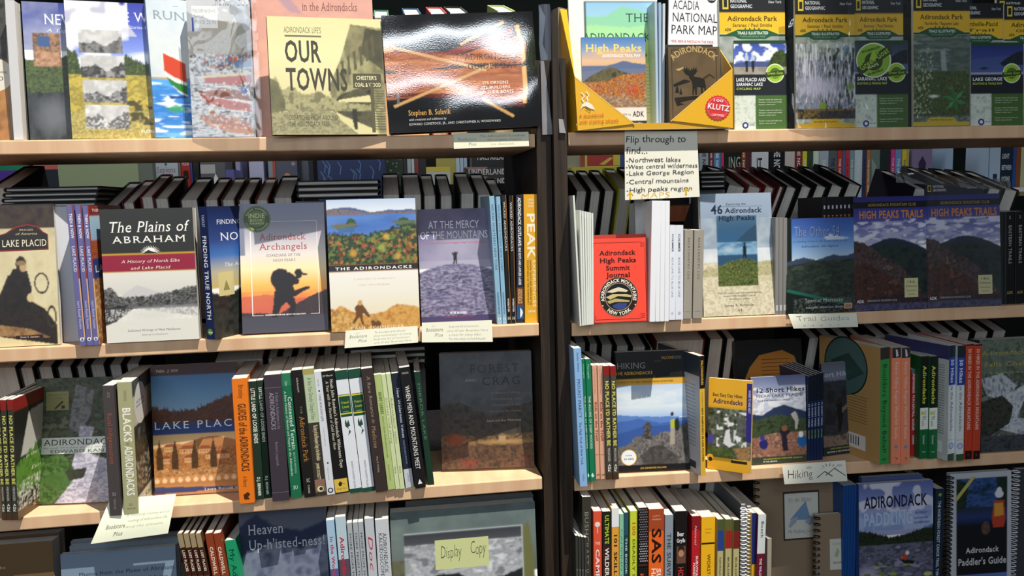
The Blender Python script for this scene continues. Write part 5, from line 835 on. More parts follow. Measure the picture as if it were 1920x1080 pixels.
def cyc(sky, title, title2, sub, boat=False):
    def f(a):
        a.fill('2a4a34', 0, 0, 1, .04); a.grad(.04, .36, sky)
        if boat: a.mix(a.below([(0,.2),(.4,.17),(1,.15)], .01, .1, .38), '4a5a94', .7); a.mott(a.poly([(.55,.25),(.7,.18),(.85,.12),(1,.1),(1,.27),(.6,.28)]), ['1c2430', '2a3238'], .3); a.mix(a.ell(.25, .31, .1, .01), '22283c')
        else:
            a.spots(a.box(0, .04, 1, .3), 'e8ecf6', .08, .5, sy=1.6); a.mix(a.below([(0,.26),(.3,.23),(.6,.24),(1,.27)], .004, .1, .36), '4a5a8a'); a.mott(a.below([(.62,.3),(.75,.15),(.9,.1),(1,.14)], .02, .3, .38)*a.box(.62, 0, 1, 1), ['2c3a1e', '4a5a30'], .3); a.mott(a.box(0, .3, 1, .38), ['8a8478', 'a8a294'], .1)
            for cx in (.24, .36): a.mix(a.ell(cx, .2, .035, .045), 'b4c4dc'); a.mix(a.ell(cx, .15, .018, .015), 'd8d8d8'); a.mix(a.poly([(cx-.03,.23),(cx+.03,.23),(cx+.02,.35),(cx-.02,.35)]), '24283a')
        a.fill('24282e', 0, .38, 1, .62); a.fill('d4dcd4', 0, .62, .4, 1); a.mott(a.box(0, .62, .4, .95), ['c0d0c4', 'dde2d8', 'a8bcae'], .15); a.fill('4a6a38', .4, .62, 1, 1)
        a.T(title, .04, .6, .42, .458, 'e8ecf0', 'b'); a.T(title2, .04, .54, .475, .51, 'e8ecf0', 'b') if title2 else None; a.T(sub, .04, .5 if title2 else .6, .53 if title2 else .48, .555 if title2 else .505, 'b8c84a', 'b')
        a.E(.78, .37, .175, 'dce8c0', 30); a.E(.78, .37, .155, '9ac43c', 30); a.E(.78, .37, .1, '55702c', 24); a.G([(.6,.36),(.96,.33),(.97,.39),(.6,.42)], '3c4a2a'); a.T('Green Goat', .63, .93, .357, .385, '9ac43c', 'b', rise=.03); a.T('MAPS', .7, .86, .405, .42, '9ac43c', 'b')
        for i, n in enumerate((3, 3, 2)): 
            for j in range(n): a.T('Popular routes and trails around lakes'[:30-5*j], .46, .9-.12*(j == n-1), .66+i*.12+j*.028, .673+i*.12+j*.028, 'c8d4b8', 'b')
        a.E(.2, .955, .06, '3c4484', 20); a.E(.2, .955, .03, 'dde2ea', 12); a.T('MAP WORKS', .28, .38, .945, .96, '4a5088', 'r')
    return f
MC = dict(kind='folded_map', cat='map')
face(1, 1352, 1474, -8, 'black and yellow topped trail map, leftmost, behind the cyclists map', d=2.6, lean=3, t=.008, front=ng('Adirondack Park', 'Saranac / Paul Smiths', pic_plain), col='d8d4c4', cell=.0016, **MC)
face(1, 1378, 1476, 76, 'map cover with two cyclists on a road against blue sky', d=.7, lean=3, t=.005, front=cyc(['3c50a8', '5c78c4', '8aa4dc'], 'LAKE PLACID AND', 'SARANAC LAKE', 'CYCLING MAP'), col='c8d0c8', cell=.0011, **MC)
face(1, 1493, 1604, -4, 'bagged trail map with birch reflections filling its lower half', d=.6, lean=3, t=.007, front=ng('Adirondack Park', 'Saranac / Paul Smiths', pic_birch), col='d8d4c4', cell=.0012, **MC)
face(1, 1602, 1694, -5, 'black and yellow topped trail map behind the round green goat sticker', d=2.4, lean=3, t=.006, front=ng('Adirondack Park', 'Saranac / Paul Smiths', pic_plain), col='d8d4c4', cell=.002, **MC)
gm = face(1, 1604, 1703, 76, 'lake map with a large round green goat sticker over its picture', d=.6, lean=3, t=.005, front=cyc(['3a4454', '4a5c74', '6a7c8c'], 'SARANAC LAKE', '', 'BOATING & FISHING MAP', boat=True), col='c8d0c8', cell=.0013, **MC)
pts = [onY(x, y, .009) for x, y in circ(1638, 113, 33, 40)]; m = MB()
m.add([p+Vector((0, 0, 0)) for p in pts], [tuple(range(40))], 'dfe8cc'); m.add([onY(x, y, .0087) for x, y in circ(1638, 113, 30.5, 40)], [tuple(range(40))], '8ab83c'); m.add([onY(x, y, .0084) for x, y in circ(1638, 115, 17, 30)], [tuple(range(30))], '3c4a2a')
m.add([onY(x, y, .0081) for x, y in ((1608,126),(1668,82),(1673,98),(1613,142))], [(0,1,2,3)], '3c4a2a')
m.add([onY(x, y, .0080) for x, y in ((1630,112),(1634,100),(1638,94),(1642,100),(1644,108),(1640,114))], [tuple(range(6))], '9ac43c')
for t_, x0, y0, x1, y1, hp, c in (('Green Goat', 1616, 133, 1668, 97, 11, '9ac43c'), ('MAPS', 1628, 130, 1648, 122, 5, 'c8dca0'), ('WATERPROOF', 1616, 100, 1650, 90, 4, '3c5a24'), ('DURABLE', 1628, 142, 1656, 132, 4, '3c5a24')):
    v, fs, c = ptext(t_, x0, y0, x1, y1, hp, c, 'b'); m.add([onY(x, y, .0078) for x, y in v], fs, c)
o = m.build('round_sticker', 'satin'); o.parent = gm; o.matrix_parent_inverse = gm.matrix_world.inverted()
face(1, 1713, 1818, -10, 'bagged trail map with a green-leaved plant in its lower right corner', d=.5, lean=3, t=.007, front=ng('Adirondack Park', 'Northville / Raquette Lake', pic_falls), col='d8d4c4', cell=.0012, **MC)
def pic_none(a): a.mott(a.box(0, .3, 1, 1), ['b0b8b4', '8a928c'], .06)
face(1, 1795, 1880, 6, 'black and yellow topped map above the dusky blue lake map', d=2.8, lean=3, t=.006, front=ng('Northville-Placid', 'Trail', pic_none), col='d8d4c4', cell=.002, **MC)
face(1, 1820, 1918, 80, 'map cover of a dusky blue lake with small boat, far right of the top shelf', d=.7, lean=3, t=.005, front=cyc(['2c3a7c', '3c4c90', '5a6aa4'], 'LAKE GEORGE', '', 'BOATING & TRAILS MAP', boat=True), col='c8d0c8', cell=.0013, **MC)
face(1, 1882, 1990, 8, 'black and yellow topped map cut by the right edge of the picture, front one', d=3.2, lean=3, t=.006, front=ng('Adirondack Park', 'Old Forge', pic_none), col='d8d4c4', cell=.002, **MC)
face(1, 1868, 1975, -2, 'black and yellow topped map near the right edge, behind its twin', d=4.4, lean=3, t=.006, front=ng('Adirondack Park', 'Lake George', pic_none), col='d8d4c4', cell=.003, **MC)
def bag(d, x0, x1, y0, y1, label, top=None):
    mb = MB(); nx, nz = 10, 14; A = onY(x0, y1, d); B = onY(x1, y1, d); T0 = onY(x0, y0, d)
    h = T0.z-A.z; r = random.Random(x0); vs = []
    for k in range(2):
        for j in range(nz+1):
            for i in range(nx+1):
                e = math.sin(math.pi*i/nx)
                vs.append((A.x+(B.x-A.x)*i/nx, A.y+(-.0015-.003*e if k == 0 else .008+.004*e)+r.uniform(-.0008, .0008)+h*j/nz*math.tan(math.radians(3)), A.z+(B.z-A.z)*i/nx+h*j/nz))
    n = (nx+1)*(nz+1); fs = []
    for k in range(2): fs += [tuple(k*n+q for q in ((j*(nx+1)+i), (j*(nx+1)+i+1), ((j+1)*(nx+1)+i+1), ((j+1)*(nx+1)+i))) for j in range(nz) for i in range(nx)]
    mb.add(vs, fs); o = mb.build('clear_plastic_bag', 'plastic'); tag(o, label, 'plastic bag'); 
    for p in o.data.polygons: p.use_smooth = True
    return o
bag(-.001, 1480, 1608, -10, 240, 'clear crinkled bag around the birch reflection map')
bag(-.002, 1700, 1822, -10, 236, 'clear crinkled bag around the green-leaved plant map')
bag(-.001, 362, 492, -8, 259, 'clear plastic wrap around the red motor boat watercolour book')
bag(-.001, 1590, 1700, -8, 238, 'clear sleeve around the map with the round green goat sticker')
bag(-.006, 1740, 1886, 332, 580, 'glossy clear plastic bag over the right-hand indigo guide on the second shelf')
m = MB(); pts = [onY(x, y, .02+.01*math.sin(x*.05)) for x, y in [(1680, 322), (1740, 326), (1800, 331), (1860, 335), (1895, 337)]]; q2 = [onY(x, y+20, .012) for x, y in [(1680, 322), (1740, 326), (1800, 331), (1860, 335), (1895, 337)]]
m.add(pts+q2, [(i, i+1, i+6, i+5) for i in range(4)]); tag(m.build('zip_bag_top', 'plastic'), 'stiff clear zip top of the plastic bag above the indigo guides', 'plastic bag')
cl = MB(); c0 = onY(1909, 180, .0)
for k in range(9): cl.tube([(c0.x+.0+.02*math.sin(t)+.0, .02+.001*k, c0.z+.0+(.05+.0)*math.cos(t)) for t in np.linspace(.2+.02*k, 2.9, 12)], .0012, 5, '8a8c8e')
tag(cl.build('coiled_sleeve_edge', 'plastic'), 'curled clear sleeve ends at the right end of the top shelf', 'plastic sleeve')
# ------------------------------------------------------------------ third shelf, left bookcase
def s_noplace(a): a.R(0, 0, 1, .085, '8c2420'); a.S('NO PLACE I’D RATHER BE'.replace('’', "'"), .13, .7, .22, .76, 'd9d870', 'S'); a.S('MESSINGER', .72, .84, .3, .66, 'c9c9c4', 's'); a.T('A', .25, .75, .865, .882, 'ecece6', 'b'); a.T('D', .25, .75, .888, .905, 'ecece6', 'b'); a.T('K', .25, .75, .911, .928, 'ecece6', 'b'); a.R(0, .945, 1, 1, '4a3626')
def a_noplace(a):
    a.fill('22211c'); a.fill('8c2420', 0, 0, 1, .1); a.mix(a.poly([(.3,.15),(1,.1),(1,.5),(.1,.5)]), 'c9c9c0'); a.mott(a.below([(0,.55),(.4,.45),(1,.4)], .04, .2, .8), ['4a7a2c', '6a9a3c', '38602a'], .1); a.spots(a.box(0, .7, 1, .95), 'e4e4dc', .4, .52); a.mix(a.box(0, .93, 1, 1), '5a4430'); a.T('in the Adirondacks', .2, .95, .5, .53, 'dfe8c8', 'i'); a.T('Essays to', .3, .8, .62, .65, 'dfe8c8', 'i'); a.T('STUART', .3, .95, .94, .965, 'd8c8a8', 's')
for i, (x0, x1, xt) in enumerate(((4, 12, -9), (12.5, 23, 0), (23.5, 34.5, 13))):
    shelve(3, x0, x1, xt, 752-i, ['left','middle','right'][i]+' of three dark red-topped spines with yellow titles at the far left', b=(976, 975.5), dep=.15, yawd=1 if i == 2 else 0, col='3a3a30', spine=s_noplace, front=a_noplace if i == 2 else None, cell=.002)
def a_kanze(a):
    a.mott(a.all(), ['3c4232', '59604c', '2a2e24', '6a7058'], .06, sy=1.4); a.mott(a.box(0, 0, 1, .3), ['2c3424', '4a583a', '1f241a'], .12, k=.7); a.mott(a.poly([(.55,.05),(.8,.1),(.75,.3),(.6,.45),(.45,.4),(.5,.2)]), ['6a6a6a', '8a8a8c', '505254'], .15, k=.8)
    a.mott(a.poly([(.6,.38),(.8,.4),(.7,.6),(1,.66),(1,1),(.25,1),(.45,.85),(.5,.68),(.58,.5)]), ['a8a4b4', 'd8d4e0', '8a8698', 'bcb8c8'], .15, sx=.6, sy=1.6); a.mott(a.poly([(.02,.6),(.4,.62),(.55,.75),(.4,.9),(.2,1),(0,1)]), ['3f5a2c', '5a7a3c', '2a4420', '4c6a34'], .12); a.mix(a.ell(.3, .82, .2, .06), '4a6a34', .7); a.mott(a.poly([(.4,.74),(.7,.72),(.65,.8),(.45,.82)]), ['2c2e26', '3f4034'], .2)
    a.R(.01, .475, 1, .605, 'd6dad4'); a.T('ADIRONDACK', .1, 1.08, .49, .535, '2c2f2c', 's'); a.T('Life and Wildlife in the Wild, Wild East', .06, 1.3, .55, .562, '7a8078', 's'); a.T('EDWARD KANZE', .2, 1.06, .572, .597, '3a3d3a', 's')
    a.R(.14, .105, .45, .255, '8a8a58'); a.T('Autographed', .17, .42, .118, .135, '4a4a2c', 'h'); a.T('Copy', .27, .37, .145, .163, '4a4a2c', 'h'); a.G([(.25,.24),(.36,.18),(.38,.19),(.27,.245)], '3a3a24'); a.G([(.35,.22),(.39,.215),(.4,.24),(.35,.245)], '3a3a24')
face(3, 68, 205, 711, 'stream photograph cover crossed by a white title band, behind the dark grey spine', b=(949, 944), lean=9, t=.015, col='3a4034', front=a_kanze)
shelve(3, 206, 227, 191, 724, 'dark grey spine with faded red lettering standing on the hanging paper', b=(968, 967), dep=.15, yawd=-2, col='4a4444', spine=lambda a: (a.S('OTIS', .05, .09, .4, .62, '9a8a84', 'r'), a.S('Rural Indigenousness', .21, .6, .3, .72, 'a0543c', 's'), a.T('SU', .35, .65, .82, .845, 'b0aaa4', 's'), a.S('SYRACUSE', .87, .95, .42, .6, '9a948c', 'r')))
def s_blacks(a): a.S('SVENSON', .06, .14, .4, .6, '8a8a5c', 's'); a.S('BLACKS', .195, .45, .28, .8, 'f2f0e2', 'S'); a.S('IN THE', .455, .475, .4, .6, '6a6a40', 's'); a.S('ADIRONDACKS', .48, .86, .28, .8, 'f2f0e2', 'S'); a.T('SU', .38, .62, .92, .94, '6a6a40', 's'); a.T('SYRACUSE', .2, .8, .955, .965, '6a6a40', 's')
def a_blacks(a):
    a.fill('d6d6bc'); a.mott(a.box(0, 0, 1, .12), ['4a4c44', '6a6c60'], .1); a.mott(a.box(0, .34, 1, .88), ['2c2a22', '4a463a', '1c1b16', '7a7666'], .12); a.spots(a.box(0, .6, 1, .85), 'c8c4b0', .3, .6); a.E(.3, .2, .24, 'eef0ea', 24); a.T('AUTHOR', .14, .46, .17, .19, '4a4a44', 'b'); a.T('SIGNED COPY', .12, .48, .205, .22, '4a4a44', 'b'); a.T('Blacks', .3, .95, .13, .2, 'e8e8dc', 's'); a.T('Adirondacks', .1, 1.3, .26, .325, 'f4f4ea', 's'); a.T('Sally E.', .3, .95, .91, .95, '5a5a48', 'i')
shelve(3, 233, 256, 219, 718, 'sage green spine with bold white title, its cover bearing a round white sticker', b=(965, 959), dep=.15, yawd=31, col='a7a67e', spine=s_blacks, front=a_blacks, cell=.002)
def a_resort(a):
    a.fill('3a1f22', 0, 0, 1, .08); a.grad(.08, .48, ['3c6a9a', '5a8ab4', '7aa0c0', '6a8aa8']); a.mix(a.below([(.4,.4),(.65,.34),(.8,.36),(1,.38)], .004, .1, .47), '2f4a86'); a.mott(a.below([(0,.32),(.1,.34),(.3,.36),(.55,.35),(.8,.28),(1,.24)], .015, .4, .465, spike=.03), ['5a2c22', '3a2a20', '6a3a28', '2a2a20'], .3); a.fill('22407a', 0, .45, 1, .52); a.fill('2c4684', 0, .5, 1, .535)
    a.grad(.535, .64, ['d8b478', 'e6c490', 'cf9c68']); a.mix(a.below([(0,.66),(.2,.6),(.35,.61),(.55,.57),(.75,.56),(1,.6)], .004, .1, .7), 'b07848'); a.mott(a.box(0, .64, 1, .8), ['9a6434', 'c88c50', '6a4020', 'b87a44', '8a5428'], .25); a.mott(a.box(0, .79, 1, .87), ['b8804a', '8a5a30', 'd0a068', '6a4024'], .3, sx=.6)
    for u, v, w in ((.12,.63,.14),(.3,.65,.2),(.52,.655,.16),(.08,.72,.12),(.35,.72,.14),(.6,.7,.3)): a.mix(a.poly([(u,v),(u+w*.2,v-.025),(u+w*.8,v-.025),(u+w,v)]), '8a4a2c'); a.mix(a.box(u+.01, v, u+w-.01, v+.035), 'c89a68'); [a.mix(a.box(u+.02+k*w/6, v+.008, u+.03+k*w/6, v+.022), '5a3420') for k in range(5)]
    for u in (.07, .25, .48, .7): a.mott(a.below([(0,2),(u-.045,2),(u-.04,.7),(u,.57),(u+.04,.7),(u+.045,2),(1,2)], .01, .6, .8), ['3a2a18', '54381e'], .5)
    a.grad(.86, .93, ['c08a50', 'a06c3c'])
    for k in range(11): u = .03+k*.09; a.mix(a.ell(u, .885, .028, .018), 'e0c09a'); a.mix(a.ell(u, .865, .01, .009), 'd8b088')
    a.grad(.92, 1, ['3c4474', '2a3460']); a.mix(a.poly([(0,.93),(1,.955),(1,.92),(0,.92)]), 'b07c48'); a.mix(a.poly([(0,.985),(1,.97),(1,1),(0,1)]), 'b8814c')
    a.T('THEN', .06, .16, .035, .055, 'b0a098', 'b'); a.T('&', .19, .22, .03, .06, '9a7a5a', 'i'); a.T('NOW', .24, .32, .035, .055, 'b0a098', 'b'); a.T('LAKE PLACID', .02, 1.12, .435, .49, 'e4e6ee', 's', .12); a.T('Laura Russell Viscome', .58, 1.15, .955, .975, 'dfe2ee', 's')
face(3, 291, 451, 686, 'wide cover of a lakeside resort with rowers above a blue title strip', b=(933, 923), lean=6, t=.012, col='7a5034', front=a_resort)
def s_guides(a): a.S('Brumley', .05, .16, .4, .72, '6a3a12', 's'); a.S('GUIDES of the ADIRONDACKS', .2, .74, .3, .8, '5a3010', 'b'); a.S('A History', .78, .87, .35, .6, '6a3a12', 'i'); a.G([(.3,.93),(.6,.91),(.75,.93),(.6,.95),(.7,.97),(.35,.97)], '4a280c')
R3 = [ # x bottom l, r, x top l, y top, y bottom, colour, spine art, label, depth
 (449, 477.5, 434, 711, 945, 'e87a1e', s_guides, 'thick orange spine with dark lettering protruding in front of the resort cover', .16),
 (480, 495.5, 464.5, 716, 937.5, '1f3527', spn('LITTLE LAND OF LOOSE ENDS', 0, 'e4ebe2', 'D.J. BENNER', v=(.06, .52), va=(.81, .97), st='b'), 'left of two dark green spines with chunky white lettering beside the orange one', .15),
 (496.5, 508.5, 480.5, 714, 935, '1f3527', spn('LITTLE LAND OF LOOSE ENDS', 0, 'e4ebe2', 'D.J. BENNER', v=(.06, .52), va=(.81, .97), st='b'), 'right of two dark green spines with chunky white lettering beside the orange one', .15),
 (511, 542.5, 494, 704, 941, '3f3640', lambda a: (a.R(0, .1, 1, .103, '7a7280'), a.R(0, .93, 1, .933, '7a7280'), a.S('A Guide to Architecture in the', .14, .43, .6, .78, '8a8290', 'r'), a.S('ADIRONDACKS', .14, .43, .25, .52, 'a098a6', 'r'), a.S('Richard Longstreth', .53, .72, .4, .56, '8a8290', 's')), 'broad plum grey spine with thin pale lettering', .17),
 (546, 566, 525, 701, 935, '1d6a49', lambda a: (a.R(0, .0, 1, .1, '2a7a58'), a.S('TERRIE', .06, .1, .35, .55, 'a4c8b4', 'r'), a.S('Contested Terrain', .19, .61, .5, .85, 'eef4ee', 's'), a.S('A New History of Nature and People in the Adirondacks', .14, .82, .2, .4, 'dfeae2', 'i'), a.S('SECOND EDITION', .63, .8, .58, .72, 'b8d4c4', 'r'), a.T('SU', .3, .7, .9, .93, 'dfeae2', 's')), 'emerald green spine with two lines of white serif lettering', .155),
 (571, 592, 545, 695.5, 934, '1c1b1a', lambda a: (a.S('GRAHAM', .06, .17, .4, .55, 'c8c4b4', 'r'), a.S('THE', .28, .34, .45, .62, '8a7a5c', 's'), a.S('Adirondack Park', .36, .72, .3, .75, 'b07a34', 's'), a.T('KC', .35, .65, .85, .88, 'c8c4b4', 's'), a.S('TURNER', .9, .97, .4, .55, 'c8c4b4', 'r')), 'black spine with bronze serif title', .155),
 (592, 613, 566.5, 693, 931, '7c8a62', lambda a: (a.R(0, 0, 1, .045, 'a8a05c'), a.R(.05, .045, .98, .42, 'b4c4a4'), a.R(0, .42, 1, 1, '3a342c'), a.S('A Not Too Greatly Changed Eden', .07, .4, .35, .7, '4a5a40', 's'), a.S('The Story of the Philosophers Camp in the Adirondacks', .44, .72, .45, .8, 'd6cca4', 'b'), a.S('JAMES SCHLETT', .74, .87, .35, .6, 'd6cca4', 'b'), a.R(.05, .87, .95, .97, '8a6a58'), a.E(.5, .945, .28, 'd8dcb0', 16), a.E(.55, .945, .17, '3a342c', 12)), 'spine half pale green and half brown with tiny cream lettering', .155),
 (613.5, 628, 587, 698, 928.5, 'd4d8e0', lambda a: (a.S('Avrile', .06, .12, .4, .6, 'a0a4ac', 'i'), a.E(.5, .155, .12, '3a3a40', 8), a.S('ONE ROUGH LIFE', .18, .4, .36, .64, '6a6e76', 'r'), a.S('Ted Hoagland', .45, .6, .45, .6, 'b0b4bc', 'i'), a.E(.55, .74, .12, '2a2a30', 8), a.S('North Country', .78, .88, .4, .55, 'a0a4ac', 'r'), a.E(.5, .965, .36, '3a3c40', 12), a.E(.5, .965, .2, 'd4d8e0', 12)), 'slim white spine with grey lettering between brown and black ones', .155),
 (629, 654.5, 600.5, 697.5, 927, '191817', lambda a: (a.T("O'Hern", .12, .85, .03, .045, 'e8e0c8', 's'), a.S("Noah John Rondeau's Adirondack Wilderness Days", .07, .79, .6, .82, 'ece6d2', 's'), a.S('A Year with the Hermit of Cold River Flow', .08, .64, .28, .48, 'd8d2bc', 'i'), a.R(.02, .88, .98, .99, 'd8b64c'), a.G([(.3,.92),(.45,.9),(.6,.915),(.5,.94),(.35,.94)], '2a2410'), a.T('The', .6, .8, .92, .93, '2a2410', 's'), a.T('Forager Press', .15, .85, .955, .967, '2a2410', 's')), 'black spine with two white lines and a yellow foot block', .16),
] 
def s_louie(a): a.R(0, 0, 1, .075, '1f4a3c'); a.R(.05, .195, .97, .375, '1f4a34'); a.R(.05, .2, .97, .21, 'dfd43c'); a.R(.05, .345, .97, .355, 'dfd43c'); a.T('French', .2, .85, .25, .27, 'cfd44c', 'i'); a.T('Louie', .25, .8, .285, .305, 'cfd44c', 'i'); a.T('Dunham', .3, .75, .33, .337, 'd8e0c0', 's'); a.G([(.3,.42),(.4,.39),(.45,.43),(.6,.4),(.7,.45),(.5,.46),(.7,.5),(.45,.53),(.6,.48),(.3,.45)], '2a4a3c'); a.S('NORTH COUNTRY BOOKS', .74, .96, .4, .55, '8a9098', 's'); a.R(0, .965, 1, 1, '1f4a3c')
R3 += [(656.5, 679, 627.5, 696, 925.5, 'dfe3ea', s_louie, 'left of two white spines with dark green and yellow label', .16),
 (680, 703, 652, 693.5, 923.5, 'dfe3ea', s_louie, 'right of two white spines with dark green and yellow label', .16),
 (705, 726.5, 676.5, 692.5, 924, '3a302e', lambda a: (a.S('A Rare Romance in', .06, .44, .4, .68, '9c8c78', 'i'), a.S('Medicine', .46, .64, .3, .65, 'a08464', 'i'), a.S('Mary B. Hotaling', .71, .84, .4, .55, 'b8b0a4', 's')), 'dark brown spine with slanted tan script', .16),
 (727.5, 741.5, 701, 703.5, 919, 'b0c27c', lambda a: (a.S('SHORT CARRIES', .15, .34, .3, .68, '4a6a2c', 'b'), a.S('ESSAYS FROM ADIRONDACK LIFE', .36, .72, .38, .58, '5a6a3c', 'r'), a.S('Elizabeth Folwell', .78, .92, .4, .55, '6a7a4c', 's')), 'yellow-green spine with dark green title, widest of three alike', .15),
 (742, 750, 714.5, 703, 918, 'ccd8a8', spn('Stories told along', 0, '7a8a5c', 'Orra', v=(.2, .6), va=(.8, .86), st='s'), 'middle thin spine of the three pale yellow-green ones', .15),
 (750.5, 759, 723.5, 702, 917.5, 'ccd8a8', spn('Adirondack tales', 0, '7a8a5c', 'Orra', v=(.2, .6), va=(.8, .86), st='s'), 'right thin spine of the three pale yellow-green ones', .15),
 (761, 776, 733.5, 701, 915.5, '22293a', lambda a: (a.S('New Wilderness Voices', .13, .56, .38, .72, 'dfe3ea', 's'), a.S('COLLECTED ESSAYS FROM THE', .58, .79, .4, .58, '8a98b0', 'r'), a.R(0, .835, 1, 1, 'c4c8d0'), a.S('UPNE', .87, .95, .35, .6, '6a707c', 's')), 'navy spine with white foot block and narrow serif title', .155),
 (779, 799, 748, 690.5, 917, '1b1a1c', lambda a: (a.T('PARSONS', .2, .8, .04, .055, 'c4c4c4', 's'), a.S('WHEN MEN AND MOUNTAINS MEET', .15, .84, .3, .7, 'eeeeea', 's'), a.G([(.3,.965),(.5,.925),(.72,.965)], 'eeeeea')), 'black spine with tall white serif title and small white triangle', .16)]
for x0, x1, xt, yt, yb_, c, sp_, lab, dp in R3: shelve(3, x0, x1, xt, yt, lab, b=(yb_, yb_-(x1-x0)*.09), dep=dp, col=c, spine=sp_)
def a_hut(a): a.fill('20352c'); a.mott(a.poly([(.1,.35),(1,.25),(1,.8),(.1,.9)]), ['3a3e40', '6a6e70', '24282a', '8a9094'], .1); a.T('WOODS', .2, .9, .1, .14, '7a8a6c', 's'); a.T('AND WATER', .2, .95, .18, .22, '7a8a6c', 's')
shelve(3, 803, 813, 776, 698, 'dark green spine ending the row, its shadowy picture cover turned outwards', b=(910, 908), dep=.15, yawd=20, col='1e3a2c', front=a_hut, cell=.002, spine=lambda a: a.S('MIRROR LAKE', .1, .6, .3, .7, '5a7a64', 's'))
def a_crag(a):
    a.grad(0, .8, ['3f4650', '4c525a', '4a4b4c', '35322e']); a.mott(a.box(0, 0, 1, .45), ['3c424a', '5a5f66', '484a4c'], .03, k=.6); a.mott(a.below([(0,.45),(.2,.42),(.4,.5),(.55,.56),(.7,.48),(1,.44)], .03, .1), ['33302c', '4a4238', '2a2826'], .1); a.mott(a.below([(0,.7),(.5,.72),(1,.7)], .01, .1), ['5c4a34', '8a6a44', '3c3226', '4e4030'], .12, sy=2); a.mix(a.soft(.7, .775, .4, .03), 'b08a58', .8); a.mix(a.soft(.15, .75, .14, .07), '8a4428'); a.mix(a.soft(.3, .95, .13, .05)*np.clip(fbm(a.x*.5, a.y*.5, 4)*2, 0, 1), 'b03a24'); a.mix(a.soft(.9, .92, .12, .04), '8a5040'); a.mix(a.box(.62, .72, .7, .775), 'a88c60'); a.mix(a.poly([(.6,.725),(.66,.7),(.72,.725)]), '7a6a4c'); a.mott(a.box(0, .8, 1, 1), ['3a2c26', '6a4a3a', '2a2220'], .15, k=.7)
    a.T('FOREST', .33, .86, .105, .175, '262a32', 's', .08); a.T('AND', .27, .4, .225, .25, '9a9ea4', 's'); a.T('CRAG', .46, .87, .215, .285, '262a32', 's', .08)
    for i, t_ in enumerate(('A History of Hiking,', 'Trail Blazing, and', 'Adventure in the', 'Northeast Mountains')): a.T(t_, .55-.02*(i == 3), .87, .345+i*.053, .36+i*.053, '84807a', 's')
    a.T('Laura and Guy Waterman', .5, .87, .58, .6, 'b8b4ac', 'i')
face(3, 829, 1002, 663, 'dark stormy painting cover with a hut at the right end of the third shelf', b=(886, 880), lean=7, t=.04, col='2c2a2a', front=a_crag)
# ------------------------------------------------------------------ third shelf, right bookcase
shelve(3, 1087.5, 1101.5, 1075, 654, 'sky blue spine with small dark blue lettering protruding at the left end', b=(913, 912), dep=.17, col='8db8e4', spine=lambda a: (a.S('Sandra Weber', .03, .17, .4, .65, '34507c', 's'), a.S('MOUNT MARCY', .22, .5, .3, .68, '28406c', 's'), a.S('The High Peak of New York', .53, .84, .3, .6, '28406c', 's'), a.G([(.4,.92),(.6,.9),(.7,.94),(.4,.97)], '7a9cc8')))
for i, (x0, x1, xt) in enumerate(((1101, 1106.5, 1090.5), (1107, 1116.5, 1097.5))):
    shelve(3, x0, x1, xt, 674, ['left','right'][i]+' of two emerald spines with white serif lettering beside the sky blue one', b=(903, 902), dep=.15, col='1c7a55', spine=lambda a: (a.S('McLaughlin', .04, .16, .35, .62, 'cfe8dc', 'i'), a.S('THE ALLURE OF DEEP WOODS', .3, .73, .3, .7, 'eef6f2', 's'), a.G([(.2,.95),(.5,.93),(.8,.96),(.4,.97)], 'dff0e8')))
for i, (x0, x1, xt) in enumerate(((1117.5, 1126, 1110), (1126.5, 1136, 1120))):
    shelve(3, x0, x1, xt, 686, ['left','right'][i]+' of two salmon spines with brown red lettering', b=(899, 898), dep=.14, col='dca88c', spine=lambda a: (a.S('Rose Rivezzi and David Trithart', .03, .25, .4, .6, '9a6a54', 's'), a.S('Kids on the Trail!', .32, .66, .3, .75, '8a3426', 'S'), a.R(.1, .78, .9, .785, 'a86a54'), a.T('ADK', .15, .85, .955, .97, '6a3a2c', 'b')))
for i, (x0, x1, xt) in enumerate(((1138, 1149.5, 1131), (1150, 1160.5, 1144))):
    shelve(3, x0, x1, xt, 687, ['left','right'][i]+' of two dark spines with red tops and yellow titles beside the cairn cover', b=(900, 899), dep=.15, col='4a443c', spine=s_noplace)
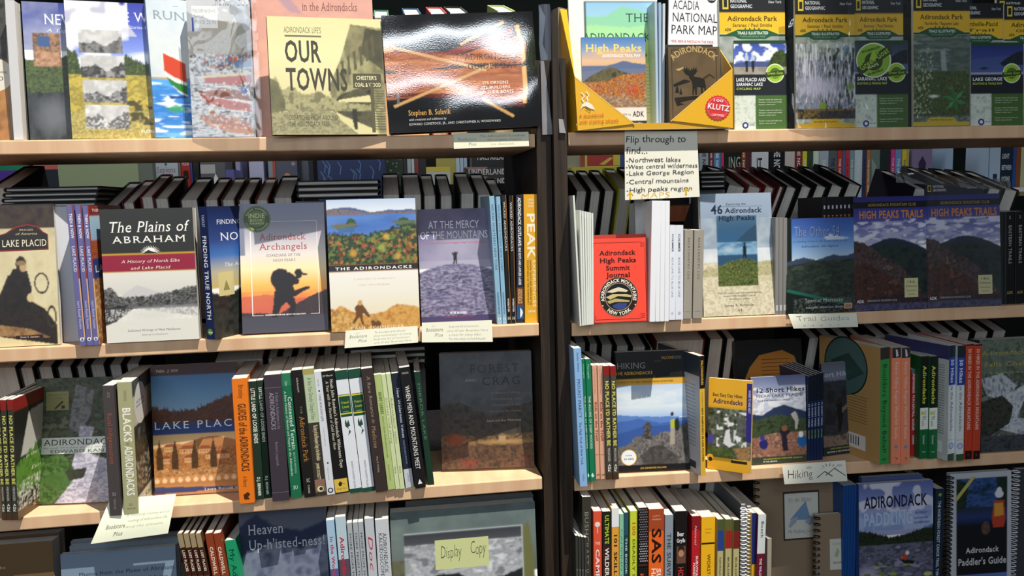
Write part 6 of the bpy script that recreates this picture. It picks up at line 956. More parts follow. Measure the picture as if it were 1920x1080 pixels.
def a_cairn(a):
    a.fill('1a1a1c', 0, 0, 1, .225); a.fill('d8a438', 0, .225, 1, .275); a.grad(.275, .55, ['a8c4e8', 'c8dcee', 'd8e4ec', 'a4bfe6']); a.mott(a.box(0, .28, 1, .45), ['b4cce8', 'e4e8e8'], .03, sy=2.5, k=.6); a.mix(a.below([(0,.52),(.3,.54),(.7,.55),(1,.56)], .004, .1), '5a82c4'); a.mix(a.below([(0,.58),(.3,.56),(.6,.6),(1,.58)], .006, .1), '4468b0'); a.mix(a.below([(0,.68),(.4,.62),(.7,.62),(1,.6)], .006, .1), '38589c')
    a.mott(a.below([(0,.79),(.15,.77),(.25,.7),(.5,.71),(.6,.68),(.8,.67),(.9,.62),(1,.6)], .012, .2), ['5e5a58', '7c7876', '45423f', '8a8684', '524e4c'], .12); a.mott(a.poly([(.3,.87),(.45,.8),(.6,.78),(.85,.9),(.8,.95),(.35,.95)]), ['3a3836', '5a5654'], .2); a.mott(a.poly([(.88,.62),(1,.6),(1,.95),(.9,.85)]), ['3c3a36', '5c5a56'], .15)
    a.mott(a.poly([(.36,.73),(.34,.7),(.37,.66),(.35,.63),(.4,.59),(.44,.59),(.47,.63),(.45,.66),(.48,.7),(.47,.74)]), ['2c2a28', '4a4644', '6a6664'], .4)
    a.mix(a.poly([(.72,.71),(.73,.64),(.77,.63),(.79,.66),(.78,.72),(.79,.78),(.72,.79)]), 'a89c90'); a.mix(a.poly([(.73,.58),(.78,.57),(.8,.62),(.78,.65),(.73,.645)]), 'b4b83c'); a.mix(a.ell(.82, .62, .035, .055), '23301f'); a.mix(a.ell(.755, .53, .022, .018), '2a2420')
    a.fill('1a1a1c', 0, .945, 1, 1); a.T('HIKING', .02, .4, .09, .14, '8a8d8c', 'r'); a.T('THE ADIRONDACKS', -.01, .5, .165, .19, 'cfa23c', 'b'); a.T('A GUIDE TO THE AREA’S GREATEST HIKING ADVENTURES'.replace('’', "'"), .02, .78, .245, .258, '5a4a1c', 'b'); a.T('FALCON', .63, .78, .045, .068, 'b98a34', 'b'); a.T('GUIDES', .78, .9, .045, .068, '8a8d8c', 'r'); a.T('LISA DENSMORE BALLARD', .3, .66, .965, .98, 'c09a3c', 'b'); a.E(.145, .88, .11, 'e0b23c', 30); a.E(.145, .88, .1, 'eef2f4', 30); a.T('GUIDE', .1, .19, .86, .867, '3a3a3a', 'b'); a.T('50+ HIKES', .08, .21, .885, .9, '2a2a2a', 'b'); a.R(.53, .082, .62, .085, '6a6c6c')
face(3, 1160, 1296, 661, 'black-banded cover with rock cairn and hiker above blue ridges', b=(888, 882), lean=5, t=.022, col='1a1a1c', front=a_cairn)
shelve(3, 1314, 1324, 1311, 668, 'narrow black and yellow spine with grey back cover showing, right of the cairn cover', b=(893, 892), dep=.15, yawd=-7, col='dcb03a', spine=lambda a: (a.R(0, 0, 1, .27, '1a1a1c'), a.S('FALCONGUIDES', .04, .24, .3, .7, 'e0b23c', 'b'), a.S('CLIMBING', .3, .42, .38, .6, '8a6a24', 'r'), a.S('NEW HAMPSHIRE’S 48 4,000 FOOTERS'.replace('’', "'"), .43, .88, .32, .65, '3a2c10', 'b')), back=lambda a: (a.R(0, 0, 1, 1, 'b9bec6'), a.R(0, 0, 1, .17, '34404c'), [a.R(.1, .25+i*.03, .9, .258+i*.03, '8a9098') for i in range(18)], a.R(.55, .9, .9, .96, '3a3e44')))
def a_easy(a):
    a.fill('e6ae2e', 0, 0, 1, .32); a.fill('d9a52c', 0, .3, 1, .33); a.mott(a.box(0, .32, 1, .86), ['2c3426', '4a5a3c', '6a7064', '22281e', '7a8470'], .12); a.spots(a.box(.2, .35, .9, .8), 'e8ecee', .12, .6); a.mix(a.poly([(.42,.56),(.5,.54),(.54,.68),(.66,.7),(.5,.74),(.36,.7)]), 'e8ecf0', .9); a.mix(a.poly([(.6,.55),(.66,.54),(.64,.64),(.6,.68)]), 'dfe4ea', .8); a.mott(a.poly([(.65,.4),(.9,.42),(.95,.6),(.7,.62)]), ['4a4c4a', '6c6e6a'], .2); a.mix(a.ell(.06, .66, .08, .06), '4a4a9c'); a.mix(a.ell(.05, .6, .04, .025), '4a3a30'); a.mott(a.poly([(.6,.75),(1,.7),(1,.87),(.7,.85)]), ['8a6a44', 'b08a5c', '5a4830'], .3); a.mott(a.box(0, .76, .6, .87), ['3a4a24', '5a6a34'], .3)
    a.grad(.86, 1, ['e6ae2e', 'e0a628']); a.R(.88, .03, 1, .66, '2f2a7c'); a.mix(a.poly([(0,.86),(.6,.83),(.6,.9),(0,.9)]), '2a3020', .5); a.T('Best Easy Day Hikes', .1, .78, .16, .195, '3a2c1c', 'b'); a.T('Adirondacks', .11, .79, .22, .27, '3a2450', 'b'); a.R(.55, .875, .92, .905, '26241c'); a.S('WHERE TO HIKE NEXT', .1, .35, .92, .97, 'c8c4e0', 'b'); a.E(.06, .87, .08, 'e6ae2e', 20); a.E(.07, .89, .05, '26241c', 16)
face(3, 1326, 1407, 708, 'small yellow and purple edged cover of a brook over rocks, turned towards the left', b=(879, 890), lean=4, t=.008, col='dba630', front=a_easy, cell=.0012)
def a_12(a):
    a.grad(0, .5, ['6a74a0', '9aa4c0', 'c8cede', 'b4bccc']); a.spots(a.box(0, .12, 1, .45), 'e6e8f0', .1, .48, sy=1.8); a.mix(a.below([(0,.42),(.2,.44),(.4,.36),(.6,.33),(.8,.38),(1,.42)], .005, .1), '2c3a5a'); a.mott(a.below([(0,.5),(.2,.47),(.5,.44),(.8,.47),(1,.5)], .01, .2), ['32402c', '44543a', '28341f'], .15); a.mott(a.below([(0,.7),(.3,.66),(.6,.65),(1,.64)], .01, .2), ['8a6250', 'a87a66', '6a4a3c', 'b88a78'], .12); a.fill('3a4438', 0, .92, 1, 1)
    a.mix(a.ell(.21, .77, .08, .06), '2a2a6a'); a.mix(a.ell(.19, .7, .045, .032), '3a3a8c'); a.mix(a.poly([(.5,.62),(.6,.6),(.72,.64),(.64,.68),(.66,.86),(.56,.86),(.54,.7)]), '2a2234'); a.mix(a.ell(.6, .6, .05, .035), '8a5a3c'); a.mix(a.ell(.92, .76, .09, .07), '2464a4'); a.mix(a.ell(.9, .68, .045, .035), 'eceef0')
    a.T('12 Short Hikes', .1, .98, .13, .18, '22283c', 'S'); a.T('NEAR LAKE PLACID', .1, .96, .205, .235, '2f3850', 'r'); a.T('PLUS THE SARANAC LAKE 6', .12, .7, .265, .28, '3a4458', 'b'); a.T('AN ADIRONDACK EXPLORER Guidebook', .2, .92, .935, .95, 'b4bc3c', 'b'); a.T('BY PHIL BROWN', .2, .45, .965, .98, 'e4e8e0', 'b')
    a.mix(a.poly([(.72,.44),(.8,.41),(.84,.45),(.86,.52),(.83,.62),(.79,.62),(.79,.52),(.74,.47)]), 'b8b4ac')
face(3, 1411, 1513, 708, 'cover of children resting on bare rock below cloudy peaks', b=(873, 866), lean=4, t=.008, col='4a5468', front=a_12, cell=.0012)
for i, x0 in enumerate((1513.5, 1519.5, 1525.5, 1531.5, 1537.5)):
    shelve(3, x0, x0+5.2, x0+1.5, 706-i*1.5, ['first','second','third','fourth','fifth'][i]+' of five thin dark blue spines right of the children on the rock', b=(865-i*.6, 864.6-i*.6), dep=.12, col='1c2c54', spine=lambda a: (a.R(0, 0, 1, .3, '16202c'), a.S('12 SHORT HIKES', .33, .6, .25, .75, 'b8c8dc', 'b'), a.S('EXPLORER', .64, .74, .3, .7, '8ab04c', 'b')))
def a_keene(a):
    a.grad(0, .35, ['5c6274', '767c90', '666c80']); a.mott(a.box(0, .2, 1, .8), ['23262c', '363a42', '1d2024'], .06); a.mott(a.below([(0,.78),(.5,.79),(1,.74)], .008, .2), ['6a5a50', '8a7668', '4c403a'], .12); a.fill('2a2f30', 0, .9, 1, 1); a.mix(a.poly([(.4,.45),(.55,.43),(.58,.6),(.5,.76),(.42,.76),(.42,.6)]), '17181c'); a.mix(a.poly([(.55,.5),(.85,.42),(.86,.44),(.56,.55)]), '7a6a60'); a.mix(a.ell(.47, .42, .06, .035), '2a2220')
    a.T('12 Short Hikes', -.35, .88, .1, .15, 'b4b8c4', 'S'); a.T('NEAR KEENE VALLEY', -.45, .86, .18, .21, '3a4050', 'r'); a.T('EXPLORER Guidebook', .2, .85, .92, .935, 'a8ac4c', 'b'); a.T('BROWN & TIM ROWLAND', .1, .8, .955, .97, 'd4d8d4', 'b')
face(3, 1545, 1610, 682, 'shadowed cover of a dancing girl on rock between thin blue spines and tan book', b=(857, 848), lean=4, t=.008, col='33373f', front=a_keene)
shelve(3, 1649.5, 1669.5, 1651, 653, 'green spine with large dark title and tan back cover with oval picture', b=(872, 871), dep=.16, yawd=-16, col='3aa050', spine=lambda a: (a.R(0, 0, 1, .1, '3c3a36'), a.S('Boulders Beyond Belief!', .14, .9, .28, .72, '1c3a24', 's'), a.T('HP', .3, .7, .95, .97, '1c3a24', 'b')), back=lambda a: (a.R(0, 0, 1, 1, 'b9945c'), a.E(.45, .22, .36, '1f2a26', 32, sq=1.0), a.E(.45, .22, .34, '4a6a68', 32), a.G([(.2,.2),(.5,.1),(.75,.25),(.5,.35)], '2a4a44'), [a.R(.12, .46+i*.025, .8, .467+i*.025, '8a6a3c') for i in range(10)], a.R(.25, .8, .78, .93, 'dcdcd8'), [a.R(.3+i*.04, .82, .315+i*.04, .9, '2a2a2a') for i in range(10)]))
for i, (x0, x1, xt) in enumerate(((1671, 1688.5, 1672.5), (1689.5, 1706, 1690.5))):
    shelve(3, x0, x1, xt, 653, ['left','right'][i]+' of two coral spines with a tiny waterfall picture on top', b=(871, 870), dep=.15, col='ee8f6c', spine=lambda a: (a.R(.03, 0, .97, .085, '34343a'), a.G([(.4,.01),(.6,.02),(.7,.07),(.45,.08)], 'c4c8cc'), a.S('Keene Valley Region Waterfall Guide', .12, .78, .35, .68, 'f4d4c8', 's'), a.E(.5, .85, .2, '8a8ab0', 10), a.G([(.3,.94),(.7,.95),(.4,.98),(.6,.955)], '2a1c18')))
shelve(3, 1707, 1717.5, 1709, 693, 'narrow crimson spine with white capitals between coral and dark green ones', b=(856, 855.5), dep=.13, col='c02430', spine=lambda a: (a.R(0, 0, 1, .05, '5a7a80'), a.S('Adirondack WATERFALL GUIDE', .05, .7, .25, .75, 'f4e4e4', 'b'), a.S('Dunn', .76, .86, .3, .7, 'f4e4e4', 'b')))
for i, (x0, x1, xt) in enumerate(((1724, 1740, 1726), (1741, 1757, 1743))):
    shelve(3, x0, x1, xt, 669, ['left','right'][i]+' of two dark green spines with yellow title and white middle label', b=(861, 860), dep=.13, col='1c6a3c', spine=lambda a: (a.R(0, 0, 1, .5, '16241a'), a.S('Adirondacks', .09, .46, .3, .7, 'd8d84c', 'b'), a.R(.03, .5, .97, .71, 'eef2ea'), a.S('Five-Star', .53, .62, .5, .75, '3a5a3c', 's'), a.S('Trails', .58, .68, .25, .5, '3a5a3c', 's'), a.E(.3, .55, .2, 'c8d44c', 10), a.S('Starmer', .77, .86, .35, .62, 'dfe8dc', 's'), a.T('**', .3, .7, .93, .95, 'dfe8dc', 'b')))
for i, (x0, x1, xt) in enumerate(((1776.5, 1791, 1780), (1792.5, 1806.5, 1795.5))):
    shelve(3, x0, x1, xt, 649, ['left','right'][i]+' of two white spines with royal blue title block'+(' and a text-filled back cover' if i == 0 else ''), b=(865, 864), dep=.15, yawd=-14 if i == 0 else 0, col='dfe5e6', spine=lambda a: (a.R(0, 0, 1, .1, '24303a'), a.R(0, .1, 1, .34, '2c48a4'), a.S('50 Hikes', .12, .32, .3, .75, 'e8ecf6', 'S'), a.S('in the Adirondacks', .35, .74, .35, .7, '3a4044', 's'), a.R(0, .815, 1, .818, '9aa4b4'), a.E(.5, .87, .38, '7a8cc4', 20), a.E(.5, .87, .28, 'c4cfe4', 20), a.R(0, .94, 1, 1, '3a5a3c')), back=(lambda a: (a.R(0, 0, 1, 1, 'c4cac8'), a.R(0, 0, 1, .12, '3a3c68'), [a.R(.08, .17+j*.022, .94, .178+j*.022, '8a9292') for j in range(28)], a.R(.5, .84, .92, .94, 'e4e6e6'), [a.R(.55+j*.035, .85, .57+j*.035, .92, '2a2a2a') for j in range(9)])) if i == 0 else None)
for i, (x0, x1, xt) in enumerate(((1808, 1822.5, 1811.5), (1823.5, 1837.5, 1827.5))):
    shelve(3, x0, x1, xt, 646.5, ['left','right'][i]+' of two brick red spines with pale capitals beside the waterfall cover', b=(862, 861), dep=.15, col='c4462c', spine=lambda a: (a.R(0, 0, 1, .012, '1c1c1c'), a.R(.1, .02, .12, .9, 'd8705a'), a.S('50 HIKES IN THE ADIRONDACK MOUNTAINS', .04, .74, .3, .68, 'f0c8b8', 'b'), a.R(.08, .925, .96, 1, '2a1614'), a.T('W', .35, .65, .95, .975, '7a4a44', 's')))
def a_falls(a):
    a.mott(a.all(), ['4a5248', '6a7468', '353c34', '7c847a'], .08); a.mott(a.box(0, 0, 1, .3), ['4c584c', '6f7a6e', '5a665a'], .1); a.mott(a.poly([(0,.35),(.3,.3),(.5,.42),(.35,.55),(.1,.5)]), ['8c929a', 'c8ccd4', '6c727a'], .2, sx=1.5, sy=.5); a.mott(a.poly([(.35,.5),(.8,.35),(1,.3),(1,.45),(.6,.55),(.5,.7),(1,.8),(1,.92),(.5,.85),(.25,.8),(.42,.65)]), ['a8aeb8', 'd0d4dc', '8a9098'], .15); a.mott(a.poly([(0,.55),(.3,.5),(.45,.6),(.4,.75),(.15,.85),(0,.9)]), ['2c2e2a', '45463f', '1e201c'], .2); a.mott(a.box(0, .86, 1, 1), ['34383c', '4a5056', '2a2c30'], .1, sy=2)
    a.T('Adirondack Fifty', .02, .9, .1, .14, 'a8a04c', 's'); a.T('Falls Challenge', .06, .9, .2, .24, 'a8a04c', 's'); a.T('A Guide to the Fifty Falls', .12, .9, .29, .305, 'b0a85c', 's')
face(3, 1839, 1975, 638, 'waterfall and boulder cover with olive gold lettering at the right edge', b=(851, 842), lean=4, t=.03, col='3c423c', front=a_falls)
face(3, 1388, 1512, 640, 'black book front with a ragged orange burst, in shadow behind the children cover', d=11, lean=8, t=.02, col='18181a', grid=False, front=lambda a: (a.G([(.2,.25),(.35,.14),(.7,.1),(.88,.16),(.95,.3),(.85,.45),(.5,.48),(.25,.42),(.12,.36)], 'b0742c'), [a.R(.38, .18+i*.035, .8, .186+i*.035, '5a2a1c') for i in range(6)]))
# ------------------------------------------------------------------ lowest visible shelf
def front4(x0, x1, y, yt_, label, dep_=.0, **k): pass
def low_face(px0, px1, ytop, h, label, d=1.0, lean=5, **k):
    """face-out book known by its top edge (columns px0..px1, row ytop) and its height h"""
    th = math.radians(lean); z = ZT[4]+.001+k.get('t', .015)*math.sin(th); dd = d/100+h*math.sin(th)
    P0 = onY(px0, ytop, dd); P1 = onY(px1, ytop, dd); zt = P0.z; h2 = (zt-z)/math.cos(th); w = (Vector((P1.x, P1.y, 0))-Vector((P0.x, P0.y, 0))).length
    ex = Vector((P1.x-P0.x, P1.y-P0.y, 0)).normalized(); n = Vector((-ex.y, ex.x, 0)); ez = Vector((0, 0, 1))*math.cos(th)+n*math.sin(th); ey = ez.cross(ex); A = P0-ez*h2
    return volume(Matrix(((ex.x, ey.x, ez.x, A.x), (ex.y, ey.y, ez.y, A.y), (ex.z, ey.z, ez.z, A.z), (0, 0, 0, 1))), w, h2, k.pop('t', .015), label, **k)
def low_spine(px0, px1, ytop, label, d=-.5, dep=.15, tilt=0, yawd=0, **k):
    P0 = onY(px0, ytop, d/100); P1 = onY(px1, ytop, d/100); t = (P1-P0).length; ex = Vector((P1.x-P0.x, P1.y-P0.y, 0)).normalized()
    if yawd: ex = Matrix.Rotation(-math.radians(yawd), 3, 'Z') @ ex
    n = Vector((-ex.y, ex.x, 0)); ph = math.radians(tilt); ez = Vector((0, 0, 1))*math.cos(ph)-ex*math.sin(ph); sx = ex*math.cos(ph)+Vector((0, 0, 1))*math.sin(ph)
    h = (P0.z-ZT[4]-.001)/math.cos(ph); O = P0-ez*h+sx*t
    return volume(Matrix(((n.x, -sx.x, ez.x, O.x), (n.y, -sx.y, ez.y, O.y), (n.z, -sx.z, ez.z, O.z), (0, 0, 0, 1))), dep, h, t, label, **k, grid=bool(k.get('front')))
low_face(-130, 100, 1032, .26, 'brown cover with pale serif lettering cut by the lower left corner', t=.03, col='6a5438', grid=False, front=lambda a: (a.T('A History of North Elba', .05, .6, .15, .17, 'b8b0a0', 's')))
low_face(-118, 112, 1016, .27, 'second brown copy stacked behind the lower left cover', d=4.6, t=.025, col='5a4a34', grid=False)
def a_photos(a): a.grad(0, 1, ['74889e', '8496a8', '7a8894']); a.T('Photos from the Plains of Abraham', .15, .98, .155, .185, '22303e', 's'); a.T('The Kilburn Historic Slide Collection', .3, .92, .225, .245, '2c3a48', 's'); a.T('Mary MacKenzie', .4, .8, .32, .34, '2c3a48', 's')
low_face(113, 330, 1040, .22, 'pale blue cover with dark serif title low on the left', t=.012, col='7d8d9e', front=a_photos, cell=.004)
low_face(130, 336, 1024, .22, 'second pale blue copy peeping above the first low on the left', d=3.0, t=.012, col='6f8090', grid=False)
low_face(132, 334, 1015, .22, 'third pale blue copy behind the others low on the left', d=4.8, t=.012, col='66727e', grid=False)
for i, x in enumerate((332, 343.5, 355, 366.5)): low_spine(x, x+9.5, 1001, ['first','second','third','fourth'][i]+' of four slim brown spines with a sepia top under the hanging paper', tilt=7, col='5a3a24', spine=lambda a: (a.R(0, 0, 1, .1, '9a8a6a'), a.R(0, .1, 1, .3, '3c1c14'), a.S('LOST PLACES', .12, .27, .3, .75, 'e4dcc8', 'b'), a.R(.3, .32, .8, .9, 'b09468')))
for i, x in enumerate((384, 399.5)): low_spine(x, x+14, 1001, ['left','right'][i]+' of two rust red spines with white name', tilt=6, col='8a3c22', spine=lambda a: a.S('CALDWELL', .1, .3, .3, .72, 'ecdcc8', 'b'))
low_spine(421, 441, 1014, 'green spine with dark script lettering beside the rust red pair', tilt=5, d=.3, col='1f9a6a', spine=lambda a: a.S('My Adirondacks', .07, .6, .28, .75, '12402c', 's'), yawd=6)
def a_heaven(a): a.grad(0, .3, ['4a4f60', '5c6274', '6a7080']); a.mix(a.below([(0,.1),(.2,.03),(.4,.12),(.7,.16),(1,.1)], .01, .06, .6), '26304c'); a.mott(a.below([(0,.3),(.4,.22),(.7,.28),(1,.2)], .02, .08), ['5a6278', '7a8296', '48506a'], .06); a.T("Heaven", .1, .5, .1, .165, 'c4c8d2', 's'); a.T("Up-h'isted-ness!", .1, .97, .2, .265, 'c4c8d2', 's'); a.T('The History of the Adirondack Forty-Sixers', .15, .7, .47, .49, '9aa0ac', 's'); a.T('and the High Peaks', .15, .5, .55, .57, '9aa0ac', 's')
low_face(447, 611, 958, .24, 'dusky navy cover of a cloudy peak with pale serif title on the lowest row', t=.03, col='3a4054', front=a_heaven, cell=.003)
low_spine(611, 626, 976, 'pale blue and violet spine with red lettering beside the dusky navy peak cover', tilt=2, col='a4c4dc', spine=lambda a: (a.R(0, .35, 1, 1, '5a5a94'), a.S('In the Woods with Adirondack', .12, .8, .3, .7, 'c03a3c', 'b')))
low_spine(628, 647, 970, 'pale topped spine with crimson lettering over a purple picture', tilt=2, col='b8ccd8', spine=lambda a: (a.R(0, .3, 1, 1, '5c4a5c'), a.S('Adirondack Reflections', .14, .8, .3, .7, 'b8303c', 'b')))
for i, x in enumerate((650, 661, 671)): low_spine(x, x+9.3, 981-i, ['first','second','third'][i]+' of three thin grey spines with tiny capitals', tilt=2, col='aab0b6', spine=lambda a: a.S('MORE FROM THE PLAINS OF ABRAHAM', .08, .9, .3, .68, '2c3038', 'r'))
low_spine(683, 700, 973, 'broad pale grey spine with red script', tilt=1.5, col='c0c4cc', spine=lambda a: (a.S('Doc', .13, .38, .25, .75, 'b03a44', 'i'), a.S('Orra A. Phelps', .5, .9, .45, .72, '5a5c64', 's'), a.S('Adirondack Naturalist', .5, .9, .2, .35, 'b03a6a', 's')))
low_spine(703, 728, 975, 'white spine over autumn leaf picture, left of the framed mountain cover', tilt=1, col='c8ccd2', spine=lambda a: (a.S('ADIRONDACK', .1, .4, .5, .78, '3a3e46', 's'), a.S('KALEIDOSCOPE', .1, .42, .2, .45, '3a3e46', 's'), a.R(0, .48, 1, 1, 'a85a2c'), a.G([(.1,.5),(.5,.52),(.9,.6),(.4,.65),(.2,.58)], 'c88438'), a.G([(.5,.65),(.9,.7),(.6,.85),(.2,.75)], '8a3424')))
def a_disp(a):
    a.grad(0, .5, ['5c6a6a', '6c7876', '5a625a']); a.mott(a.box(0, 0, 1, .2), ['5a6868', '748280'], .03, k=.6); a.mix(a.poly([(.9,.2),(.95,.13),(.98,.4),(1,1),(.9,1)]), '6a6c44'); a.mott(a.box(0, .35, .09, 1), ['4a4c3c', '6a6a54'], .1); a.fill('b4bcc0', .085, .165, .905, 1); m = a.box(.09, .172, .9, 1)
    a.grad(.172, .55, ['3a3c42', '55585e', '9aa0a6', 'c4c8cc'], .09, .9); a.mott(m*a.box(0, .25, 1, .55), ['6a6e74', 'b8bcc2', '8a8e94', 'd8dce0'], .05, sy=2, k=.85); a.mix(m*a.below([(0,.53),(.2,.5),(.35,.47),(.45,.48),(.6,.56),(.75,.52),(.9,.48)], .008, .1), '24262a'); a.mott(m*a.below([(0,.6),(.3,.58),(.6,.6),(.9,.55)], .02, .3), ['2a2a2a', '8a8c8e', '1c1c1c', '5a5c5e'], .35); a.spots(m*a.box(0, .58, 1, .7), 'd0d2d4', .3, .6, sy=2)
    a.R(.295, .225, .665, .44, 'c2c890'); 
    a.T('Display', .335, .475, .27, .36, '1c1f1c', 'h'); a.T('Copy', .54, .645, .26, .35, '1c1f1c', 'h')
low_face(731, 1003, 962, .22, 'large grey cover of black-and-white mountains with a pale handwritten sticker', t=.03, col='48524e', front=a_disp, d=-.5, cell=.002)
m = MB(); 
low_face(760, 1000, 945, .225, 'second large grey copy tilted behind the mountain display cover', d=3.6, t=.02, col='5a6468', grid=False)
# right bookcase
for i, (x, y) in enumerate(((1079, 1005), (1084.5, 1006), (1090, 1007), (1095.5, 1008))): low_spine(x, x+4.6, y, ['first','second','third','fourth'][i]+' of four thin dark booklets with white top edges, left of the olive spine', d=-2.5, dep=.13, yawd=-4, col='3a3c38', kind='booklet', name='booklet', cat='booklet', spine=lambda a: a.S('DYER LAKE', .3, .9, .3, .6, '9a9c94', 'r'))
R4 = [(1091.5, 1108, 932, '3c3a32', spn('BUSHCRAFT ILLUSTRATED', 0, '8f8f84', None, v=(.1, .9), st='s'), 'dark olive tall spine with grey serif capitals at the left of the lowest row', 0),
 (1112.5, 1128, 959, 'e2583c', lambda a: (a.E(.5, .1, .33, 'f4dcd4', 16), a.R(.46, .1, .54, .17, 'f4dcd4'), a.T('THE', .2, .8, .235, .255, 'f4dcd4', 'b'), a.S('CAMPFIRE', .29, .68, .28, .72, 'f8ecE8'.lower(), 'b'), a.S('FOODIE', .72, .9, .3, .65, 'f4dcd4', 'r')), 'vermilion spine with white lettering and small round emblem', 0),
 (1129.5, 1145.5, 959.5, '3a2420', lambda a: (a.R(0, 0, 1, .26, '22241c'), a.S('ULTIMATE', .03, .25, .3, .75, 'b8cc3c', 'b'), a.S('WILDERNESS GEAR', .28, .8, .3, .75, 'f0ece4', 'b')), 'dark brown spine with lime and white capitals', 0),
 (1147, 1160.5, 953.5, 'e6a440', lambda a: (a.R(0, 0, 1, .14, 'eceef0'), a.S('101 SKILLS', .2, .54, .3, .75, '2a2218', 'b'), a.S('YOU NEED TO SURVIVE', .56, .95, .5, .72, '3a2c1c', 'b'), a.S('IN THE WOODS', .56, .85, .22, .42, '3a2c1c', 'b')), 'amber spine with white top and dark capitals', 0),
 (1161.5, 1169.5, 964, '8ac4a4', spn('CAMPING AND MAINE', 0, '3f7a64', None, v=(.12, .9), st='r'), 'narrow mint green spine', .3),
 (1170.5, 1178, 961, '1f4454', spn('THE BOOK OF OUTDOOR', 0, 'b8d4d8', None, v=(.2, .9), st='b', extra=lambda a: a.R(0, 0, 1, .18, '2a5464')), 'narrow dark teal spine beside the mint one', .3),
 (1181.5, 1195, 958.5, 'cdd83c', lambda a: (a.R(.9, 0, 1, 1, '8a8c2c'), a.S('100', .09, .19, .3, .75, 'd8642c', 'b'), a.S('DEADLY SKILLS', .22, .68, .35, .7, '5a6a1c', 'b')), 'acid yellow spine with orange numerals', 0),
 (1197.5, 1214, 952.5, '211c1c', lambda a: ([a.E(.12+.19*(i % 5)+(.09 if (i//5) % 2 else 0), .015+(i//5)*.0185, .075, 'b8b8c0' if i > 70 else '7c7c84', 6) for i in range(110)], a.R(0, .43, 1, .44, '5a2c24'), a.S('THE BOOK OF', .52, .68, .62, .72, 'b0483c', 'b'), a.S('BUILDING', .5, .7, .48, .58, 'b0483c', 'b'), a.S('FIRES', .5, .7, .2, .42, 'e0583c', 'b')), 'black spine covered with a hexagon dot pattern and red capitals', -.3),
 (1217, 1245, 955, 'ee6a24', lambda a: (a.R(0, 0, 1, .17, 'a84a28'), a.T('LOFTY', .25, .75, .05, .06, 'd8a890', 'b'), a.T('WISEMAN', .2, .8, .075, .085, 'd8a890', 'b'), a.S('SAS', .15, .42, .2, .8, '26181a', 'b'), a.S('SURVIVAL', .46, .84, .52, .8, 'fbeee4', 'b'), a.S('HANDBOOK', .46, .86, .18, .46, 'fbeee4', 'b')), 'broad orange spine with giant black and white capitals', -.4),
 (1247, 1262.5, 966, '8c98a4', spn('THE SURVIVAL MANUAL', 0, '3c4650', None, v=(.15, .95), st='b'), 'grey-blue spine with dark capitals between orange and black ones', 0),
 (1266, 1288.5, 959, '1b1718', lambda a: (a.T('Bear', .2, .75, .165, .2, 'f0eef0', 'b'), a.T('Grylls', .15, .85, .22, .25, 'f0eef0', 'b'), a.R(.15, .28, .9, .42, '6a4a3a'), a.E(.52, .34, .22, 'b88868', 16, sq=1.3), a.G([(.28,.33),(.3,.285),(.52,.275),(.76,.29),(.76,.33),(.66,.305),(.4,.305)], '2c1e18'), a.E(.44, .335, .025, '2a1a14', 6), a.E(.61, .335, .025, '2a1a14', 6), a.R(.45, .372, .6, .376, '7a4038'), a.S('HOW TO STAY ALIVE', .45, .98, .28, .72, 'c43a34', 'b')), 'black spine with a small man’s portrait and red capitals'.replace('’', "'"), -.2),
 (1297.5, 1313, 968, 'b8242c', lambda a: (a.R(0, 0, 1, .12, '8a1c24'), a.S('National', .08, .25, .35, .6, 'f0c8c4', 'i'), a.S('SURVIVAL SKILLS', .34, .68, .52, .78, 'f6e4e0', 'b'), a.S('HANDBOOK', .4, .64, .2, .46, 'f6e4e0', 'b'), a.S('VOLUME 1', .76, .9, .4, .6, 'f6e4e0', 'r')), 'crimson spine with white capitals right of the portrait spine', .2),
 (1315.5, 1341, 970, 'f2b722', lambda a: (a.T('THE OUTDOOR', .25, .75, .1, .11, 'b88018', 'b'), a.T('SURVIVAL', .3, .7, .13, .14, 'b88018', 'b'), a.R(.02, .22, .98, .235, '2a2210'), a.S('WORST-CASE SCENARIO', .32, .9, .45, .68, '6a5010', 'b')), 'broad golden yellow spine with a thin black rule', 0),
 (1346, 1357, 974, 'b8b07c', lambda a: (a.R(0, 0, 1, .1, '4a5a34'), a.R(0, .1, 1, .28, '2c4484'), a.S('NAVIGATING', .34, .6, .35, .62, '4a4430', 'b'), a.S('A COMPLETE', .7, .95, .35, .62, '4a4430', 'b')), 'tan spine with green and blue top', 0),
 (1361, 1373, 974, 'b8b07c', lambda a: (a.R(0, 0, 1, .1, '5a6034'), a.R(0, .1, 1, .26, '9a2a24'), a.S('BUILDING THE PERFECT', .34, .9, .35, .62, '4a4430', 'b')), 'tan spine with olive and red top, left of its twin', 0),
 (1376, 1387, 975, 'b8b07c', lambda a: (a.R(0, 0, 1, .1, '3a3a24'), a.R(0, .1, 1, .26, '7a2420'), a.S('BUILDING THE PERFECT', .34, .9, .35, .62, '4a4430', 'b')), 'tan spine with dark and maroon top beside the white coils', 0)]
for x0, x1, y, c, sp_, lab, dd in R4: low_spine(x0, x1, y, lab, d=-1.5+dd, tilt=-.6, col=c, spine=sp_, dep=.15)
def coil(x, d, y0, z1, n, r, m_, label=None, parent=None, cr=.0012):
    mb = MB(); A = onY(x, y0, d)
    for k in range(n):
        z = A.z-(A.z-z1)*k/(n-1); mb.tube([(A.x+r*math.cos(t), A.y+r*math.sin(t), z) for t in np.linspace(0, 2*math.pi, 10)[:-1]], cr, 4, (.9, .9, .92), closed=True)
    return mb.build('spiral_binding', m_)
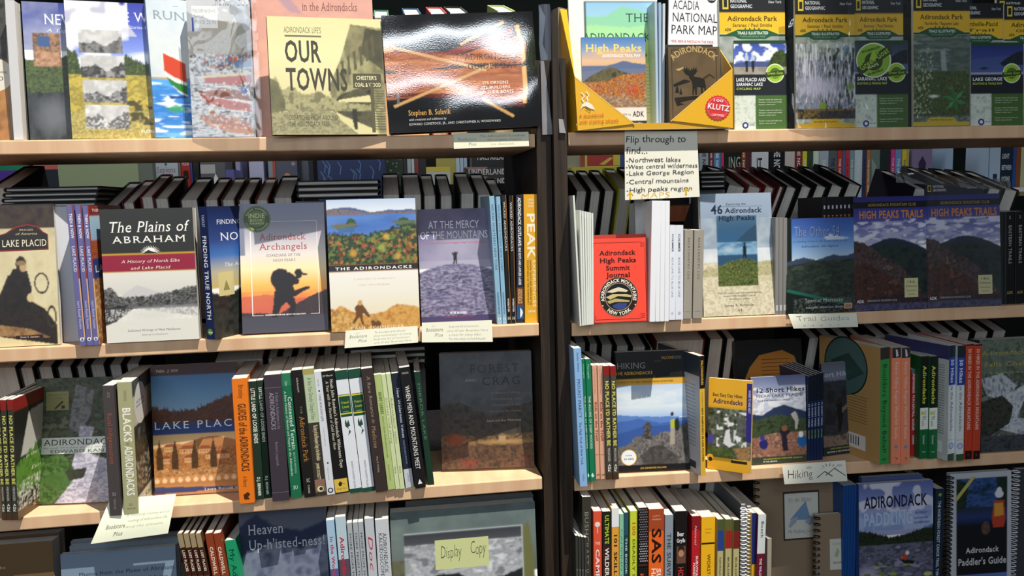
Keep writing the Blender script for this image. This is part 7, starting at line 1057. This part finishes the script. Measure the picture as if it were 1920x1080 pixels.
for i, (x, w, y) in enumerate(((1391, 9, 946), (1402, 8, 950))):
    e = low_spine(x-1, x+7, y, ['left','right'][i]+' white spiral-bound guide among the survival spines', d=1.2, dep=.15, col='6a7078', kind='booklet', name='spiral_guide', cat='guidebook')
    o = coil(x+3, .002, y+8, ZT[4]+.01, 30, .0055, 'whitewire'); o.parent = e; o.matrix_parent_inverse = e.matrix_world.inverted()
low_spine(1410, 1418, 962, 'slim navy and yellow spine between white coils and maroon one', d=-1, col='e0b02c', spine=lambda a: a.R(0, 0, 1, .45, '1f2c6c'))
low_spine(1422, 1436.5, 965, 'maroon spine with white top and small capitals at the right end of the survival books', d=-1.8, tilt=-1.5, col='6e1c34', spine=lambda a: (a.R(0, 0, 1, .34, 'dfe3e4'), a.S('Bosch', .06, .2, .4, .75, '3a5a5c', 'b'), a.S('THE WILDERNESS COMPANION', .38, .85, .35, .65, 'ecd8dc', 'b')))
low_spine(1439, 1447, 1010, 'thin pale book against the kraft notebook', d=2, col='c8bca8')
nb = low_face(1416, 1566, 888, .26, 'large kraft wire-bound notebook with a framed paddling drawing label', d=4, t=.012, lean=4, col='8a7862', grid=False, kind='booklet', name='wire_bound_notebook', cat='notebook', front=lambda a: (a.R(.335, .145, .79, .5, '3a3630'), a.R(.355, .16, .775, .487, 'c9ccc4'), a.T('On the Water', .4, .7, .19, .225, '3a3e40', 'h'), a.G([(.42,.35),(.62,.22),(.68,.36)], '6f8fb4'), a.G([(.4,.4),(.44,.34),(.52,.33),(.5,.37),(.42,.41)], '98a4b0'), a.G([(.6,.37),(.7,.33),(.74,.38),(.66,.4)], '98a4b0'), a.T('My Paddling Journal', .4, .74, .425, .45, '3a3e40', 'h'), a.T('Water', .66, .75, .86, .88, '4a4034', 'h')))
o = coil(1418, .045, 892, ZT[4]+.01, 20, .006, 'metal'); o.parent = nb; o.matrix_parent_inverse = nb.matrix_world.inverted()
nb2 = low_face(1529, 1590, 966, .2, 'small kraft wire-bound notebook leaning in front of the large one', d=1, t=.01, lean=4, col='8f7c66', grid=False, kind='booklet', name='wire_bound_notebook', cat='notebook', front=lambda a: (a.R(.42, .25, .88, .56, 'cfd0c4'), a.T('Camping', .5, .75, .28, .31, '6a6e60', 'h'), a.G([(.55,.42),(.65,.34),(.72,.38),(.66,.44)], 'a8b08c'), a.T('FIELD NOTES', .52, .8, .48, .5, '4a4c44', 'b')))
o = coil(1532, .015, 972, ZT[4]+.01, 16, .006, 'metal'); o.parent = nb2; o.matrix_parent_inverse = nb2.matrix_world.inverted()
for i in range(5): low_spine(1582+i*5, 1586.5+i*5, 911-i*.5, ['first','second','third','fourth','fifth'][i]+' of five blue spines left of the lily pond cover', d=1.4, col='1c4a8c', kind='booklet', name='booklet', cat='booklet')
def a_pad(a):
    a.grad(0, .4, ['5a68a4', '7c88ba', 'a8aed0', '9aa0c4']); a.spots(a.box(0, 0, 1, .36), 'd8daea', .05, .48, k=.8); a.mott(a.below([(0,.36),(.15,.37),(.4,.42),(.6,.41),(.85,.37),(1,.34)], .01, .4, .52, spike=.02), ['1c241a', '2c3824', '161c14'], .3); a.mott(a.box(0, .47, 1, 1), ['4a4c5c', '6c6e84', '3a3a48', '8a8ca4'], .05, sy=2.2); a.mix(a.soft(.12, .7, .2, .1), 'b8b0d0', .7)
    r = random.Random(4)
    for k in range(46): v = .6+.4*r.random()**.8; s_ = (v-.52)*.22; u = r.random(); a.mix(a.ell(u, v, s_*1.3, s_*.36), ['8a9a4c', 'a0ac5c', '6c8038', 'b0b870'][k % 4])
    a.mix(a.poly([(.54,.585),(.75,.61),(.74,.635),(.6,.625)]), '1c2024'); a.mix(a.ell(.62, .575, .03, .025), 'b84438'); a.mix(a.ell(.65, .545, .025, .016), 'e0e0dc'); a.mix(a.ell(.58, .58, .015, .015), 'c8642c')
    a.fill('5a86c4', .0, .245, .99, .355) if 0 else a.mix(a.box(0, .22, .99, .36), '6f92cc', .55); a.T('ADIRONDACK', .07, .92, .1, .185, '1c2340', 'b'); a.T('PADDLING', .07, .72, .225, .32, 'b4c8e4', 'b'); a.T('60 GREAT', .76, .92, .235, .25, '2c4a8c', 'b'); a.T('FLATWATER', .74, .93, .275, .29, '2c4a8c', 'b'); a.T('ADVENTURES', .74, .95, .31, .325, '2c4a8c', 'b'); a.E(.81, .96, .11, 'e0742c', 40, star=.12); a.T('2nd EDITION', .74, .88, .94, .955, 'f6e4d4', 'b')
low_face(1610, 1749, 909, .235, 'bright cover of a canoe among lily pads with navy capitals', d=-.3, t=.013, lean=3, col='34508c', front=a_pad, cell=.0012)
low_face(1616, 1729, 896, .235, 'second copy peeping above the lily pond cover', d=2.3, t=.013, lean=3, col='4a5a8c', grid=False)
low_spine(1755, 1771, 917, 'dark navy spine with white capitals and small star right of the lily pond cover', d=.5, col='1f3044', spine=lambda a: (a.S('THE NORTHERN FOREST CANOE TRAIL THROUGH-PADDLERS', .1, .98, .3, .62, 'c4ccd4', 'b'), a.E(.5, .05, .25, '8aa83c', 10, star=.4)))
def a_pg(a):
    a.fill('b8bcc4'); m = a.box(.1, .04, .93, .76); a.mix(m, '1c1c20'); a.mott(m*a.box(0, .04, 1, .3), ['24385a', '3a5a94', '2c4878', '1c2c34'], .05, sy=2); a.mott(m*a.poly([(.1,.04),(.3,.08),(.25,.26),(.1,.3)]), ['1c2820', '28382c'], .2); a.mott(m*a.poly([(.75,.04),(.93,.04),(.93,.3),(.8,.28)]), ['1c2824', '263630'], .2); a.grad(.26, .4, ['26303c', '2a3c6c', '141820'], .1, .93); a.mix(a.ell(.8, .17, .07, .03), 'd8dce4'); a.mix(a.ell(.8, .145, .045, .025), 'd8dce4'); a.mix(a.poly([(.68,.34),(.72,.22),(.88,.22),(.9,.36),(.88,.42),(.7,.42)]), 'b8402c'); a.mix(a.poly([(.72,.24),(.86,.24),(.88,.33),(.72,.34)]), 'd0963c'); a.mott(a.ell(.58, .42, .07, .05), ['4a3a34', '6a5448'], .4)
    a.fill('5c74b8', .1, .76, .93, .98); a.G([(.1,.17),(.35,.03),(.42,.03),(.1,.21)], 'b4ae5c'); a.T('Adirondack', .25, .8, .56, .6, 'c4c8cc', 'b'); a.T("Paddler's Guide", .13, .92, .64, .69, 'c4c8cc', 'b'); a.T('Finding Your Way', .28, .78, .785, .81, '2c4484', 'b'); a.T('by', .5, .54, .83, .84, '2c4484', 'b'); a.T('Canoe and Kayak', .28, .78, .86, .885, '2c4484', 'b'); a.T('in the Adirondack Park', .32, .74, .91, .925, '2c4484', 'b')
pg_ = low_face(1782, 1896, 889, .235, 'coil-bound canoe guide with black title panel and silver frame', d=-.2, t=.012, lean=3, col='b0b4bc', front=a_pg, cell=.0013, kind='booklet', name='spiral_guide', cat='guidebook')
o = coil(1781, -.001, 896, ZT[4]+.008, 30, .007, 'metal', cr=.0013); o.parent = pg_; o.matrix_parent_inverse = pg_.matrix_world.inverted()
e = low_face(1906, 2010, 880, .235, 'dark coil-bound guide cut by the right edge of the lowest row', d=1.5, t=.012, lean=3, col='3a3c44', grid=False, kind='booklet', name='spiral_guide', cat='guidebook')
o = coil(1905, .016, 884, ZT[4]+.008, 30, .007, 'whitewire', cr=.0011); o.parent = e; o.matrix_parent_inverse = e.matrix_world.inverted()
# ------------------------------------------------------------------ handwritten notes and paper shelf tags
def sheet(quad, d0, d1, col, label, texts, name='paper_note', cat='note', curl=.0, shapes=(), back_=None):
    """paper hanging at the shelf front: quad = pixels TL, TR, BR, BL; d0 top setback, d1 bottom setback"""
    n = 8; mb = MB(); f = []
    def at(u, v):
        (x0, y0), (x1, y1), (x2, y2), (x3, y3) = quad
        x = (x0*(1-u)+x1*u)*(1-v)+(x3*(1-u)+x2*u)*v; y = (y0*(1-u)+y1*u)*(1-v)+(y3*(1-u)+y2*u)*v
        return x, y, d0+(d1-d0)*v+curl*(v*v+.5*math.sin(u*2.2)*v)
    vs = []
    for k in (0, 1):
        for j in range(n+1):
            for i in range(n+1): x, y, d = at(i/n, j/n); vs.append(onY(x, y, d+k*.0003))
    m_ = (n+1)**2
    for k in (0, 1): f += [tuple(k*m_+q for q in (j*(n+1)+i, (j+1)*(n+1)+i, (j+1)*(n+1)+i+1, j*(n+1)+i+1)) for j in range(n) for i in range(n)]
    mb.add(vs, f, col); o = mb.build(name, 'note'); tag(o, label, cat)
    for p in o.data.polygons: p.use_smooth = True
    if texts or shapes:
        t = MB(); W_ = math.hypot(quad[1][0]-quad[0][0], quad[1][1]-quad[0][1]); H_ = math.hypot(quad[3][0]-quad[0][0], quad[3][1]-quad[0][1])
        for s_, u0, u1, v, hh, c, st in texts:
            V, fs, tw, th = text_geo(s_, 'r', 0, .06, .035) if st == 'H' else text_geo(s_, st); pts = []
            for p in V: x, y, d = at(u0+(u1-u0)*p[0]/tw, v-p[1]/th*hh); pts.append(onY(x, y, d-.0004))
            t.add(pts, fs, c)
        for pl, c in shapes: t.add([onY(*(lambda q: (q[0], q[1], q[2]-.0005))(at(u, v))) for u, v in pl], [tuple(range(len(pl)))], c)
        child(t.build('handwriting', 'matte'), o)
    return o
def arrow(u, v): return [([(u-.012, v+.06), (u-.012, v-.03), (u+.012, v-.03), (u+.012, v+.06)], 'e0b428'), ([(u-.045, v), (u-.035, v+.008), (u, v-.03), (u+.035, v+.008), (u+.045, v), (u, v-.045)], 'e0b428')]
K = '2a2c30'
sheet([(1171, 246), (1307, 246), (1312, 369), (1172, 375)], -.0045, -.006, 'eceadb', 'handwritten square note headed Flip through to find, hanging under the yellow box', [
 ('Flip through to', .02, .84, .165, .1, K, 'H'), ('find...', .02, .31, .33, .1, K, 'H'), ('-Northwest lakes', .02, .76, .455, .07, K, 'H'), ('-West central wilderness', .015, .985, .55, .065, K, 'H'), ('-Lake George Region', .02, .93, .645, .065, K, 'H'),
 ('-Central mountains', .02, .86, .77, .065, K, 'H'), ('-High peaks region', .02, .9, .89, .065, K, 'H'), ('MAPS', .22, .6, .985, .08, 'e0b428', 'h')], shapes=arrow(.07, .93)+arrow(.82, .9), name='handwritten_note')
def scrib(n, u0, v0, dv, hh, c='8a8c84'):
    r = random.Random(n); w = ['The Adirondacks by Paul Schneider', 'three hundred years of history', 'lively and full of characters', 'one of our favorites here', 'a must for every cabin']; return [(w[(i+n) % 5], u0+r.uniform(0, .03), .95-r.uniform(0, .15), v0+dv*i, hh, c, 'h') for i in range(4)]
logo = lambda u=.06: [('the', u+.08, u+.14, .2, .07, 'b4b6a8', 'h'), ('Bookstore', u, u+.24, .44, .17, 'a6a89a', 'i'), ('Plus', u+.12, u+.24, .7, .15, 'a6a89a', 'i')]
sheet([(850, 250), (991, 247), (992, 274), (851, 279)], -.005, -.007, 'e3e4cc', 'small paper shelf tag below the wide boat cover on the top shelf', [('The Adirondack Guideboat', .35, .95, .3, .16, '6a5a54', 'h'), ('the complete tradition', .45, .9, .55, .14, '7a7a70', 'h'), ('Bookstore', .06, .3, .5, .2, 'a8b09c', 's'), ('Plus', .2, .3, .8, .18, 'a8b09c', 's'), ('in boats', .5, .8, .82, .12, 'c88a84', 'h')], name='shelf_tag', cat='shelf tag')
sheet([(648, 620), (783, 611), (784, 642), (646, 653)], -.006, -.009, 'e9e9d6', 'paper shelf tag with grey handwriting under the autumn lake cover', logo()+scrib(0, .38, .26, .2, .11, '85877c'), name='shelf_tag', cat='shelf tag')
sheet([(791, 605), (922, 600), (924, 641), (791, 642)], -.006, -.009, 'e9e9d6', 'paper shelf tag with grey handwriting under the violet climber cover', logo()+scrib(2, .36, .28, .2, .1, '85877c'), name='shelf_tag', cat='shelf tag')
sheet([(206, 936), (330, 926), (315, 1000), (170, 1020)], -.016, -.05, 'e8ebd4', 'large curled paper hanging from the third shelf under the sage green spine', [('A revealing history worth', .35, .96, .45, .06, '9a9c8c', 'h'), ('reading of Adirondack life', .4, .94, .58, .06, '9a9c8c', 'h'), ('and the people', .4, .9, .72, .05, 'a8aa9c', 'h'), ('Bookstore', .12, .38, .7, .1, '8a8c7c', 's'), ('Plus', .26, .38, .88, .09, '8a8c7c', 's')], curl=.012, name='paper_tag', cat='shelf tag')
sheet([(1478, 589), (1606, 587), (1609, 613), (1488, 616)], -.006, -.014, 'e8e8d8', 'curled paper tag reading Trail Guides in faint pencil', [('Trail Guides', .1, .88, .5, .34, '9a9c90', 'h')], curl=.004, shapes=[([(.15+.13*i, .82-.01*(i % 2)), (.2+.13*i, .8), (.2+.13*i, .84)], '8a8c80') for i in range(5)], name='section_tag', cat='shelf tag')
sheet([(1466, 872), (1585, 863), (1589, 902), (1471, 908)], -.006, -.015, 'ebebdd', 'curled paper tag reading Hiking with pencil mountains and sunrise', [('Hiking', .07, .46, .72, .42, '4a4c4c', 'h')], curl=.004, name='section_tag', cat='shelf tag',
 shapes=[([(.52,.75),(.66,.45),(.675,.46),(.535,.77)], '5a5c5c'), ([(.66,.45),(.78,.72),(.765,.74),(.65,.48)], '3a3c3c'), ([(.66,.66),(.82,.32),(.83,.34),(.675,.68)], '5a5c5c'), ([(.82,.32),(.99,.74),(.975,.75),(.81,.36)], '5a5c5c')]+[([(.72+.1*math.sin(t), .38-.16*math.cos(t)), (.735+.1*math.sin(t), .38-.16*math.cos(t)), (.735+.15*math.sin(t), .38-.3*math.cos(t)), (.725+.15*math.sin(t), .38-.3*math.cos(t))], '7a7c7c') for t in np.linspace(-1.2, 1.1, 6)]+[([(u+.05*math.cos(t), .22+.07*math.sin(t)) for t in np.linspace(0, 5.6, 8)], 'c8c9c0') for u in (.42, .9)])
# ------------------------------------------------------------------ repeats share a group phrase
for key, g in (('slim violet spines', 'slim violet local-history paperbacks'), ('white booklet', 'thin white booklets beside the side panel'), ('plain white spines', 'tall plain white paperbacks'), ('shorter white spines', 'short white paperbacks'), ('stone grey notebooks', 'stone grey notebooks'), ('thin grey spines against', 'grey spined copies of the lake cover'), ('of eight above', 'black guide spines above the blue lake cover'), ('pale blue spines at', 'slim pale blue paperbacks'), ('slim black spines', 'slim black paperbacks'), ('two black spines with white serif', 'black trail guides'),
 ('red-topped spines', 'red-topped dark paperbacks'), ('chunky white lettering', 'dark green paperbacks'), ('dark green and yellow label', 'white paperbacks with green label'), ('yellow-green', 'yellow-green paperbacks'), ('two emerald', 'emerald paperbacks'), ('two salmon', 'salmon paperbacks'), ('with red tops', 'red-topped dark paperbacks'), ('five thin dark blue', 'thin dark blue guides'), ('two coral', 'coral waterfall guides'), ('yellow title and white middle', 'dark green trail guides'), ('royal blue title', 'white hiking guides'), ('brick red spines', 'brick red hiking guides'),
 ('four slim brown', 'slim brown paperbacks'), ('rust red spines', 'rust red paperbacks'), ('thin grey spines with tiny', 'thin grey paperbacks'), ('dark booklets', 'thin dark booklets'), ('five blue spines', 'blue canoe guides'), ('tan spine', 'tan survival guides'), ('far aisle', 'books and goods across the far aisle'), ('slim pale blue books with red', 'slim pale blue books across the far aisle'), ('pile lying', 'thin hardbacks lying in piles'), ('topped trail map', 'yellow-topped trail maps'), ('yellow topped map', 'yellow-topped trail maps'), ('shelf tag', 'paper shelf tags'), ('spiral calendar', 'spiral calendars'), ('indigo guide', 'indigo trail guides'), ('red journal', 'small red journals')):
    for o in list(COL.objects):
        if o.parent is None and 'label' in o and key in o['label'] and 'group' not in o: o['group'] = g
